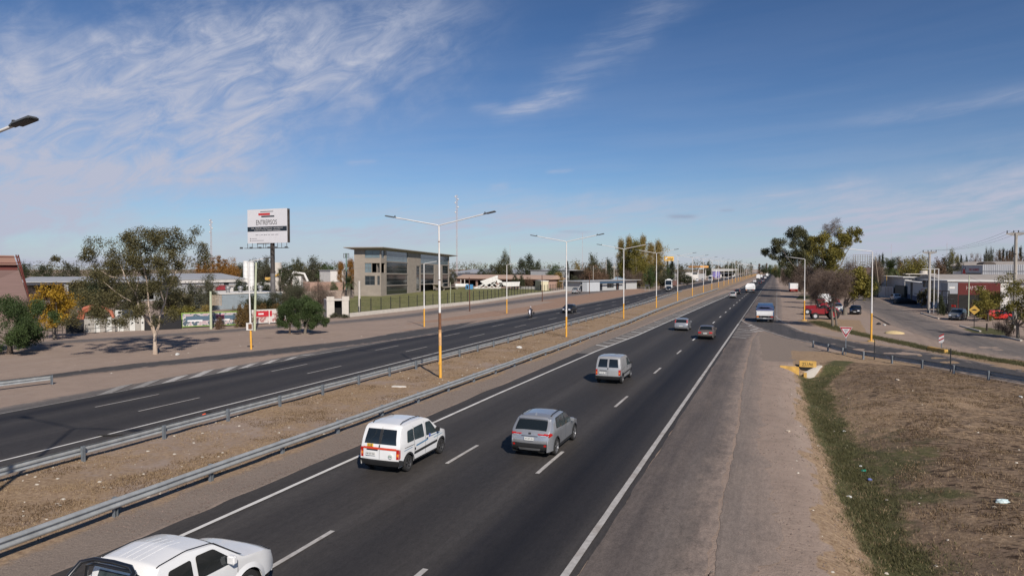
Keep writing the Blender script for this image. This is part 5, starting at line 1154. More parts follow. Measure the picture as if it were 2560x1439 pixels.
def textfit(name, s, x0, x1, v0, v1, m, y=-.014):
    o = text(name, s, 1.0, m, br, (0, 0, 0), (math.pi/2, 0, 0), ext=.002); co = np.array([v_.co for v_ in o.data.vertices]); mn, mx_ = co.min(0), co.max(0)
    sx = (X_(x1)-X_(x0))/(mx_[0]-mn[0]); sz = (Z_(v0)-Z_(v1))/(mx_[1]-mn[1])
    o.data.transform(Matrix.Diagonal((sx, sz, 1, 1)) @ Matrix.Translation((-(mn[0]+mx_[0])/2, -(mn[1]+mx_[1])/2, 0))); o.location = ((X_(x0)+X_(x1))/2, y, (Z_(v0)+Z_(v1))/2); return o
textfit('headline', 'ENTREPISOS', 450, 1270, 345, 505, INK)
textfit('band_text', 'PISOS · CERÁMICOS · PORCELLANATOS · REVESTIMIENTOS', 250, 1500, 592, 628, SW); textfit('band_text', 'ADHESIVOS · BACHAS · GRIFERÍA · SANITARIOS', 365, 1395, 655, 688, SW)
GI = mat('grey_print', (.16, .16, .18), .6)
for x0, x1, s_ in ((415, 535, 'Pilares'), (640, 710, 'vite'), (800, 885, 'Killka'), (920, 1000, 'LPS'), (1040, 1165, 'ilva'), (1200, 1320, 'Roca')): bpan('brand_mark', x0, x1, 818, 834, GI)
MB().prism([(X_(580), -.01, Z_(845)), (X_(612), -.01, Z_(845)), (X_(596), -.01, Z_(810))], (0, .005, 0)).build('brand_mark', INK, br); bpan('brand_mark', 750, 780, 812, 842, INK)
for v_, x1 in ((945, 475), (1008, 745)): bpan('contact_line', 245, x1, v_-7, v_+7, GI); MB().cyl((X_(205), -.01, Z_(v_)), (X_(205), 0, Z_(v_)), .10, n=12).build('contact_icon', INK, br)
f = MB(); zc = bb-.95
for x_ in (-bw/2, -bw/2+1.2, -bw/2+2.5, -.9, -.3, 1.35, 2.6, 3.6, bw/2-.05): f.box(x_-.03, x_+.03, -.05, .01, zc, bb)
f.box(-bw/2, bw/2+.5, -.9, -.8, zc-.04, zc+.04); f.box(-bw/2, bw/2+.5, -.05, .03, zc-.04, zc+.04); f.box(-bw/2+2.4, .6, -.05, .05, bb-.16, bb)
for x_ in (-bw/2, 0, bw/2): f.box(x_-.03, x_+.03, -.9, 0, zc-.04, zc+.02)
f.build('catwalk', DKS, br)
for x_ in (-bw/2-.4, -2.8, -.6, 1.6, 3.2, bw/2+.9): MB().box(x_-.28, x_+.28, -1.35, -1.0, zc-.1, zc+.22).build('floodlight', LHEAD, br, bevel=.04); MB().cyl((x_, -1.1, zc), (x_, -.8, zc), .03).build('floodlight_bracket', DKS, br)

# ---------------------------------------------------------------- building kit
def wall_holes(W, H, holes, t=.25, y0=0.0):
    xs = sorted({0, W, *[h[0] for h in holes], *[h[1] for h in holes]}); zs = sorted({0, H, *[h[2] for h in holes], *[h[3] for h in holes]}); mb = MB()
    for a, b in zip(xs[:-1], xs[1:]):
        run = None
        for c, d in zip(zs[:-1], zs[1:]):
            hole = any(h[0] <= (a+b)/2 <= h[1] and h[2] <= (c+d)/2 <= h[3] for h in holes)
            if not hole: run = (run[0], d) if run else (c, d)
            if (hole or d == zs[-1]) and run: mb.box(a, b, y0, y0+t, *run); run = None
    return mb
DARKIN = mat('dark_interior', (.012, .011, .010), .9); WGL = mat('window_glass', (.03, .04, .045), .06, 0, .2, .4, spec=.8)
WALLW = mat('white_render', (.60, .58, .55), .85, 0, .08, 1, dirt=.15); ROOFM = mat('metal_roof', (.42, .42, .42), .5, .2, .12, .6, vs=(4, .3, 1), dirt=.2); ROOFG = mat('grey_roof', (.36, .32, .28), .8, 0, .12, .5, dirt=.2)
GREYW = mat('grey_wall', (.34, .35, .36), .8, 0, .1, 1, dirt=.2); TILE = mat('tile_roof', (.42, .29, .22), .85, 0, .15, 3, vs=(6, 1, 1)); BRICK = mat('pink_masonry', (.36, .24, .19), .9, 0, .2, 2); STONE = mat('rough_stone_wall', (.36, .28, .23), .9, 0, .3, 3)
def bldg(name, label, cat, p0, p1, depth_, h, wall, roof=None, kind='flat', rise=1.0, holes=(), over=.3, glass=(), parapet=0, doors=(), opn='window', group=None):
    p0, p1 = np.array(p0), np.array(p1); a = math.atan2(p1[1]-p0[1], p1[0]-p0[0]); W = float(np.hypot(*(p1-p0)[:2])); e = empty(name, (*p0[:2], 0), a, label, cat, group)
    hs = [(u0*W, u1*W, z0, z1) for u0, u1, z0, z1 in list(holes)+list(glass)+list(doors)]
    mb = wall_holes(W, h, hs); mb.box(0, .25, .25, depth_-.25, 0, h); mb.box(W-.25, W, .25, depth_-.25, 0, h); mb.box(0, W, depth_-.25, depth_, 0, h); mb.build('wall', wall, e)
    for k, (u0, u1, z0, z1) in enumerate(hs):
        isg = len(holes) <= k < len(holes)+len(glass); isd = k >= len(holes)+len(glass)
        if isg:
            o = MB().box(u0, u1, .10, .14, z0, z1).build('window', WGL, e); fr = MB(); n_ = max(1, int((u1-u0)/1.2))
            for q in range(n_+1): x_ = u0+(u1-u0-.06)*q/n_; fr.box(x_, x_+.06, .04, .10, z0, z1)
            fr.box(u0, u1, .03, .095, (z0+z1)/2-.03, (z0+z1)/2+.03); fr.build('frame', STEEL, o)
        elif isd: MB().box(u0, u1, .12, .18, z0, z1).build('door', doormat, e)
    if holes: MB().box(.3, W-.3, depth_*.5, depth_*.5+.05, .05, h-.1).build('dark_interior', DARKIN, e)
    if roof is not None:
        r = MB(); o_ = over
        if kind == 'flat': r.box(-o_, W+o_, -o_, depth_+o_, h+.003, h+.22)
        elif kind == 'gable': r.prism([(-o_, -o_, h+.003), (-o_, -o_, h+.15), (-o_, depth_/2, h+rise), (-o_, depth_+o_, h+.15), (-o_, depth_+o_, h+.003)], (W+2*o_, 0, 0))
        elif kind == 'gablex': r.prism([(-o_, -o_, h+.003), (-o_, -o_, h+.12), (W/2, -o_, h+rise), (W+o_, -o_, h+.12), (W+o_, -o_, h+.003)], (0, depth_+2*o_, 0))
        elif kind == 'arch': r.prism([(-o_, -o_, h+.003)]+[(W/2-(W/2+o_)*math.cos(math.pi*k/14), -o_, h+.05+rise*math.sin(math.pi*k/14)) for k in range(15)]+[(W+o_, -o_, h+.003)], (0, depth_+2*o_, 0))
        elif kind == 'archy': r.prism([(-o_, -o_, h+.003)]+[(-o_, depth_/2-(depth_/2+o_)*math.cos(math.pi*k/14), h+.05+rise*math.sin(math.pi*k/14)) for k in range(15)]+[(-o_, depth_+o_, h+.003)], (W+2*o_, 0, 0))
        r.build('roof', roof, e, smooth=30)
    return e, W
doormat = mat('dark_door', (.02, .025, .032), .6)

# ---- concrete office building
e1v = np.array([.184, .983]); c0 = bg(952, 192); wdir = CR*e1v[0]+np.array([-math.sin(YAW), math.cos(YAW), 0])*e1v[1]
ob = empty('office_building', (*c0[:2], 0), math.atan2(wdir[1], wdir[0]), 'grey concrete office building with glass bays and a wide flat overhanging roof', 'building'); ob.rotation_euler = (0, R(.65), math.atan2(wdir[1], wdir[0]))
OC = mat('fair_faced_concrete', (.285, .245, .205), .85, 0, .16, .45, bump=.15, vs=(1, 1, 2.2), dirt=.12)
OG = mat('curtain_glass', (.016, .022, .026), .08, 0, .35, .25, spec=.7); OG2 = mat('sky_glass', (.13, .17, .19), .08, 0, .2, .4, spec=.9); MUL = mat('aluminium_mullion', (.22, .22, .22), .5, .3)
LF, DP, HT = 70.0, 8.0, 13.0
lh = [(.35, 3.3, 6.6, 9.3), (.6, 2.9, 10.7, 12.9), (4.4, 22.8, .25, 2.75), (4.4, 22.8, 3.0, 6.15), (4.4, 22.8, 6.45, 9.7), (4.4, 22.8, 9.9, 12.95), (31.1, 34.8, .9, 9.0), (35.6, 50.8, 0, 2.8), (35.6, 50.8, 3.1, 6.3), (35.6, 50.8, 6.6, 9.6), (35.6, 69.2, 9.9, 12.95), (61, 69.2, .5, 3.0), (61, 69.2, 3.2, 6.3), (61, 69.2, 6.6, 9.6)]
wall_holes(LF, HT, lh, .35).build('long_wall', OC, ob)
for k, (a_, b_, z0, z1) in enumerate(lh):
    if k in (0, 7): continue
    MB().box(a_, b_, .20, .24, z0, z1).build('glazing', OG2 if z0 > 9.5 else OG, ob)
    fr = MB(); nz = max(1, round((z1-z0)/1.05))
    for q in range(nz+1): z_ = z0+(z1-z0-.05)*q/nz; fr.box(a_, b_, .12, .197, z_, z_+.05)
    for x_ in (a_, b_-.07): fr.box(x_, x_+.07, .14, .19, z0, z1)
    fr.build('mullions', MUL, ob)
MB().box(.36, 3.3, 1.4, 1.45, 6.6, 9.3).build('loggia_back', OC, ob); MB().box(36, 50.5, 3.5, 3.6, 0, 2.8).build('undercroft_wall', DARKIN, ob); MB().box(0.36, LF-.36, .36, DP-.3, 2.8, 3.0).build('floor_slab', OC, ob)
# end wall lies in the plane x=0: build in its own frame
eh = [(.35, 4.8, 10.7, 12.95), (.35, 2.72, 6.65, 9.3), (2.8, 4.8, 6.65, 9.3), (.35, 1.1, 3.1, 5.7), (1.8, 4.8, 3.1, 5.7)]
def yzbox(mb, y0, y1, x0, x1, z0, z1): mb.box(x0, x1, y0, y1, z0, z1)
ew = wall_holes(DP, HT, eh, .35); ew2 = MB(); ew2.v = [(p[1], p[0], p[2]) for p in ew.v]; ew2.f = [tuple(reversed(f_)) for f_ in ew.f]
ew2.v = [(x_ if y_ > .001 else x_, max(y_, .352) if y_ < .36 else y_, z_) for x_, y_, z_ in ew2.v]; ew2.build('end_wall', OC, ob)
for k, (a_, b_, z0, z1) in enumerate(eh):
    if k == 1: continue
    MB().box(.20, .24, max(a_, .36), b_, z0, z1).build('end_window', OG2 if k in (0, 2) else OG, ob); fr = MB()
    for z_ in np.linspace(z0, z1-.06, 3 if k else 3): fr.box(.12, .197, max(a_, .36), b_, z_, z_+.06)
    for y_ in np.linspace(max(a_, .36), b_-.06, 3): fr.box(.14, .19, y_, y_+.06, z0, z1)
    fr.build('end_mullions', MUL, ob)
MB().box(.36, LF, DP-.3, DP, 0, HT).build('back_wall', OC, ob); MB().box(LF-.3, LF-.001, .36, DP-.31, 0, HT).build('far_wall', OC, ob)
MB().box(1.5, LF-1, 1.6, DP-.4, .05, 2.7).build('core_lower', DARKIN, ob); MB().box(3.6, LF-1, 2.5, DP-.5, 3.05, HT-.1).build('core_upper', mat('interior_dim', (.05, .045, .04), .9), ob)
rs = MB(); ro = (-2.2, 77.0, -1.4, DP+2.3)
rs.add([(ro[0], ro[2], HT+.55), (ro[1], ro[2], HT+.55), (ro[1], ro[3], HT+.55), (ro[0], ro[3], HT+.55), (ro[0], ro[2], HT+.75), (ro[1], ro[2], HT+.75), (ro[1], ro[3], HT+.75), (ro[0], ro[3], HT+.75), (0, 0, HT+.01), (LF, 0, HT+.01), (LF, DP, HT+.01), (0, DP, HT+.01)],
       [(4, 5, 6, 7), (0, 1, 5, 4), (1, 2, 6, 5), (2, 3, 7, 6), (3, 0, 4, 7), (8, 9, 1, 0), (9, 10, 2, 1), (10, 11, 3, 2), (11, 8, 0, 3), (8, 11, 10, 9)]); rs.build('roof', mat('roof_soffit', (.30, .27, .24), .8, 0, .1, 1), ob)
st = MB(); st.prism([(46, -3.2, 3.0), (46, -3.2, 2.7), (51.5, -3.2, 1.5), (66, -3.2, 1.5), (73, -3.2, -.3), (73, -3.2, .1), (66, -3.2, 1.8), (51.5, -3.2, 1.8)], (0, 2.4, 0)); st.box(53, 53.5, -3, -1, -.5, 1.5); st.box(62, 62.5, -3, -1, -.5, 1.5); st.build('stairs', OC, ob)

# ---- red brown clad structure at the left edge
CLB = mat('copper_cladding', (.155, .095, .085), .75, 0, .12, .5, vs=(.3, .3, 5), dirt=.15); CLR = mat('dark_red_steel', (.11, .022, .015), .7, 0, .3, 2); CLT = mat('orange_cladding', (.26, .145, .11), .7, 0, .1, .6)
p = bg(45, 102); D = 102; e = empty('clad_tower', (*p[:2], 0), YAW+R(37), 'sloping red brown clad tower with an orange top band at the left edge', 'building')
z1_, z2_, z3_ = zt(637, D), zt(662, D), zt(675, D); ex = W2(1, D)
MB().add([(-14, 0, 0), (25*ex+.4, -1.6, 0), (2*ex, 0, z3_), (-14, 0, z3_), (-14, 9, 0), (25*ex, 9, 0), (2*ex, 8, z3_), (-14, 8, z3_)], [(0, 1, 2, 3), (5, 4, 7, 6), (1, 5, 6, 2), (3, 2, 6, 7), (4, 0, 3, 7)]).build('cladding', CLB, e)
MB().box(-14, 0, .3, 7.6, z3_+.002, z2_).build('recess', CLR, e); MB().prism([(-14, -.2, z2_+.002), (-.1, -.2, z2_+.002), (-.45, -.2, z1_-.1), (-14, -.2, z1_)], (0, 8.2, 0)).build('top_band', CLT, e)
for k in range(5): z_ = z3_*(k+.5)/5.5; MB().box(-14, 3*ex+(z3_-z_)/z3_*20*ex, -.03-1.6*(1-z_/z3_)*.5, 0, z_, z_+.05)
r_ = MB(); 
for g in (0, .9): r_.cyl((25*ex+.5, -1.6+g, 0), (-.2+g*.3, -.2, z1_), .09)
for k in range(14): a = k/14; b_ = (k+1)/14; r_.cyl((25*ex+.5+(-.7-25*ex)*a, -1.6*(1-a), z1_*a), (25*ex+.5+(-.43-25*ex)*b_, -.7*(1-b_)-.1, z1_*b_), .06, n=4)
r_.build('corner_lattice', CLR, e); r2 = MB(); [r2.box(.05-W2(45, D)-6, .02, -.28, -.22, z1_-.35-k*.9, z1_-.28-k*.9) for k in range(2)]; r2.build('cladding_joint', CLR, e)

# ---- sheds and halls on the left
e, W = bldg('warehouse', 'long low grey roofed shed with an open dark front behind the yellow tree', 'building', bg(50, 155), bg(400, 165), 22, zt(705, 158), GREYW, ROOFM, 'gable', 1.15, holes=((.02, .30, .3, 4.0), (.33, .62, .3, 4.2), (.66, .95, .3, 4.2)), over=.8)
e, W = bldg('warehouse', 'grey industrial hall with a low hipped roof behind the billboard column', 'building', bg(448, 205), bg(612, 225), 26, zt(699, 212), GREYW, ROOFM, 'gable', 1.9, glass=(), doors=((.66, .74, .2, 3.6),), over=.6)
MB().box(0, W, -.5, -.42, zt(699, 212)-.9, zt(699, 212)-.1).build('fascia', WALLW, e)
for px, D, w_, lb in ((615, 228, 13.5, 'white cylindrical silo, left one of the pair'), (629, 226, 13.0, 'white cylindrical silo, right one of the pair')):
    p = bg(px, D); H_ = zt(654.5 if px < 620 else 657, D); r_ = W2(w_, D)/2; e = empty('silo', p, 0, lb, 'silo', 'white silos'); MB().cyl((0, 0, 0), (0, 0, H_), r_, r_, 24).build('tank', paint('silo_white', (.72, .72, .70), .5), e, smooth=40); MB().cyl((0, 0, H_), (0, 0, H_+.3), r_*1.02, r_*.9, 24).build('cap', WALLW, e)
    b = MB(); [b.cyl((0, 0, z_), (0, 0, z_+.05), r_*1.01, n=24) for z_ in np.arange(1.2, H_, 1.4)]; b.build('seam_ring', STEEL, e)
p = bg(691, 250); e = empty('water_tower', p, 0, 'beige concrete water tank behind the billboard column', 'tank'); H_ = zt(656, 250); MB().cyl((0, 0, H_-4.6), (0, 0, H_), 1.9, 1.9, 20).build('tank', CONCL, e, smooth=40); MB().cyl((0, 0, 0), (0, 0, H_-4.6), .9, .9, 12).build('stem', CONCL, e)
e, W = bldg('shed', 'low blue grey walled shed with three roof vents behind the rusty sign board', 'building', bg(535, 128), bg(705, 138), 9, zt(734, 132), mat('blue_grey_wall', (.24, .28, .31), .8, 0, .08, 1, dirt=.15), WALLW, 'flat', over=.15)
for u_ in (.24, .42, .72): v_ = MB(); v_.cyl((W*u_, 1.5, zt(734, 132)+.2), (W*u_, 1.5, zt(734, 132)+.9), .35, .35, 12); v_.ball((W*u_, 1.5, zt(734, 132)+1.15), .55, 6, .7); v_.build('roof_vent', STEEL, e, smooth=50)
e, W = bldg('house', 'small white building with a red arched awning behind the rusty sign board', 'building', bg(532, 152), bg(583, 156), 7, zt(716, 154), WALLW, ROOFG, 'flat', glass=((.55, .9, 1.0, 2.4),))
MB().prism([(W*.1+1.6*(1-math.cos(math.pi*k/8)), -.3, zt(724, 154)+1.1*math.sin(math.pi*k/8)) for k in range(9)], (0, .5, 0)).build('awning', mat('awning_red', (.28, .03, .04), .6), e)
bldg('boundary_wall', 'rough stone boundary wall left of the concrete building', 'wall', bg(752, 168), bg(884, 182), .5, 2.1, STONE, None)
bldg('shed', 'low salmon coloured shed behind the stone wall', 'building', bg(775, 205), bg(880, 215), 12, zt(706, 210), BRICK, None)
bldg('shed', 'small white shed among the dark trees left of the orange poplars', 'building', bg(826, 262), bg(858, 266), 8, zt(676, 264), WALLW, ROOFM, 'flat')
p = bg(748, 200); e = empty('batching_plant', p, YAW, 'white silo plant with pipes and yellow parts behind the bushes', 'machinery'); MB().box(-2, .5, 0, 2, 2, zt(690, 200)).build('hopper', WALLW, e); MB().tube([(-4, 0, 3), (-1.5, 0, zt(680, 200)), (1.5, 0, zt(684, 200)), (2.5, 0, 4)], .35, 8).build('pipe', WALLW, e, smooth=50); MB().box(-10, -8, 0, .5, zt(700, 200), zt(693, 200)).build('yellow_frame', YEL, e); MB().tube([(-9, 0, zt(697, 200)), (-5.6, 0, zt(684, 200))], .3).build('conveyor', YEL, e)
for k in range(3): q = bg(650+k*11, 190); m_ = MB().ball((0, 0, 0), 1.5, 6, .8, jit=.3).build('rubble_heap', WALLW, smooth=30); m_.location = (q[0], q[1], zt(708, 190)-1.2+.3*(k % 2)); tag(m_, ('left', 'middle', 'right')[k]+' pale rubble heap between the silos and the billboard column', 'rubble', 'rubble heaps behind the billboard column')
# far halls and yard right of the office building
e, W = bldg('warehouse', 'very long white industrial hall in the distance right of the concrete building', 'building', bg(1128, 470), bg(1372, 400), 40, zt(683, 430), mat('pale_hall', (.50, .52, .54), .7, 0, .06, .5, vs=(4, 1, .2)), ROOFM, 'gable', 2.6, glass=((.16, .22, 4.6, 5.4), (.42, .46, 4.6, 5.4), (.62, .66, 4.6, 5.4)), over=1)
e, W = bldg('shed', 'long tile roofed open shed behind the white scrap heap', 'building', bg(1143, 300), bg(1372, 270), 10, zt(697, 285), BRICK, TILE, 'gable', 1.7, holes=((.03, .22, .2, 2.8), (.24, .45, .2, 2.8), (.48, .70, .2, 2.8), (.74, .97, .2, 2.8)), over=1.0)
e, W = bldg('kiosk', 'small cream kiosk with a dark door beside the yard fence', 'kiosk', bg(1338, 250), bg(1353, 240), 2.6, zt(702, 246), mat('cream_render', (.60, .54, .38), .8), WALLW, 'flat', over=.1, doors=((.80, .99, .05, 2.1),))
p = bg(1352, 240)
e, W = bldg('gatehouse', 'low grey gatehouse with blue stripes and a flat canopy roof', 'building', bg(1452, 232), bg(1592, 262), 7, zt(702, 245), mat('grey_white_wall', (.42, .43, .43), .8, dirt=.1), ROOFM, 'flat', over=1.2, glass=((.04, .12, .8, 2.4), (.14, .24, .8, 2.4), (.44, .56, .8, 2.4)), doors=((.30, .36, .05, 2.3), (.60, .66, .05, 2.3), (.76, .79, .05, 2.4)))
MB().box(-1, W*.18, -3.2, -1.25, 0, 3.1).build('glass_porch', mat('pale_porch', (.5, .52, .54), .4), e); MB().box(0, W*.7, -1.45, -1.25, zt(702, 245)-.7, zt(702, 245)-.25).build('blue_stripe', mat('stripe_blue', (.06, .12, .2), .5), e)
bldg('warehouse', 'grey roofed open hall behind the leafless brown tree', 'building', bg(1420, 310), bg(1480, 330), 20, zt(676, 320), GREYW, ROOFM, 'flat', holes=((.05, .95, .3, 7),))
bldg('house', 'small pale house with a blue gable behind the bare trees', 'building', bg(1570, 285), bg(1600, 295), 8, zt(703, 290), mat('cream2', (.55, .48, .36), .8), mat('blue_gable', (.3, .38, .45), .7), 'gablex', 2)
e, W = bldg('warehouse', 'long white low industrial building with a stepped roof left of the yellow station sign', 'building', bg(1712, 455), bg(1745, 465), 20, zt(681, 460), WALLW, ROOFM, 'flat', glass=((.1, .5, 1, 2.5), (.55, .95, 3.8, 5)))
e, W = bldg('gas_station', 'service station with an orange yellow canopy in the distance', 'building', bg(1743, 500), bg(1762, 505), 10, 4.0, GREYW, None); MB().box(-.3, W+.3, -3, 8, zt(669, 500), zt(664, 500)).build('canopy', mat('canopy_orange', (.62, .32, .10), .6), e); [MB().box(x_, x_+.4, -1, -.6, 0, zt(669, 500)).build('canopy_post', WALLW, e) for x_ in (0, W-.4)]
e, W = bldg('gas_station', 'low pale station building with a flat roof behind the lamp row', 'building', bg(1800, 600), bg(1838, 700), 15, zt(681, 650), WALLW, None, holes=((.1, .9, .3, 3),)); MB().box(-4, W+2, -3, 12, zt(677, 650), zt(672, 650)).build('canopy', WALLW, e)
# portal sign gantry over the lot
p0, p1 = bg(1790, 520), bg(1842, 640); e = empty('sign_gantry', (*p0[:2], 0), math.atan2(p1[1]-p0[1], p1[0]-p0[0]), 'white tubular portal frame over the station lot entrance', 'gantry'); L_ = float(np.hypot(*(p1-p0)[:2])); h_ = zt(674, 575); MB().tube([(0, 0, 0), (0, 0, h_-2), (1.5, 0, h_), (L_-1.5, 0, h_), (L_, 0, h_-2), (L_, 0, 0)], .28, 8).build('portal', PW, e, smooth=40)
e, W = bldg('kiosk', 'small violet and white kiosk under the portal frame', 'kiosk', bg(1788, 560), bg(1800, 575), 4, zt(678, 565), mat('violet', (.25, .22, .5), .6), WALLW, 'gablex', 1)
# yellow roadside billboard
p = bg(1669, 330); D = 330; e = empty('billboard', (*p[:2], 0), YAW, 'small yellow billboard on a dark post between the poplars and the lamp row', 'billboard'); MB().box(W2(-9, D), W2(15, D), 0, .5, zt(652, D), zt(641, D)).build('panel', mat('board_yellow', (.72, .42, .08), .5), e); MB().cyl((0, .3, 0), (0, .3, zt(652, D)), .4, n=10).build('post', BLK, e); [MB().box(W2(a_, D), W2(a_+1.7, D), -.03, -.01, zt(649.5, D), zt(b_, D)).build('dark_mark', INK, e) for a_, b_ in ((-3, 646), (-.5, 644.5), (2.2, 646.5), (5, 644), (7.8, 646), (10.5, 645))]; MB().box(W2(-6, D), W2(-1, D), -.03, -.01, zt(648, D), zt(643.5, D)).build('white_mark', SW, e)
# notice board on the red verge
p = gp(1618, 727); e = empty('notice_board', (*p[:2], 0), YAW, 'blank dark notice board on two legs on the reddish verge', 'sign'); D = depth(p); MB().box(W2(-6, D), W2(6, D), 0, .08, zt(716, D), zt(710.5, D)).build('panel', BLK, e); [MB().box(x_, x_+.1, .09, .17, 0, zt(711, D)).build('leg', STEEL, e) for x_ in (W2(-5.5, D), W2(5, D))]

# white steel scrap, tank, container, trough trailer
SCR = mat('scrap_white', (.66, .65, .62), .5, .0, .15, .8, dirt=.25)
p = bg(1205, 262); D = 262; e = empty('steel_structure', (*p[:2], 0), YAW, 'tilted white steel hopper structure on trestle legs in the yard', 'scrap structure'); u = lambda a: W2(a-1205, D)
MB().prism([(u(1200), 0, zt(703, D)), (u(1214), 0, zt(713, D)), (u(1243), 0, zt(701, D)), (u(1245), 0, zt(688, D)), (u(1240), 0, zt(689, D))], (0, 4, 0)).build('hopper', SCR, e)
b = MB()
for a_, c_, z0, z1 in ((1184, 1205, 720, 712), (1205, 1225, 720, 707), (1225, 1206, 720, 708), (1237, 1222, 720, 705), (1222, 1240, 720, 703), (1252, 1236, 719, 709), (1240, 1250, 720, 710), (1196, 1212, 720, 708), (1186, 1252, 720.5, 720.5), (1186, 1210, 721, 709)): b.cyl((u(a_), 0, max(.1, zt(z0, D))), (u(c_), .3, zt(z1, D)), .16, n=6); b.cyl((u(a_), 3, max(.1, zt(z0, D))), (u(c_), 2.8, zt(z1, D)), .14, n=6)
b.build('trestle', SCR, e)
MB().prism([(u(1243), .5, zt(697, D)), (u(1243), .5, zt(707, D)), (u(1256), .5, zt(706, D)), (u(1254), .5, zt(702, D))], (0, 3, 0)).build('chute', SCR, e)
p = bg(1150, 262); e = empty('tank', (*p[:2], 0), YAW, 'white horizontal tank lying at the edge of the yard', 'tank'); MB().lathe([(-2.0, .2), (-1.7, .8), (3.2, .8), (3.5, .2)], 'x', (0, 0, 1.2), 16).build('shell', SCR, e, smooth=40); [MB().box(x_, x_+.3, -.5, .5, 0, .6).build('saddle', STEEL, e) for x_ in (-1.2, 2.2)]
for px in (1152, 1161.5): pole(px, 713+4, 698, .22, CONCL, 'concrete_pole', f'{"left" if px < 1155 else "right"} one of two short white posts behind the tank', 'post')
p = bg(1173, 258); e = empty('container', (*p[:2], 0), YAW, 'blue container box in the yard beside the white structure', 'container'); MB().box(W2(-9, 258), W2(9, 258), 0, 2.4, 0, zt(711, 258)).build('box', mat('container_blue', (.06, .22, .42), .5), e); MB().box(W2(-7, 258), W2(-3, 258), -.02, -.005, .2, 1.3).build('door', DARKIN, e)
p = bg(1280, 250); e = empty('trailer', (*p[:2], 0), YAW, 'long white trough trailer on dark wheels in the yard', 'trailer'); D = 250; MB().prism([(W2(-23, D), 0, zt(712, D)), (W2(-25, D), 0, zt(705, D)), (W2(20, D), 0, zt(704, D)), (W2(18, D), 0, zt(715, D)), (W2(-12, D), 0, zt(716, D))], (0, 2.4, 0)).build('trough', SCR, e)
for x_ in (-2.0, -1.0, 0, 1.0, 2.0): wheel(e, x_*1.0, 0, .5, .4, -1, RIMD, part='wheel'); 
for x_ in range(-5, 3): MB().box(x_-.05, x_+.05, -.06, 0, zt(715, D), zt(704.5, D)).build('rib', SCR, e)
p = bg(1385, 0+262)
bldg('slab_stack', 'flat stack of pale beams lying in front of the cream kiosk', 'beam stack', bg(1298, 262), bg(1345, 255), 2.5, .9, WALLW, None)

# ---- fence of the lawn: low wall, posts, mesh panels
fx = pxline([(873, 792), (1200, 757), (1322, 738), (1378, 732), (1440, 723.5), (1452, 721)]); FQ = resample(fx, step=3.0)
e = empty('fence', (0, 0, 0), 0, 'black mesh fence on a low pale wall around the lawn', 'fence'); base = MB()
for a_, b_ in zip(FQ[:-1], FQ[1:]):
    d = (b_-a_)/np.hypot(*(b_-a_)); n_ = np.array([d[1], -d[0]])*.1
    base.add([(*(a_-n_), 0), (*(b_-n_), 0), (*(b_+n_), 0), (*(a_+n_), 0), (*(a_-n_), .62), (*(b_-n_), .62), (*(b_+n_), .62), (*(a_+n_), .62)], [(4, 5, 6, 7), (0, 1, 5, 4), (1, 2, 6, 5), (2, 3, 7, 6), (3, 0, 4, 7)])
base.build('low_wall', CONCL, e)
wire = MB()
for i, a_ in enumerate(FQ):
    if i < 99: o = MB().box(-.05, .05, -.05, .05, 0, 2.75).build('fence_post', BLK, e); o.location = (*a_, .05)
    if i < len(FQ)-1:
        b_ = FQ[i+1]
        for k in range(1, 12): q = a_+(b_-a_)*k/12; wire.box(q[0]-.004, q[0]+.004, q[1]-.004, q[1]+.004, .64, 2.6)
        for z_ in (.75, 1.6, 2.5): wire.cyl((*a_, z_), (*b_, z_), .008, n=3, caps=False)
wire.build('mesh_panel', BLK, e, recalc=False)
e, W = bldg('guard_hut', 'pale concrete hut with a dark doorway at the corner of the lawn', 'hut', gp(817, 793.5), gp(873, 792), 3.2, zt(751.5, depth(gp(845, 793))), CONCL, CONCL, 'flat', over=.05, holes=((.34, .68, .02, 3.3),))
# ---- frontage panels: black boards, grey and white slabs, banners, railings
def panel_line(name, label, cat, px0, y0, px1, y1, ty, m, t=.15, group=None):
    p0, p1 = gp(px0, y0), gp(px1, y1); a = math.atan2(p1[1]-p0[1], p1[0]-p0[0]); L_ = float(np.hypot(*(p1-p0)[:2])); H = zt(ty, (depth(p0)+depth(p1))/2)
    o = MB().box(0, L_, 0, t, -.05, H).build(name, m, None, bevel=.015); o.location = (p0[0], p0[1], 0); o.rotation_euler = (0, 0, a); return tag(o, label, cat, group), L_, H, a
BKP = mat('black_panel', (.008, .008, .010), .6, 0, .2, 1)
o, *_ = panel_line('boundary_slab', 'wide black fence panel behind the yellow tree', 'fence panel', 164, 833, 209.5, 831.5, 799, BKP)
pxs = [210, 236, 250.5, 266, 280, 295, 309.5, 324, 338.5, 352.5, 361]; SG, SWH = mat('slab_grey', (.33, .31, .28), .85), mat('slab_white', (.56, .56, .53), .8, dirt=.2)
ordw = ['first', 'second', 'third', 'fourth', 'fifth']
for i in range(10):
    t_ = (pxs[i]-210)/150; wcol = i % 2 == 1
    o, L_, H, a = panel_line('boundary_slab', f'{ordw[i//2]} {"white" if wcol else "grey"} slab from the left in the slab fence, with a round hole', 'fence panel', pxs[i]+.3, 831-6*t_, pxs[i+1]-.3, 831-6*(pxs[i+1]-210)/150, (794.5 if wcol else 797)-5*t_, SWH if wcol else SG, group=('white' if wcol else 'grey')+' slabs of the frontage fence')
    h_ = MB().cyl((L_/2, -.01, .95), (L_/2, .02, .95), .11, n=12).build('hole', BKP, o)
panel_line('boundary_slab', 'long black fence panel behind the white eucalyptus trunk', 'fence panel', 362, 826, 454, 821.5, 790, BKP)
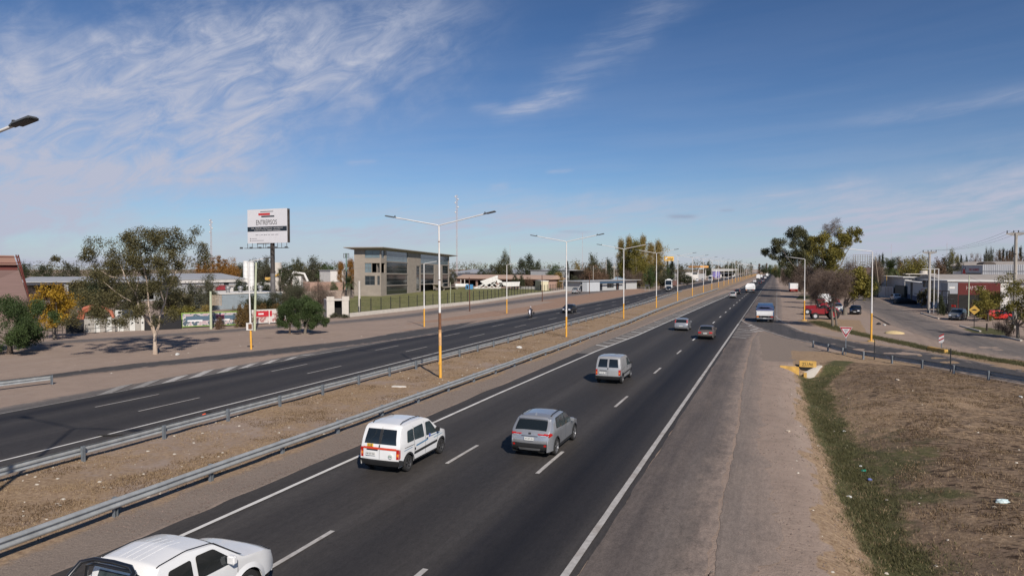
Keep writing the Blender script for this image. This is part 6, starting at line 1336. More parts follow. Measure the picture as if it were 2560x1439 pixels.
for a_, b_, lb in (((214, 834.5), (289, 829), 'thin dark railing in front of the slab fence'), ((118, 841), (156, 839.5), 'thin dark railing beside the yellow tree trunk')):
    p0, p1 = gp(*a_), gp(*b_); L_ = float(np.hypot(*(p1-p0)[:2])); e = empty('railing', (*p0[:2], 0), math.atan2(p1[1]-p0[1], p1[0]-p0[0]), lb, 'railing')
    for k in range(4): MB().cyl((L_*k/3, 0, 0), (L_*k/3, 0, 1.1), .035, n=6).build('rail_post', BLK, e)
    for z_ in (.6, 1.08): MB().cyl((0, 0, z_), (L_, 0, z_), .03, n=6).build('rail_bar', BLK, e)
def noise_print(name, c1, c2, c3, sc_):
    m = bpy.data.materials.new(name); m.use_nodes = True; n, l = m.node_tree.nodes, m.node_tree.links; b = n['Principled BSDF']; b.inputs['Roughness'].default_value = .5
    t = n.new('ShaderNodeTexCoord'); q = n.new('ShaderNodeTexNoise'); q.inputs['Scale'].default_value = sc_; q.inputs['Detail'].default_value = 3; q.inputs['Distortion'].default_value = 1.5; l.new(t.outputs['Object'], q.inputs[0])
    r = n.new('ShaderNodeValToRGB'); r.color_ramp.interpolation = 'CONSTANT'; l.new(q.outputs[0], r.inputs[0]); r.color_ramp.elements[0].color = (*c1, 1); r.color_ramp.elements[1].position = .47; r.color_ramp.elements[1].color = (*c2, 1); x = r.color_ramp.elements.new(.56); x.color = (*c3, 1); l.new(r.outputs[0], b.inputs['Base Color']); return m
LIME = mat('lime_frame', (.22, .34, .06), .6)
for (a_, b_, ty, lb, mats, hd) in (((456, 820), (593.5, 814), 782, 'wide printed banner in a lime green frame, blue and pink picture', noise_print('banner_print', (.07, .10, .13), (.50, .47, .46), (.42, .31, .33), 1.6), None), ((631, 811), (712, 807), 775, 'red and white printed banner partly hidden by the weeping tree', noise_print('banner_print2', (.34, .16, .15), (.52, .45, .41), (.54, .50, .47), 1.8), 1)):
    p0, p1 = gp(*a_), gp(*b_); L_ = float(np.hypot(*(p1-p0)[:2])); H = zt(ty, depth((p0+p1)/2)); e = empty('banner', (*p0[:2], 0), math.atan2(p1[1]-p0[1], p1[0]-p0[0]), lb, 'banner')
    MB().box(0, L_, 0, .06, .25, H).build('sheet', mats, e); f = MB(); [f.box(x_, x_+.12, -.05, .11, 0, H+.12) for x_ in (-.1, L_/2, L_)]; f.box(0, L_+.1, -.03, .09, H, H+.12); f.box(0, L_+.1, -.03, .09, .15, .25); f.build('frame', LIME if not hd else WALLW, e)
    if hd: MB().box(.3, L_*.6, -.02, -.004, H-.85, H-.1).build('red_header', SR, e); MB().box(L_*.18, L_*.34, -.03, -.021, H-.58, H-.38).build('white_mark', SW, e)
    else:
        for x_ in (L_*.12, L_*.62): MB().box(x_-.2, x_+1.6, -.02, -.013, H-1.05, H-.85).build('white_mark', SW, e); MB().box(x_-.4, x_+2.6, -.012, -.002, .9, 1.5).build('colour_patch', mat('banner_blue', (.07, .12, .17), .6), e); MB().box(x_+3.2, x_+4.3, -.012, -.002, .8, 1.6).build('colour_patch', mat('banner_magenta', (.4, .08, .16), .5), e)
# rusty lattice board on a post
p = gp(527.5, 822); D = depth(p); e = empty('old_sign_frame', (*p[:2], 0), YAW, 'empty rusty slatted sign frame on a pale post above the printed banner', 'sign frame'); MB().cyl((0, 0, 0), (0, 0, zt(728, D)), .17, .13, 10).build('post', GREENP, e); b = MB()
for k in range(9): z_ = zt(763-k*2.9, D); b.box(W2(1, D), W2(24, D), .2, .24, z_, z_+.09)
for x_ in (1, 8, 16, 23.5): b.box(W2(x_, D), W2(x_, D)+.08, .25, .3, zt(764, D), zt(737, D))
b.build('slats', mat('rusty_slats', (.36, .29, .22), .8, 0, .3, 4), e)
# rust red sculpture arm and portrait boards behind the slabs
p = bg(205, 92); D = 92; e = empty('sculpture', (*p[:2], 0), YAW, 'rust red bent arm sculpture rising behind the black fence panel', 'sculpture'); w = lambda a: W2(a-205, D)
MB().tube([(w(199), 0, zt(801, D)), (w(204), 0, zt(784, D)), (w(212), 0, zt(771, D)), (w(228), 0, zt(765, D)), (w(248), .5, zt(768, D)), (w(265), 1, zt(780, D)), (w(272), 1, zt(800, D))], [.5, .38, .35, .22, .2, .25, .2], 6).build('arm', mat('rust_red', (.36, .11, .06), .7, 0, .2, 2), e, smooth=50); MB().tube([(w(202), 0, zt(789, D)), (w(196), 0, zt(780, D)), (w(214), 0, zt(777, D)), (w(226), 0, zt(770, D))], .22, 6).build('brace', MATS['rust_red'], e)
p = bg(286, 84); D = 84; e = empty('poster_board', (*p[:2], 0), YAW, 'white poster with a dark printed shape above the slab fence', 'poster'); MB().box(0, W2(17, D), 0, .1, zt(796, D), zt(775, D)).build('sheet', SWH, e, bevel=.04); MB().box(W2(6, D), W2(14, D), -.02, -.004, zt(792, D), zt(787, D)).build('print_shape', GI, e); MB().box(W2(8, D), W2(15, D), -.03, -.012, zt(784, D), zt(778, D)).build('print_shape', INK, e); MB().box(W2(8, D), W2(8, D)+.1, .11, .2, 0, zt(790, D)).build('leg', BLK, e)
p = bg(303.5, 85.5); e = empty('poster_board', (*p[:2], 0), YAW, 'dark slate poster beside the white poster above the slab fence', 'poster'); D = 85.5; MB().box(0, W2(27, D), 0, .1, zt(794, D), zt(774.5, D)).build('sheet', mat('slate_print', (.05, .06, .08), .6, 0, .5, 1.5), e); MB().box(W2(8, D), W2(8, D)+.1, .11, .2, 0, zt(790, D)).build('leg', BLK, e)

# ---------------------------------------------------------------- culvert and ditch furniture
def gpz(px, py, z): return gp(px, py, z)
pa, pb = gp(1997, 915, -.1), gp(2041, 917, -.1); pa = gp(1998, 912, 0.0); pb = gp(2041, 914, 0.0)
e = empty('culvert', (*pa[:2], 0), math.atan2(pb[1]-pa[1], pb[0]-pa[0]), 'yellow painted culvert headwall with black graffiti at the head of the ditch', 'culvert'); L_ = float(np.hypot(*(pb-pa)[:2]))
MB().box(0, L_, 0, .28, -.15, .34).build('headwall', YEL, e, bevel=.02); MB().box(.1, L_-.1, .02, .3, -1.2, -.152).build('opening', DARKIN, e)
MB().prism([(-1.45, -1.1, -1.3), (-.05, -1.1, -1.3), (-.05, -1.1, -.02), (-1.45, -1.1, .02)], (0, .22, 0)).build('left_wing_wall', YEL, e, bevel=.015)
MB().add([(.30, -1.05, -1.3), (.52, -1.1, -1.3), (L_+.45, .35, -1.3), (L_+.2, .5, -1.3), (.30, -1.05, -.42), (.52, -1.1, -.42), (L_+.45, .35, .0), (L_+.2, .5, .0)], [(4, 5, 6, 7), (0, 1, 5, 4), (1, 2, 6, 5), (2, 3, 7, 6), (3, 0, 4, 7)]).build('right_wing_wall', CONCL, e)
MB().box(.30, .52, -1.12, -1.07, -1.3, -.42).build('wing_end', YEL, e)
t = text('graffiti', 'ZUAt', .36, INK, e, (L_*.48, -.006, .09), (math.pi/2, 0, 0), .95); t.rotation_euler = (math.pi/2, -.05, 0)
# kerbs of the grass islands
KP = [((2398, 815), (2448, 829), 'pale concrete kerb on the left tip of the grass island'), ((2502, 841), (2550, 852), 'pale concrete kerb in front of the yellow leaved tree'), ((2300, 783), (2345, 797), 'cracked kerb edge below the white portal frame')]
for a_, b_, lb in KP:
    p0, p1 = gp(*a_), gp(*b_); L_ = float(np.hypot(*(p1-p0)[:2])); o = MB().box(0, L_, 0, .22, -.02, .16).build('kerb', CONCL, None, bevel=.02); o.location = (p0[0], p0[1], 0); o.rotation_euler = (0, 0, math.atan2(p1[1]-p0[1], p1[0]-p0[0])); tag(o, lb, 'kerb')

# ---------------------------------------------------------------- buildings on the right
e, W = bldg('house', 'low white house with a flat roof behind the palm and grey gate', 'building', bg(2188, 205), bg(2262, 174), 9, zt(692, 190), WALLW, WALLW, 'flat', over=.5, holes=((.52, .72, .1, 2.6),), doors=((.74, .98, .05, 2.9),))
MB().box(W*.30, W*.55, -2.2, -.1, 2.3, 2.45).build('awning', mat('green_awning', (.03, .06, .05), .6), e)
e2_, W2_ = bldg('yard_wall', 'short white slatted yard wall in front of the low white house', 'wall', gp(2196, 742), gp(2232, 744.5), .3, 3.0, WALLW, None)
for k in range(5): MB().box(W2_*(.5+k*.1), W2_*(.5+k*.1)+.12, -.02, -.005, .2, 2.7).build('slot', RUST, e2_)
MB
e, W = bldg('gate', 'dark green grey sheet metal gate beside the blue and white workshop', 'gate', gp(2238, 748), gp(2262, 752), .15, zt(713, depth(gp(2250, 750))), mat('gate_green', (.07, .085, .08), .6, vs=(6, 1, 1)), None)
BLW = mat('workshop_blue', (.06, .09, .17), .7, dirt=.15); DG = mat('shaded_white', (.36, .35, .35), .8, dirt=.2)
p0, p1 = gp(2262, 750), gp(2304, 764); p2 = bg(2372, 101)
e, W = bldg('workshop', 'white workshop with a blue painted lower wall and thin flat roof', 'building', p0, p1, 9, zt(703, depth(p0)), WALLW, WALLW, 'flat', over=.35, doors=((.34, .50, .05, 4.6),)); MB().box(-.02, W*.34, -.05, -.004, 0, 1.7).build('blue_base', BLW, e); MB().box(W*.50, W+.02, -.05, -.004, 0, 1.7).build('blue_base', BLW, e)
MB().box(W*.58, W*.76, -.03, -.012, 2.1, 2.3).build('wall_mark', GI, e); MB().prism([(W*.84, -.02, 1.9), (W*.93, -.02, 1.9), (W*.95, -.02, 2.6), (W*.88, -.02, 3.2), (W*.84, -.02, 2.6)], (0, .01, 0)).build('logo_mark', INK, e); MB().box(W*.96, W*.975, -.03, -.012, 2.0, 3.4).build('logo_bar', SR, e)
e, W = bldg('workshop', 'white workshop front with an upper window right of the blue painted wall', 'building', p1, bg(2372, 128), 10, zt(702, 134), WALLW, WALLW, 'flat', over=.35, glass=((.03, .16, 3.9, 5.4), (.18, .42, 3.9, 5.4)), doors=((.05, .2, .05, 2.6), (.30, .42, .05, 2.6), (.60, .80, .05, 2.8)))
MB().box(0, W, -.06, -.004, 3.35, 3.5).build('red_band', mat('faded_red', (.45, .12, .08), .7), e)
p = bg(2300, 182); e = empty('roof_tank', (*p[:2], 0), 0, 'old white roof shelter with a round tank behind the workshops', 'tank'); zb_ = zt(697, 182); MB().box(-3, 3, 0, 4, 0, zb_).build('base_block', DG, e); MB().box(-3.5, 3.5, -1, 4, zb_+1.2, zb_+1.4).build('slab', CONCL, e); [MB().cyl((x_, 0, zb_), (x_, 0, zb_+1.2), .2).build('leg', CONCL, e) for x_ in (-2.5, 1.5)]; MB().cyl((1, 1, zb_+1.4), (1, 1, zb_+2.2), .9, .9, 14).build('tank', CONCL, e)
# container stack: grey end and dark red side
ca, cb = bg(2370, 118.8), bg(2395, 118.6); cc = bg(2502, 118)
e, W = bldg('container', 'pale grey upper container above a dark sheet of painted shade', 'container', ca, cb, 2.4, zt(707, 117), mat('grey_container', (.27, .28, .30), .6, vs=(5, 1, .3)), None); MB().box(W*.15, W*.7, -.02, -.003, zt(722, 117), zt(717, 117)).build('label_plate', WALLW, e)
MB().box(.05, W-.02, -.03, -.004, 0, zt(735, 117)).build('open_shade', DARKIN, e)  # near-black sheet over the lower wall paints the shade below the container
RC = mat('container_red', (.15, .022, .018), .6, 0, .12, .4, vs=(7, 7, .2), dirt=.1)
p0, p1 = bg(2396, 118.6), cc; e, W = bldg('container', 'long dark red corrugated container behind the yellow leaved trees', 'container', p0, p1, 2.4, zt(707.5, 118), RC, None); text('lettering', 'HAMBURG', 1.0, SW, e, (W*.42, -.03, zt(720, 118)), (math.pi/2, 0, 0), .7); c_ = MB(); [c_.box(W*k/60, W*(k+.5)/60, -.05, -.003, zt(737, 118), zt(708, 118)) for k in range(60)]; c_.build('corrugation', RC, e); MB().box(.1, W-.1, -.06, -.004, 0, zt(737, 118)).build('open_shade', DARKIN, e)  # open_shade: dark sheet standing in for shade under the red container
# grey arched and gabled roofs behind
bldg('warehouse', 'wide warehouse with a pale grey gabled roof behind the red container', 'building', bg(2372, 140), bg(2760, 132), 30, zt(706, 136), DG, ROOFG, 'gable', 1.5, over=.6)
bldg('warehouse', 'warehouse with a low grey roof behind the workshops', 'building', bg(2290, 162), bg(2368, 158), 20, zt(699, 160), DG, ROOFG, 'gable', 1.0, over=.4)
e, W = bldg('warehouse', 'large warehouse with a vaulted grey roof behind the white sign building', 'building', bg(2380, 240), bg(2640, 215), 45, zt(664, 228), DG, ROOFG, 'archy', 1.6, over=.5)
for a_, b_, lb in ((2382, 2412, 'small'), (2452, 2492, 'wide')): pass
o = MB().prism([(W2(2457-2457, 205)+W2(33, 205)*(1-math.cos(math.pi*k/10))/2*1.0, 0, W2(7, 205)*math.sin(math.pi*k/10)) for k in range(11)], (0, 3, 0)).build('roof_arch', mat('arch_dark', (.07, .055, .045), .8)); p = bg(2457, 205); o.location = (p[0], p[1], zt(661, 205)); o.rotation_euler = (0, 0, YAW); tag(o, 'dark arched roof end rising above the white corrugated wall', 'roof vault')
# sign building
pa, pb, pcx = bg(2404, 186), bg(2456, 178), bg(2600, 170)
CORR = mat('white_corrugated', (.62, .62, .63), .5, 0, .1, 1.2, vs=(3, 3, .05))
e, W = bldg('workshop', 'white corrugated upper building carrying a red lettered name board', 'building', pb, pcx, 12, zt(661, 175), CORR, None); c_ = MB(); [c_.box(W*k/30, W*k/30+.06, -.04, -.003, 0, zt(661, 175)-.02) for k in range(31)]; c_.build('wall_rib', STEEL, e); MB().box(0, W, -.08, -.042, zt(678, 175), zt(677, 175)).build('wall_rail', STEEL, e)
a_ = math.atan2(pb[1]-pa[1], pb[0]-pa[0]); L_ = float(np.hypot(*(pb-pa)[:2])); e = empty('name_board', (*pa[:2], 0), a_, 'grey name board with red letters MEET BUSINESS above the warehouse roofs', 'sign'); zb_, zt_ = zt(688, 182), zt(663, 182)
MB().box(0, L_, 0, .4, 0, zt_).build('panel', mat('board_grey', (.30, .32, .36), .5), e); MB().box(.1, L_-.1, -.02, -.003, zb_+.1, zt_-.15).build('face', mat('board_face', (.42, .44, .48), .5), e)
text('lettering', 'MEET BUSINESS', .92, BR_, e, (L_*.60, -.04, (zb_+zt_)/2+.15), (math.pi/2, 0, 0), .60, ext=.01); MB().box(L_*.22, L_*.94, -.04, -.022, zb_+.30, zb_+.62).build('tag_line', INK, e)
MB().prism([(L_*.05, -.05, zb_+.4), (L_*.14, -.05, zb_+.4), (L_*.21, -.05, zb_+.3), (L_*.15, -.05, zt_-.9), (L_*.08, -.05, zt_-1.0)], (0, .02, 0)).build('logo_mark', BR_, e); MB().tube([(L_*.03, -.05, zb_+1.4), (L_*.10, -.05, zt_-.3), (L_*.17, -.05, zt_-.35), (L_*.21, -.05, zb_+1.5)], .05, 6).build('logo_arc', INK, e)
bldg('roof_box', 'small white plant box on the roof left of the name board', 'roof box', bg(2382, 188), bg(2402, 186), 3, zt(678, 187), WALLW, None)
# white portal frame
p = gp(2345, 783); D = depth(p); e = empty('sign_gantry', (*p[:2], 0), R(-18), 'thin white frame of three posts with an overhanging top bar', 'gantry'); H_ = zt(673, D); b = MB()
for x_ in (0, -.62, -1.2): MB().box(x_-.06, x_+.06, -.06, .06, 0, H_).build('post', PW, e)
MB().box(-W2(36, D), .06, -.07, .07, H_, H_+.12).build('top_bar', PW, e)
# old billboard lattice seen from behind
p = bg(2156, 235); D = 235; e = empty('billboard_structure', (*p[:2], 0), YAW, 'steel grid back of a billboard above the yellowish tree', 'billboard frame'); b = MB()
for k in range(9): x_ = W2(-24+k*6, D); b.box(x_, x_+.12, 0, .12, zt(665, D), zt(637, D))
for k in range(6): z_ = zt(665-k*5.6, D); b.box(W2(-24, D), W2(24, D), .13, .25, z_, z_+.12)
b.build('grid', mat('grid_grey', (.22, .21, .20), .6), e); [MB().cyl((x_, .3, 0), (x_, .3, zt(665, D)), .2).build('leg', BLK, e) for x_ in (W2(-15, D), W2(15, D))]
bldg('house', 'brown brick house front under the billboard frame', 'building', bg(2133, 210), bg(2182, 205), 6, zt(668, 208), BRICK, None)
pole(2200, 742, 640, .13, mat('weathered_wood', (.25, .2, .15), .9), 'wooden_pole', 'leaning wooden pole left of the palm', 'pole', -1.3); pole(2133, 772, 735, .10, mat('weathered_wood2', (.07, .055, .045), .9), 'wooden_pole', 'dark wooden pole behind the parked black car', 'pole')
pole(2216, 742, 688, .09, YEL, 'steel_post', 'yellow topped post in front of the low white house', 'post')
# sand heap, debris
p = gp(2237, 834); h_ = MB().ball((0, 0, 0), 1.0, 10, 1.0, jit=.12).build('sand_heap', mat('yellow_sand', (.55, .42, .22), .95, 0, .15, 6, bump=.4), None, smooth=60); h_.location = (p[0], p[1]+.5, -.02); h_.scale = (1.1, .9, .32); tag(h_, 'small heap of pale yellow sand by the street', 'sand heap')
def bag(px, py, r, m, label, cat='plastic bag', z=None, flat=.5):
    q = gp(px, py); gz = ground_z(q[None, :2])[0]; 
    for _ in range(4): q = gp(px, py, gz); gz = ground_z(q[None, :2])[0]
    o = MB().ball((0, 0, 0), r, 7, 1.0, jit=.28).build('litter', m, None, smooth=40); o.location = (q[0], q[1], gz+r*flat*.6); o.scale = (1.25, .8, flat); o.rotation_euler = (0, 0, px*.7); return tag(o, label, cat)
LW = mat('litter_white', (.62, .62, .60), .5, 0, .2, 5)
bag(2505, 1255, .19, mat('bag_pale', (.55, .66, .66), .35), 'pale plastic bag lying alone on the dry field', flat=.35); bag(2160, 1178, .11, mat('bag_green', (.01, .28, .19), .35), 'bright green plastic bag in the ditch'); bag(2174, 1200, .10, mat('bag_blue', (.16, .20, .50), .4), 'blue crumpled packet in the ditch below the green bag', 'packet')
bag(2152, 1165, .07, LW, 'small white scrap just above the green bag in the ditch', 'litter scrap'); bag(2110, 1078, .08, LW, 'white scrap in the green part of the ditch', 'litter scrap'); bag(2123, 1242, .08, LW, 'white scrap on the gravel edge left of the ditch', 'litter scrap'); bag(2552, 993, .12, LW, 'white scrap at the right edge on the dark clods', 'litter scrap'); bag(2243, 950, .12, mat('carton_pale', (.5, .42, .34), .8), 'pale carton piece lying on the dark clods', 'litter scrap'); bag(1970, 1078, .09, MATS['carton_pale'], 'flat pale stone on the edge of the shoulder', 'stone')
bag(2197, 811, .35, BLK, 'black rubbish bag by the edge of the street'); bag(2211, 813, .22, LW, 'white rubbish bag next to the black one'); bag(1298, 870, .25, LW, 'white litter piece on the median beside the second lamp', 'litter scrap'); bag(443, 887, .22, LW, 'white litter piece on the sand right of the white trunk', 'litter scrap')
q = gp(997, 967); o = MB().prism([(-.45, -.16, 0), (.1, -.2, 0), (.5, -.02, 0), (.35, .14, 0), (-.35, .12, 0)], (0, 0, .05)).build('cardboard_sheet', mat('sheet_pale', (.62, .58, .53), .8), None); o.location = (q[0], q[1], .02); o.rotation_euler = (.05, .03, .3); tag(o, 'flat pale cardboard sheet on the median grass', 'litter sheet')
q = gp(509, 1042); o = MB().tube([(-.12, 0, .02), (0, .1, .1), (.16, 0, .03), (.05, -.08, .12), (-.05, .02, .05)], [.05, .07, .04, .06, .03], 6).build('orange_scrap', mat('orange_plastic', (.75, .10, .03), .5), None); o.location = (q[0], q[1], .02); tag(o, 'torn orange plastic scrap beside the left guardrail', 'litter scrap')
for px, py, a_, lb in ((272, 1090, .4, 'curved black tyre strip on the median edge line'), (535, 1032, .1, 'black tyre strip next to the orange scrap')):
    q = gp(px, py); o = MB().tube([(-.5, .08, .03), (-.2, -.03, .05), (.2, -.02, .04), (.55, .1, .02)], [.03, .05, .05, .02], 5).build('tyre_strip', TYRE, None); o.location = (q[0], q[1], ZR+.01); o.rotation_euler = (0, 0, R(22)+a_*.3); tag(o, lb, 'tyre strip')
# ---------------------------------------------------------------- vegetation
def leafmat(name, dark, light, tr=.25): return mat(name, dark, .6, 0, 0, 1, col2=light, attr=True, trans=tr, spec=.25)
L_EUC = leafmat('leaf_eucalyptus', (.050, .053, .024), (.125, .122, .058)); L_DARK = leafmat('leaf_dark', (.026, .034, .016), (.070, .080, .036)); L_PEP = leafmat('leaf_pepper', (.028, .046, .016), (.075, .110, .036))
L_GOLD = leafmat('leaf_gold', (.19, .105, .012), (.50, .31, .035)); L_ORG = leafmat('leaf_orange', (.17, .075, .018), (.33, .17, .04)); L_POP = leafmat('leaf_poplar', (.14, .105, .028), (.36, .26, .085)); L_YG = leafmat('leaf_yellow_green', (.085, .080, .018), (.25, .21, .045))
L_BRN = leafmat('leaf_brown', (.095, .060, .038), (.20, .125, .078)); L_TWIG = leafmat('twig_brown', (.075, .052, .040), (.16, .115, .090), .05); L_GRN = leafmat('leaf_green', (.035, .055, .018), (.09, .125, .045)); L_CYP = leafmat('leaf_cypress', (.016, .022, .014), (.045, .055, .034)); L_PALM = leafmat('leaf_palm', (.035, .048, .018), (.10, .125, .050)); L_HEDGE = leafmat('leaf_hedge', (.075, .050, .018), (.20, .125, .045)); L_OLV = leafmat('leaf_olive', (.050, .052, .030), (.115, .110, .065))
BARK = mat('bark_brown', (.075, .055, .042), .95, 0, .3, 5, bump=.5, vs=(1, 1, .3)); BARKW = mat('bark_white', (.50, .42, .34), .8, 0, .35, 2.2, bump=.3, vs=(1, 1, .4), col2=(.33, .24, .18)); BARKG = mat('bark_grey', (.16, .135, .11), .9, 0, .3, 4, bump=.4)
def leafcloud(clumps, n, size, seed, aspect=.6, droop=0, flat=1.0, shell=.55, sub_=.62, fine=.40):
    r = np.random.default_rng(seed); C = np.asarray(clumps, float); w = C[:, 3]**2; k = r.choice(len(C), n, p=w/w.sum())
    d = r.normal(size=(n, 3)); ln_ = np.linalg.norm(d, axis=1)[:, None]; d = np.where(ln_ > 2.3, d/ln_*2.3, d)
    sub = r.normal(size=(len(C), 7, 3))*sub_; sj = r.integers(0, 7, n)                       # every clump breaks up into smaller sprays
    P = C[k, :3]+(sub[k, sj]+d*fine)*C[k, 3][:, None]*np.array([1, 1, flat])
    a = r.normal(size=(n, 3)); 
    if droop: a = a*np.array([.35, .35, .2]); a[:, 2] -= droop
    a /= np.linalg.norm(a, axis=1)[:, None]; b = np.cross(a, r.normal(size=(n, 3))); b /= np.linalg.norm(b, axis=1)[:, None]
    s = size*(.6+.8*r.random(n)); A = a*s[:, None]*.5; B_ = b*(s*aspect)[:, None]*.5
    V = np.stack([P-A, P+B_*.9-A*.1, P+A, P-B_*.9-A*.1], 1).reshape(-1, 3); Fq = np.arange(4*n).reshape(n, 4)
    cv = r.random(len(C))[k]; return V, Fq, np.clip(.55*r.random(n)+.45*cv, 0, 1)
def crown(name, clumps, n, size, seed, m, parent, **k):
    V, Fq, v = leafcloud(clumps, n, size, seed, **k); return link(name, npmesh(name, V, Fq, v), m, parent)
def limb(mb, a, b, ra, rb, seed, bend=.12, n=5):
    rr = random.Random(seed); a, b = Vector(a), Vector(b); L = (b-a).length; pts = []; rs = []
    for i in range(n+1):
        t = i/n; p = a.lerp(b, t); off = math.sin(math.pi*t)*L*bend; p = p+Vector((rr.uniform(-1, 1)*off*.5, rr.uniform(-1, 1)*off*.5, -off*.35*(1 if b.z > a.z else 0)))
        pts.append(p); rs.append(ra+(rb-ra)*t)
    mb.tube(pts, rs, 6)
def gen_clumps(h, w, z0, n, r, seed, shape='round'):
    q = random.Random(seed); out = []
    while len(out) < n:
        t = q.random(); a = q.uniform(0, 2*math.pi); z = z0+(h-z0-r*.6)*t
        if shape == 'round': R_ = math.sqrt(max(0, 1-(2*t-.85)**2/1.35))
        elif shape == 'column': R_ = .9*min(1, t*5)*(1-t**3*.75)
        elif shape == 'cone': R_ = (1-t)**.8*.95+.05
        elif shape == 'vase': R_ = .25+.75*t**.8
        elif shape == 'umb': R_ = math.sqrt(max(0, 1-t*t*.8))
        elif shape == 'bush': R_ = math.sqrt(max(.02, 1-t*t))
        R_ = R_*w/2*(.82+.36*q.random())-r*.5; f = math.sqrt(q.uniform(.25, 1)); out.append((math.cos(a)*R_*f, math.sin(a)*R_*f, z, r*q.uniform(.7, 1.25)))
    return out
TEMPL = {}
def template(key, h, w, z0, nc, r, n, size, shape, lm, bark, trunk_r, seed, limbs=10, twigs=False, **k):
    e = bpy.data.objects.new('tree', None); COL.objects.link(e); cl = gen_clumps(h, w, z0, nc, r, seed, shape)
    mb = MB(); q = random.Random(seed+1)
    fork = z0*.75+.3 if shape != 'column' else h*.5
    mb.tube([(0, 0, -.1), (q.uniform(-.1, .1), 0, fork*.5), (q.uniform(-.2, .2), q.uniform(-.2, .2), fork), (0, 0, (z0+h)*.5)], [trunk_r*1.25, trunk_r, trunk_r*.85, trunk_r*.35], 8)
    for c in q.sample(cl, min(limbs, len(cl))): limb(mb, (0, 0, q.uniform(fork*.7, fork*1.2)), c[:3], trunk_r*.5, trunk_r*.1, q.random())
    mb.build('trunk', bark, e, smooth=50, recalc=False)
    if twigs:
        V, Fq, v = leafcloud(cl, n, size, seed, aspect=.035, shell=.1); link('crown', npmesh('crown', V, Fq, v), lm, e)
    else: crown('crown', cl, n, size, seed, lm, e, **k)
    TEMPL[key] = dict(o=e, h=h, w=w, used=False); return e
template('broad1', 10, 9, 2.2, 34, 1.35, 6500, .42, 'round', L_DARK, BARK, .28, 11)
template('broad2', 10, 9, 1.8, 26, 1.6, 6500, .42, 'round', L_GRN, BARK, .28, 12)
template('euc1', 12, 8, 3.0, 24, 1.25, 6000, .36, 'round', L_EUC, BARKG, .25, 13)
template('euc2', 12, 9, 2.5, 22, 1.6, 7000, .36, 'vase', L_EUC, BARKG, .25, 14)
template('poplar1', 14, 5, .8, 40, 1.1, 8000, .32, 'column', L_POP, BARKG, .2, 15, limbs=14, droop=-.6)
template('poplar2', 14, 3.4, .8, 30, .8, 5000, .32, 'column', L_ORG, BARKG, .2, 16, limbs=14, droop=-.6)
template('gold', 7, 6, 1.3, 24, .95, 5200, .30, 'round', L_GOLD, BARK, .2, 17)
template('bare1', 8, 8, 1.4, 26, 1.4, 9000, .95, 'round', L_TWIG, BARK, .2, 18, limbs=22, twigs=True)
template('bare2', 8, 8, 1.0, 20, 1.6, 8000, .95, 'round', L_TWIG, BARK, .22, 19, limbs=20, twigs=True)
template('brown', 9, 9, 1.6, 26, 1.4, 7000, .36, 'round', L_BRN, BARK, .25, 20, limbs=16)
template('cypress', 12, 3.2, .5, 26, .75, 4500, .3, 'cone', L_CYP, BARK, .18, 21, limbs=4)
template('shrub', 3, 4, .2, 16, .7, 3200, .26, 'bush', L_HEDGE, BARK, .07, 22, limbs=6)
CM = cmap()
def T(key, px, D, ytop, wpx, label, name='tree', m=None, cat='tree', group=None, ybase=None, seed=0, z=0):
    t = TEMPL[key]; c = copy_tree(t['o'], CM); c.name = name; p = bg(px, D); H = zt(ytop, D)-z; s = H/t['h']; sw = W2(wpx, D)/t['w']
    c.location = (p[0], p[1], z); c.scale = (sw, sw, s); c.rotation_euler = (0, 0, (px*1.7+D) % 6.28); tag(c, label, cat, group)
    if m:
        for ch in c.children:
            if ch.name.startswith('crown'): ch.material_slots[0].link = 'OBJECT'; ch.material_slots[0].material = m
    return c
def sp(*a, **k): return T(*a, **k)
def px_tree(name, label, px, py, clumps, n, size, m, bark, tr, limbs, cat='tree', depthjit=.8, fork=None, D=None, lean=0, **k):
    p = gp(px, py) if D is None else bg(px, D); D = depth(p); e = empty(name, (p[0], p[1], 0), YAW, label, cat); q = random.Random(px)
    cl = [((x_-px)*D/F0, q.uniform(-1, 1)*depthjit*max(1, .6*min(4, 3)), zt(y_, D), r_*D/F0) for x_, y_, r_ in clumps]
    crown('crown', cl, n, size, int(px), m, e, **k); mb = MB()
    fz = fork[1] if fork else 2.0; fx = fork[0] if fork else 0
    mb.tube([(0, 0, -.1), (fx*.4, 0, fz*.5), (fx, 0, fz)], [tr*1.3, tr, tr*.9], 10)
    for c in (q.sample(cl, min(limbs, len(cl)))): limb(mb, (fx, 0, fz-.1), c[:3], tr*.45, tr*.08, q.random(), .10)
    mb.build('trunk', bark, e, smooth=50, recalc=False); return e, D
L_EUCH = leafmat('leaf_eucalyptus_near', (.062, .058, .024), (.165, .145, .066), .3)
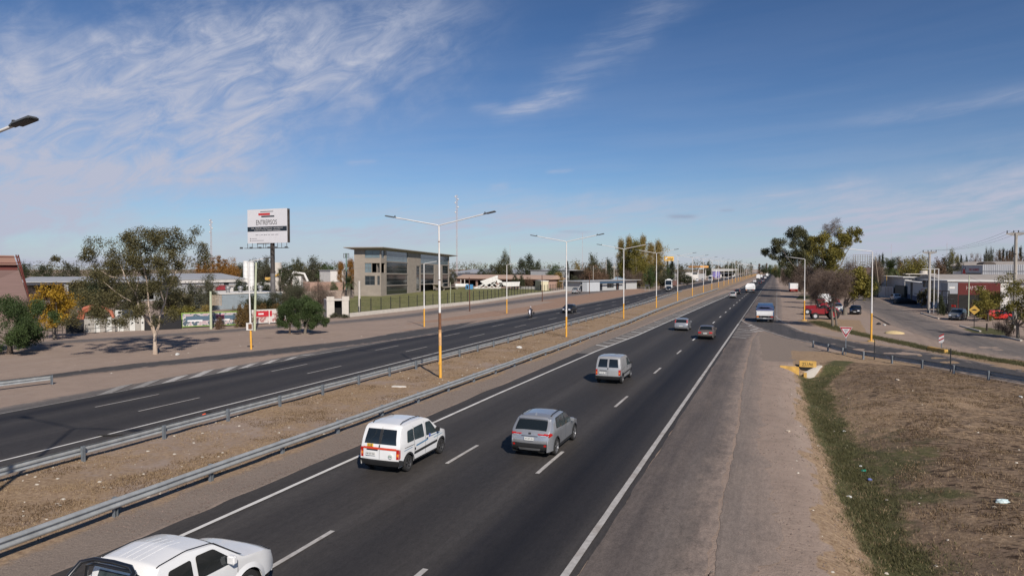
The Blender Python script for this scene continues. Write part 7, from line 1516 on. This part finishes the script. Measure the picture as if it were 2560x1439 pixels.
# hero eucalyptus
HC_ = [(375,582,17),(352,588,15),(330,602,16),(303,617,17),(405,592,14),(430,602,14),(457,590,14),(478,600,15),(440,622,16),(492,626,14),(503,650,12),(466,643,15),(280,622,13),(256,636,12),(236,652,13),(205,634,8),(192,650,8),(215,662,12),(300,652,17),(340,640,16),(370,622,15),(386,652,13),(424,650,14),(446,672,16),(474,668,14),(260,680,18),(290,692,18),(322,682,15),(350,702,16),(230,694,16),(206,716,12),(240,730,16),(282,742,17),(312,742,16),(340,752,17),(376,722,12),(402,700,13),(432,712,13),(452,702,14),(372,772,13),(342,792,15),(300,782,16),(262,772,15),(404,762,12),(428,752,12),(444,782,11),(418,800,9),(452,740,12),(282,806,10),(242,796,13),(205,770,12),(328,660,12),(360,664,10),(404,628,10)]
e, D = px_tree('eucalyptus', 'large spreading eucalyptus with a white forked trunk on the sandy verge', 388, 885, [(a_, b_, c_*1.15) for a_, b_, c_ in HC_], 56000, .155, L_EUCH, BARKW, .17, 0, depthjit=1.8, fork=(.0, 1.7), aspect=.42, droop=.25)
mb = MB(); u = lambda x_, y_, d_=0: ((x_-388)*D/F0, d_, zt(y_, D))
for pts, rs in (([(388,838),(378,815),(366,790),(352,765),(340,740),(322,700),(300,660)], [.20,.17,.15,.13,.11,.08,.04]), ([(388,840),(385,815),(378,780),(372,745),(365,700),(352,640),(355,600)], [.17,.14,.12,.10,.09,.06,.03]), ([(389,838),(397,815),(404,790),(412,755),(424,720),(440,680),(455,620)], [.18,.15,.12,.10,.08,.06,.03]), ([(366,790),(345,775),(330,755),(300,735),(262,700)], [.10,.09,.07,.06,.03]), ([(412,755),(404,720),(398,680),(404,620)], [.08,.07,.05,.03]), ([(340,740),(345,700),(338,640)], [.08,.06,.03]), ([(322,700),(280,690),(235,660)], [.06,.05,.02]), ([(424,720),(455,690),(485,640)], [.06,.05,.02])):
    mb.tube([u(x_, y_, .3*math.sin(i*1.7+x_)*(i > 0)) for i, (x_, y_) in enumerate(pts)], [r__*.72 for r__ in rs], 8)
mb.build('limb', BARKW, e, smooth=50, recalc=False)
q = random.Random(5)
px_tree('pepper_tree', 'dense bright green tree with drooping foliage at the left edge', 25, 884, [(18,755,20),(48,772,20),(-5,785,24),(72,790,20),(98,795,14),(62,822,24),(98,826,17),(28,838,24),(60,848,20),(0,852,22),(-45,775,26),(-50,830,28),(88,846,13),(38,862,14),(30,800,24),(-90,800,30),(-90,850,25)], 42000, .16, L_PEP, BARK, .22, 8, depthjit=1.6, fork=(0, .9), aspect=.4, droop=.8, sub_=.45, fine=.36)
px_tree('pepper_tree', 'thin trunked weeping tree, left one of the two touching weeping trees', 724, 834, [(700,785,13),(712,775,14),(728,768,14),(742,762,14),(705,800,12),(722,798,14),(740,790,15),(696,805,8),(735,808,11),(714,812,8)], 14000, .17, L_PEP, BARK, .09, 4, depthjit=.7, fork=(.1, 1.2), aspect=.3, droop=1.2, sub_=.42, fine=.34)
px_tree('pepper_tree', 'weeping tree with a thick bent trunk, right one of the two touching weeping trees', 762, 834, [(752,760,14),(770,757,15),(788,764,15),(800,775,13),(808,790,11),(795,795,14),(778,785,16),(760,785,16),(805,805,9),(790,812,9),(772,808,12),(752,806,10),(812,800,7),(780,768,14)], 24000, .17, L_PEP, BARKG, .15, 5, depthjit=.9, fork=(.25, 1.2), aspect=.3, droop=1.2, sub_=.42, fine=.34)
px_tree('tree', 'yellow autumn tree with a pale trunk beside the left fence', 137, 848, [(135,730,12),(150,722,12),(118,738,12),(160,740,13),(105,755,13),(130,755,14),(155,760,14),(172,770,12),(100,775,13),(125,780,14),(150,785,14),(176,790,10),(115,800,11),(138,805,10),(160,805,9),(88,790,9),(142,742,11)], 9000, .20, L_GOLD, BARKG, .16, 9, depthjit=1.1, fork=(0, 1.5))
# big trees on the right
px_tree('eucalyptus', 'tall dark eucalyptus leaning over the right side of the road', 2003, 728, [(1935,612,13),(1922,632,10),(1948,622,12),(1930,645,8),(1962,640,12),(1988,585,13),(2003,576,12),(2015,590,13),(2028,604,13),(1978,608,12),(1990,628,14),(2008,615,14),(2034,630,14),(1974,658,13),(1968,680,10),(2000,655,15),(2030,655,15),(1950,655,8),(2050,640,12),(1985,680,12)], 34000, .40, L_EUC, BARKG, .55, 12, depthjit=2.2, fork=(.5, 5), sub_=.55, fine=.36)
px_tree('tree', 'tall airy light green tree with bare top branches behind the tractors', 2060, 745, [(2055,590,12),(2068,600,12),(2080,615,12),(2050,620,13),(2072,640,13),(2095,605,11),(2112,590,11),(2130,582,10),(2146,578,8),(2120,605,10),(2100,635,12),(2085,655,12),(2055,655,12),(2045,600,9),(2140,595,6),(2108,622,9),(2068,672,10),(2094,668,10)], 19000, .33, L_YG, BARKG, .4, 14, depthjit=1.5, fork=(.3, 4), D=172, droop=-.3)
e, D = px_tree('tree', 'leafless thin tree rising above the airy green tree', 2085, 745, [(2080,575,9),(2088,562,8),(2070,580,8),(2060,572,5),(2092,590,9)], 1500, 1.6, L_TWIG, BARKG, .22, 5, D=176, aspect=.025, depthjit=.8, fork=(0, 8))
px_tree('bare_tree', 'leafless brown tree with twin trunks, nearest to the yield sign', 2082, 817, [(2060,700,18),(2085,690,18),(2105,700,16),(2120,715,12),(2095,725,18),(2070,725,16),(2050,720,12),(2110,735,12),(2045,740,9),(2080,745,13)], 11000, .62, L_TWIG, BARKG, .13, 10, depthjit=1.2, fork=(-.3, 3.2), aspect=.035, shell=.1)
px_tree('bare_tree', 'slim trunk of a second leafless tree right beside the nearest one', 2092, 815, [(2088,700,14),(2100,712,13),(2078,690,12),(2110,725,10)], 3500, .6, L_TWIG, BARKG, .11, 6, depthjit=.8, fork=(-.5, 3.2), aspect=.035, shell=.1)
px_tree('tree', 'yellow green tree with a thick forked trunk beside the black parked car', 2112, 787, [(2125,690,13),(2140,685,13),(2155,695,12),(2163,710,10),(2145,708,14),(2125,710,13),(2110,715,10),(2135,728,12),(2152,728,10),(2118,735,8),(2106,700,8)], 7000, .34, L_YG, BARKG, .32, 9, depthjit=1.4, fork=(0, 1.4))
px_tree('tree', 'yellow and green leaved tree at the right edge over the kerb', 2545, 846, [(2520,745,14),(2538,728,15),(2556,715,16),(2505,765,11),(2530,770,15),(2552,755,18),(2570,735,18),(2515,790,9),(2545,790,15),(2565,780,18),(2585,760,20),(2580,810,16),(2535,708,8),(2560,820,10),(2500,720,6)], 13000, .15, L_YG, BARKG, .15, 10, depthjit=1.1, fork=(-.1, 1.5))
px_tree('tree', 'yellow leaved tree in front of the dark red container', 2470, 803, [(2450,745,12),(2468,735,13),(2488,748,12),(2440,762,11),(2462,765,13),(2484,772,12),(2500,760,10),(2448,785,8),(2476,790,9),(2425,755,6),(2456,722,6)], 6500, .19, L_YG, BARK, .12, 8, depthjit=1.1, fork=(0, 1.2))
px_tree('shrub', 'leafless dark shrub left of the trunk at the right edge', 2516, 840, [(2508,815,9),(2520,812,9),(2514,828,8),(2526,822,7)], 700, .9, L_TWIG, BARK, .05, 4, 'shrub', fork=(0, .3), aspect=.03, depthjit=.4, droop=-1.2)
px_tree('tree', 'small round tree in front of the blue and white workshop', 2318, 772, [(2318,732,9),(2308,740,8),(2326,742,8),(2317,750,8)], 2500, .28, L_OLV, BARK, .10, 4, depthjit=.6, fork=(0, 1.2))
# template placements: (key, px, D, ytop, width px, label, material)
GB = 'background trees'
PL = [
 ('euc1', 62, 190, 656, 34, 'dark tree right behind the clad tower', L_DARK, None), ('broad1', 112, 230, 664, 48, 'rounded dark tree above the shed roof, right of the clad tower', None, None), ('broad1', 175, 215, 660, 60, 'dark brownish tree above the shed roof, left of the eucalyptus crown', L_OLV, None),
 ('broad1', 218, 112, 702, 70, 'dark bushy tree behind the rust red sculpture', None, None), ('broad1', 258, 104, 690, 80, 'large dark tree behind the slab fence, left of the white trunk', L_DARK, None), ('broad2', 318, 106, 715, 70, 'dark green tree directly behind the slab fence', L_OLV, None),
 ('broad1', 424, 110, 700, 80, 'dark tree right behind the white eucalyptus trunk', L_OLV, None), ('broad1', 482, 108, 712, 62, 'grey green bushy tree left of the rusty sign frame', L_OLV, None), ('broad2', 520, 125, 693, 44, 'small grey green tree behind the rusty sign frame', L_OLV, None), ('bare1', 150, 98, 725, 60, 'bare grey bush behind the yellow tree', None, None), ('bare1', 90, 100, 728, 60, 'bare grey bush in front of the clad tower', None, None),
 ('poplar2', 498, 330, 655, 22, 'orange poplar, first from the left behind the hall roof', None, 'p'), ('poplar2', 513, 340, 644, 20, 'orange poplar, second from the left behind the hall roof', None, 'p'), ('poplar2', 530, 335, 640, 20, 'orange poplar, third from the left behind the hall roof', None, 'p'), ('poplar2', 547, 330, 636, 20, 'orange poplar, fourth and tallest behind the hall roof', None, 'p'), ('poplar2', 562, 335, 645, 24, 'orange poplar, fifth from the left behind the hall roof', None, 'p'), ('brown', 580, 320, 650, 38, 'orange brown round tree right of the poplars', L_ORG, None), ('brown', 545, 325, 662, 90, 'low orange tree mass below the poplars', L_ORG, None), ('broad1', 600, 330, 664, 30, 'small dark tree left of the white silos', None, None),
 ('broad1', 645, 300, 652, 36, 'dark tree between the silos and the billboard column', None, None), ('broad1', 665, 290, 646, 34, 'dark brown tree just left of the billboard column', L_OLV, None), ('broad1', 656, 180, 700, 50, 'low dark bush behind the vented shed', None, None), ('broad1', 600, 165, 700, 48, 'dark rounded bush in front of the white silos', None, None), ('broad1', 728, 150, 684, 56, 'dark shaggy bush right of the billboard column', L_OLV, None),
 ('broad1', 695, 122, 735, 90, 'dark hedge mass at the foot of the billboard column', None, None), ('bare2', 745, 118, 716, 110, 'large olive brown straggly bush behind the weeping trees', L_OLV, None), ('bare1', 800, 125, 712, 70, 'reddish bare bush beside the concrete hut', None, None), ('broad2', 640, 120, 740, 60, 'dark green bush in front of the vented shed', L_DARK, None),
 ('euc1', 745, 300, 646, 34, 'tall dark tree, left of the two in the middle left distance', None, None), ('broad1', 785, 290, 646, 50, 'broad dark tree, right of the two in the middle left distance', L_OLV, None), ('broad2', 820, 270, 668, 60, 'wide green tree behind the small white shed', None, None), ('broad1', 808, 360, 660, 40, 'far dark tree behind the broad dark tree', None, None), ('broad1', 725, 340, 662, 60, 'low dark tree left of the middle distance pair', None, None), ('broad2', 833, 192, 707, 22, 'small round green bush by the stone wall', None, None),
 ('poplar1', 852, 222, 657, 20, 'orange yellow poplar left of the concrete building', L_ORG, None), ('poplar1', 877, 215, 650, 22, 'orange yellow poplar touching the corner of the concrete building', L_ORG, None),
 ('euc2', 1252, 330, 629, 40, 'tallest dark tree right of the concrete building', None, None), ('broad1', 1270, 335, 645, 20, 'round dark tree top right of the tallest dark tree', L_EUC, None), ('euc1', 1315, 325, 637, 44, 'tall dark tree behind the tile roofed shed', L_DARK, None), ('broad1', 1342, 325, 655, 36, 'dark tree adjoining the tall one behind the tile roofed shed', L_DARK, None), ('broad1', 1204, 330, 672, 32, 'round dark bush before the long white hall', None, None), ('broad1', 1232, 360, 662, 30, 'olive tree left of the tallest dark tree', L_OLV, None), ('broad1', 1133, 300, 678, 24, 'dark tree touching the right end of the concrete building', L_OLV, None),
 ('broad1', 1287, 264, 687, 16, 'small dark bush in the yard, left one', None, None), ('broad1', 1304, 262, 689, 16, 'small dark bush in the yard, right one', None, None), ('brown', 1322, 266, 694, 22, 'brown bush behind the yard trailer', None, None), ('broad2', 1388, 300, 667, 44, 'green tree left of the open hall', None, None), ('cypress', 1418, 310, 652, 10, 'slim dark cypress behind the green tree', None, None), ('poplar1', 1396, 275, 682, 26, 'yellowish bush near the pair of white cars', L_POP, None), ('broad1', 1436, 268, 690, 26, 'grey green tree left of the gatehouse', L_OLV, None), ('broad1', 1362, 255, 702, 12, 'dark small bush right of the cream kiosk', None, None),
 ('broad1', 1482, 310, 640, 38, 'dark tree above the brown tree by the gatehouse', L_EUC, None), ('broad1', 1443, 420, 658, 18, 'small tree beyond the open hall', L_POP, None), ('brown', 1478, 275, 667, 66, 'copper brown tree behind the gatehouse', None, None), ('brown', 1505, 285, 672, 34, 'second copper brown tree by the pale tower', None, None), ('broad1', 1522, 330, 650, 30, 'dark round tree between the pale mast and the poplars', None, None),
 ('poplar1', 1552, 295, 602, 22, 'tall airy poplar, leftmost of the big group', None, 'g'), ('poplar1', 1572, 290, 596, 24, 'thin topped poplar, second of the big group', None, 'g'), ('poplar1', 1590, 285, 606, 34, 'dark based poplar, third of the big group', L_YG, 'g'), ('poplar1', 1607, 290, 594, 24, 'tallest poplar of the big group', None, 'g'), ('poplar1', 1626, 300, 612, 26, 'brownish poplar, fifth of the big group', None, 'g'), ('poplar1', 1645, 305, 606, 24, 'brownish poplar, right end of the big group', None, 'g'), ('euc2', 1562, 292, 618, 46, 'yellow lower tree at the left foot of the poplars', L_YG, None), ('euc2', 1600, 288, 606, 62, 'olive green tree in the middle of the poplars', L_YG, None), ('euc2', 1640, 300, 616, 60, 'rust brown tree at the right foot of the poplars', L_POP, None),
 ('bare1', 1570, 268, 678, 34, 'bare reddish tree behind the gatehouse end', None, None), ('bare2', 1600, 272, 680, 36, 'bare reddish tree left of the dark trees', None, None), ('broad2', 1625, 262, 668, 34, 'dark green tree behind the notice board', L_GRN, None), ('broad1', 1652, 262, 664, 34, 'dark brown tree behind the notice board', L_OLV, None), ('cypress', 1680, 310, 652, 16, 'dark pointed tree behind the white tractor unit', None, None), ('broad2', 1672, 320, 664, 30, 'green tree under the yellow billboard', None, None), ('broad1', 1702, 330, 664, 22, 'dark tree right of the yellow billboard', L_OLV, None), ('broad1', 1718, 330, 687, 36, 'low dark bushes beyond the white tractor unit', None, None),
 ('broad1', 1771, 560, 658, 18, 'dark round tree beyond the orange canopy', None, None), ('broad2', 1832, 800, 658, 22, 'green tree behind the pale station building', None, None), ('broad1', 1815, 820, 662, 20, 'dark tree behind the portal frame', None, None), ('cypress', 1840, 900, 652, 6, 'distant thin poplar behind the lamp row', L_POP, None), ('broad1', 1877, 1100, 658, 9, 'lone dark palm like tree at the end of the lamp row', None, None),
 ('broad1', 1795, 700, 664, 22, 'brown distant tree left of the portal frame', L_BRN, None), ('broad1', 1852, 1000, 663, 18, 'distant dark tree beyond the lamps', L_OLV, None),
 ('poplar1', 1898, 1050, 660, 7, 'distant bare poplar, left of the road end', L_BRN, None), ('broad1', 1908, 1000, 663, 18, 'distant dark tree left of the road end', None, None), ('poplar1', 1916, 1020, 659, 6, 'distant poplar closest to the road end', L_BRN, None),
 ('broad2', 1928, 900, 664, 22, 'green tree closing the view at the road end', None, None), ('broad2', 1942, 700, 664, 22, 'green tree right of the road end', L_YG, None), ('poplar1', 1948, 560, 655, 8, 'pale poplar right of the road end', L_GRN, None), ('broad1', 1955, 450, 664, 20, 'dark tree behind the right verge', L_GRN, None), ('broad1', 1938, 560, 675, 14, 'dark bush on the right verge far ahead', None, None), ('bare1', 1958, 330, 672, 22, 'bare brown bush far up the right verge', None, None),
 ('bare1', 1978, 262, 662, 40, 'bare brown tree behind the white box trailer', None, None), ('bare2', 2002, 228, 664, 50, 'bare brown tree right of the white box trailer', None, None), ('bare1', 2028, 185, 668, 54, 'bare brown tree behind the lamp by the tractors', None, None), ('bare2', 2052, 150, 672, 56, 'bare brown tree over the parked lorry', None, None), ('bare1', 2040, 132, 690, 40, 'bare brown tree directly over the tractors', None, None), ('brown', 2000, 240, 690, 50, 'dark undergrowth behind the bare trees', L_OLV, None), ('brown', 2032, 200, 692, 50, 'brown undergrowth beneath the tall eucalyptus', L_BRN, None),
 ('bare1', 2125, 190, 655, 50, 'bare tree in front of the billboard frame', None, None), ('broad1', 2100, 210, 672, 40, 'olive tree between the airy tree and the billboard frame', L_YG, None), ('broad1', 2180, 165, 690, 36, 'very dark tree behind the right lamp post', L_DARK, None), ('broad1', 2196, 200, 655, 34, 'dark tree left of the palm', L_OLV, None), ('cypress', 2206, 300, 634, 8, 'dark cypress left above the palm, first', None, None), ('cypress', 2198, 310, 638, 7, 'dark cypress left above the palm, second', None, None), ('bare1', 2188, 190, 650, 40, 'bare brown tree behind the leaning wooden pole', None, None),
 ('broad2', 2275, 190, 655, 50, 'green tree behind the low white house', L_YG, None), ('broad2', 2305, 185, 652, 50, 'olive green tree left of the farther power pole', L_YG, None), ('broad1', 2348, 200, 652, 40, 'olive brown tree right of the farther power pole', L_BRN, None), ('euc1', 2384, 250, 625, 26, 'tall brown green tree above the white plant box', L_YG, None), ('broad1', 2365, 210, 645, 44, 'dark olive tree left of the white plant box', L_OLV, None), ('broad1', 2290, 230, 648, 60, 'brownish tree row behind the roof tank', L_BRN, None), ('broad1', 2398, 230, 655, 30, 'brown tree left of the name board', L_OLV, None), ('broad1', 2250, 260, 650, 34, 'reddish tree behind the palm', L_BRN, None),
 ('cypress', 2402, 420, 637, 8, 'small pointed cypress above the name board', None, None), ('broad1', 2416, 430, 642, 10, 'small dark round tree above the name board', L_DARK, None), ('brown', 2432, 420, 640, 22, 'reddish brown tree above the name board', L_BRN, None), ('brown', 2446, 415, 640, 18, 'reddish tree right above the name board', L_BRN, None), ('euc1', 2465, 380, 622, 14, 'grey green tall tree, left of the pair over the vaulted roof', L_OLV, None), ('euc1', 2476, 380, 621, 14, 'grey green tall tree, right of the pair over the vaulted roof', L_OLV, None),
]
for i, x_ in enumerate((2498, 2507, 2516, 2523, 2530)): PL.append(('cypress', x_, 400, (624, 621, 626, 625, 616)[i], 9, ('first', 'second', 'third', 'fourth', 'tallest fifth')[i]+' dark cypress from the left in the row at the right edge', None, 'c'))
PL += [('cypress', 2550, 380, 617, 10, 'dark cypress right of the tall power pole', None, 'c'), ('brown', 2500, 385, 633, 40, 'dark red brown tree below the cypress row', L_BRN, None), ('brown', 2535, 370, 636, 50, 'dark brown tree below the last cypresses', L_BRN, None), ('brown', 2575, 350, 634, 50, 'brown tree leaving the frame at the right edge', L_OLV, None)]
GRP = {'p': 'orange poplars behind the hall', 'g': 'tall poplars behind the gatehouse', 'c': 'dark cypresses at the right edge'}
NM = {'poplar1': 'poplar', 'poplar2': 'poplar', 'cypress': 'cypress', 'bare1': 'bare_tree', 'bare2': 'bare_tree'}
for k_, px, D, yt, w_, lb, m_, g_ in PL:
    bush = 'bush' in lb or 'hedge' in lb or 'undergrowth' in lb
    T(k_, px, D, yt, w_, lb, 'bush' if bush else NM.get(k_, 'tree'), m_, 'bush' if bush else 'tree', GRP.get(g_))
# hedges and shrubs in front
for px, D, yt, w_, lb, m_ in ((600, 90, 768, 32, 'rust coloured hedge left of the lamp post with the white box', L_HEDGE), (615, 92, 766, 28, 'rust coloured hedge right behind the lamp post with the white box', L_HEDGE), (548, 87, 796, 22, 'bare shrub in front of the printed banner', L_BRN), (655, 100, 764, 44, 'orange brown hedge above the red banner', L_HEDGE), (690, 102, 764, 34, 'orange brown hedge left of the weeping trees', L_HEDGE), (470, 96, 770, 60, 'green bush behind the lime framed banner', L_YG), (512, 97, 768, 40, 'pinkish dry grass clump above the printed banner', L_POP), (435, 95, 768, 50, 'yellow green bush behind the long black panel', L_YG),
        (835, 107, 783, 22, 'low weeds left of the doorway of the concrete hut', L_OLV), (860, 107, 786, 26, 'low weeds in front of the concrete hut', L_OLV), (2355, 113, 745, 16, 'dark shrub behind the white portal frame', L_DARK), (2440, 112, 760, 40, 'bare reddish shrub in front of the dark red container', L_BRN), (2520, 105, 765, 70, 'dark shrubs behind the red station wagon', L_DARK), (2460, 108, 772, 40, 'dark green shrub left behind the red station wagon', L_DARK), (1972, 79.5, 836, 7, 'small green weed on the ramp edge line', L_GRN)):
    T('shrub', px, D, yt, w_, lb, 'shrub', m_, 'shrub')
for t in TEMPL.values():
    for c in kids(t['o']): bpy.data.objects.remove(c)
    bpy.data.objects.remove(t['o'])
# palms
def palm(name, label, px, D, yc, rpx, trunk_r, nf=64, bark=BARKG, ytb=None, flen=None):
    p = bg(px, D); e = empty(name, (p[0], p[1], 0), 0, label, 'palm'); zc = zt(yc, D); L = W2(rpx, D); r = np.random.default_rng(px)
    MB().tube([(0, 0, -.1), (.05, 0, zc*.5), (0, 0, zc-.1)], [trunk_r*1.15, trunk_r, trunk_r*1.15], 12).build('trunk', bark, e, smooth=40); V = []; Fq = []; vv = []
    for f in range(nf):
        az = f*2.39996; el = math.radians(80-118*(f/nf)**.9); ln = L*(.85+.25*r.random()); pts = []; p_ = np.array([0, 0, zc]); a = el
        for s in range(13): pts.append(p_.copy()); a2 = a-math.radians(62)*(s/12)**1.3; p_ = p_+np.array([math.cos(az)*math.cos(a2), math.sin(az)*math.cos(a2), math.sin(a2)])*ln/12
        pts = np.array(pts); sd_ = np.array([-math.sin(az), math.cos(az), 0])
        for s in range(1, 13):
            d_ = pts[s]-pts[s-1]; d_ /= np.linalg.norm(d_); up_ = np.cross(sd_, d_)
            for q_ in (0, .5):
                b0 = pts[s-1]+(pts[s]-pts[s-1])*q_; w = ln*.20*math.sin(math.pi*min(1, (s+q_)/12.5)**.7)+.02
                for g in (-1, 1):
                    t_ = b0+(sd_*g*.85+d_*.55-up_*.12*1-np.array([0, 0, .15]))*w; k = len(V); hw = ln*.012
                    V += [b0-d_*hw, b0+d_*hw, t_+d_*hw*.3, t_-d_*hw*.3]; Fq.append((k, k+1, k+2, k+3)); vv.append(min(1, .25+.6*r.random()))
    link('fronds', npmesh('fronds', V, Fq, vv), L_PALM, e); return e
palm('palm', 'large date palm on the right behind the low white house', 2226, 212, 670, 47, .5); palm('palm', 'date palm on the lawn in front of the concrete building corner', 871, 178, 706, 28, .5, 60); palm('palm', 'slender palm just right of the billboard column', 700, 150, 680, 17, .18, 40)
# distant woodland reading as one mass
r = np.random.default_rng(3); cl = []
for px in np.arange(-250, 2850, 5.5):
    if 1880 < px < 1965: continue
    D = r.uniform(620, 900); hgt = 8.5+4.0*fbm(np.array([[px/40, 0]]), 1.0, 5)[0]*2+(3 if px > 2200 else 0)+r.normal()*.6
    p = bg(px, D)
    for z in np.arange(1.5, hgt, 2.6): cl.append((p[0]+r.normal()*1.5, p[1]+r.normal()*3, z, 2.3))
V, Fq, v = leafcloud(cl, 70000, 1.1, 8); x_ = V[:, 0]
LW_ = leafmat('leaf_far_woodland', (.045, .045, .024), (.17, .14, .055)); tag(link('distant_woodland', npmesh('distant_woodland', V, Fq, v), LW_), kind='stuff')
# ---------------------------------------------------------------- grass and scattered small things
def tufts(name, P, blades, h, m, seed, spread=.07, width=.012):
    r = np.random.default_rng(seed); n = len(P); z = ground_z(P); B0 = np.repeat(np.c_[P, z], blades, 0); m_ = len(B0); B0[:, :2] += r.normal(size=(m_, 2))*spread
    a = r.uniform(0, 2*math.pi, m_); ln = h*(.5+r.random(m_)); lean = r.normal(size=(m_, 2))*.5; w = width*(.7+.6*r.random(m_)); s = np.c_[np.cos(a)*w, np.sin(a)*w, np.zeros(m_)]
    tip = B0+np.c_[lean*ln[:, None], ln]; V = np.stack([B0-s, B0+s, tip], 1).reshape(-1, 3); return tag(link(name, npmesh(name, V, np.arange(3*m_).reshape(m_, 3), r.random(m_)), m), kind='stuff')
G1 = leafmat('grass_green', (.050, .052, .022), (.15, .138, .062), .2); G2 = leafmat('grass_dry', (.19, .125, .070), (.46, .34, .21), .2); G3 = leafmat('grass_brown', (.07, .045, .026), (.20, .135, .075), .1)
r = np.random.default_rng(12)
def sample(n, x0, x1, y0, y1, f):
    y = y0*np.exp(r.random(n)*math.log(y1/y0)); P = np.c_[r.uniform(x0, x1, n), y]; return P[r.random(n) < f(P)]
dR = lambda P: dist(P, RN)
P = sample(60000, .8, 9, 11, 60, lambda P: np.clip(1.0*np.exp(-(dist(P, DITCH)/np.where(P[:, 0] > np.interp(P[:, 1], DITCH[:, 1], DITCH[:, 0]), 1.15, .7))**2)*np.clip(fbm(P, 1.1, 44)*3.2-.95, 0, 1), 0, 1)*ss(P[:, 1], 58.5, 57.0))
tufts('green_grass', P, 5, .11, G1, 1, .10, .010)
P = sample(60000, 1.0, 26, 11, 60, lambda P: ss(P[:, 0], 1.1, 2.0)*ss(dR(P), .3, 1)*np.clip((fbm(P, 1.1, 61)-.35)*2.2, 0, .9)*(np.interp(P[:, 1], RN[:, 1][np.argsort(RN[:, 1])], RN[:, 0][np.argsort(RN[:, 1])]) > 0))
P = P[~((dist(P, (RN+RF)/2) < 3.0) | (P[:, 1] > 62))]; tufts('dry_grass', P, 4, .07, G2, 2, .10, .009)
P = sample(26000, 4.5, 26, 24, 58, lambda P: np.clip((fbm(P, 1.0, 71)-.48)*6, 0, 1)*.8); P = P[dist(P, (RN+RF)/2) > 3.2]; tufts('brown_weeds', P, 5, .09, G3, 3, .12, .014)
P = sample(60000, -26.6, -19.6, 13, 150, lambda P: np.clip((fbm(P, 1.4, 81)-.42)*3.5, 0, .85)); tufts('median_dry_grass', P, 4, .045, G2, 4, .10, .009)
P = sample(22000, -26.3, -19.4, 13, 120, lambda P: np.clip((fbm(P, 1.8, 91)-.50)*5, 0, .9)); tufts('median_brown_weeds', P, 4, .06, G3, 5, .10, .012)
gl_ = np.asarray(grass_l); k = r.integers(0, len(gl_)-1, 9000); P = gl_[k]+(gl_[k+1]-gl_[k])*r.random((9000, 1))+r.normal(size=(9000, 2))*np.array([.45, .45]); tufts('verge_grass', P, 4, .16, G1, 6, .10, .015)
fq = FQ[0]; P = np.c_[r.uniform(-95, -62, 40000), r.uniform(90, 240, 40000)]; P = P[inside(P, pxline([(873, 790), (1200, 755), (1322, 736), (1372, 731), (1378, 722), (1180, 718), (1100, 723), (880, 742), (860, 770)]))][:5000]; tufts('lawn_grass', P, 3, .08, mat('grass_lawn', (.09, .10, .03), .7, col2=(.24, .23, .09), attr=True), 7, .15, .04)
def stones(name, P, s0, s1, m, seed):
    r = np.random.default_rng(seed); n = len(P); z = ground_z(P)*1.0; s = s0+(s1-s0)*r.random(n)**2; o = np.array([(-1, -1, 0), (1, -.8, 0), (.9, 1, 0), (-1, .8, 0), (-.5, -.5, .7), (.6, -.4, .6), (.4, .5, .7), (-.5, .4, .6)])
    V = (np.c_[P, z][:, None, :]+o[None]*s[:, None, None]*(.7+.6*r.random((n, 8, 3)))).reshape(-1, 3); f = np.array([(4, 5, 6, 7), (0, 1, 5, 4), (1, 2, 6, 5), (2, 3, 7, 6), (3, 0, 4, 7)]); Fq = (f[None]+(np.arange(n)*8)[:, None, None]).reshape(-1, 4)
    return tag(link(name, npmesh(name, V, Fq), m), kind='stuff')
PEB = mat('pebble_brown', (.16, .12, .10), .9, 0, .4, 9); PEBL = mat('pebble_pale', (.50, .45, .38), .8, 0, .25, 9)
stones('gravel_stones', sample(9000, -2.2, 2.4, 10, 60, lambda P: .35+0*P[:, 0]), .008, .035, PEB, 1)
stones('gravel_stones', sample(5000, -19.0, -17.0, 14, 90, lambda P: .6+0*P[:, 0]), .008, .04, PEB, 2)
stones('pale_stones', np.r_[sample(700, -26.4, -19.3, 14, 110, lambda P: .5+0*P[:, 0]), sample(500, .6, 20, 12, 50, lambda P: .5+0*P[:, 0]), sample(260, -60, -41, 35, 110, lambda P: .4+0*P[:, 0])], .012, .06, PEBL, 3)
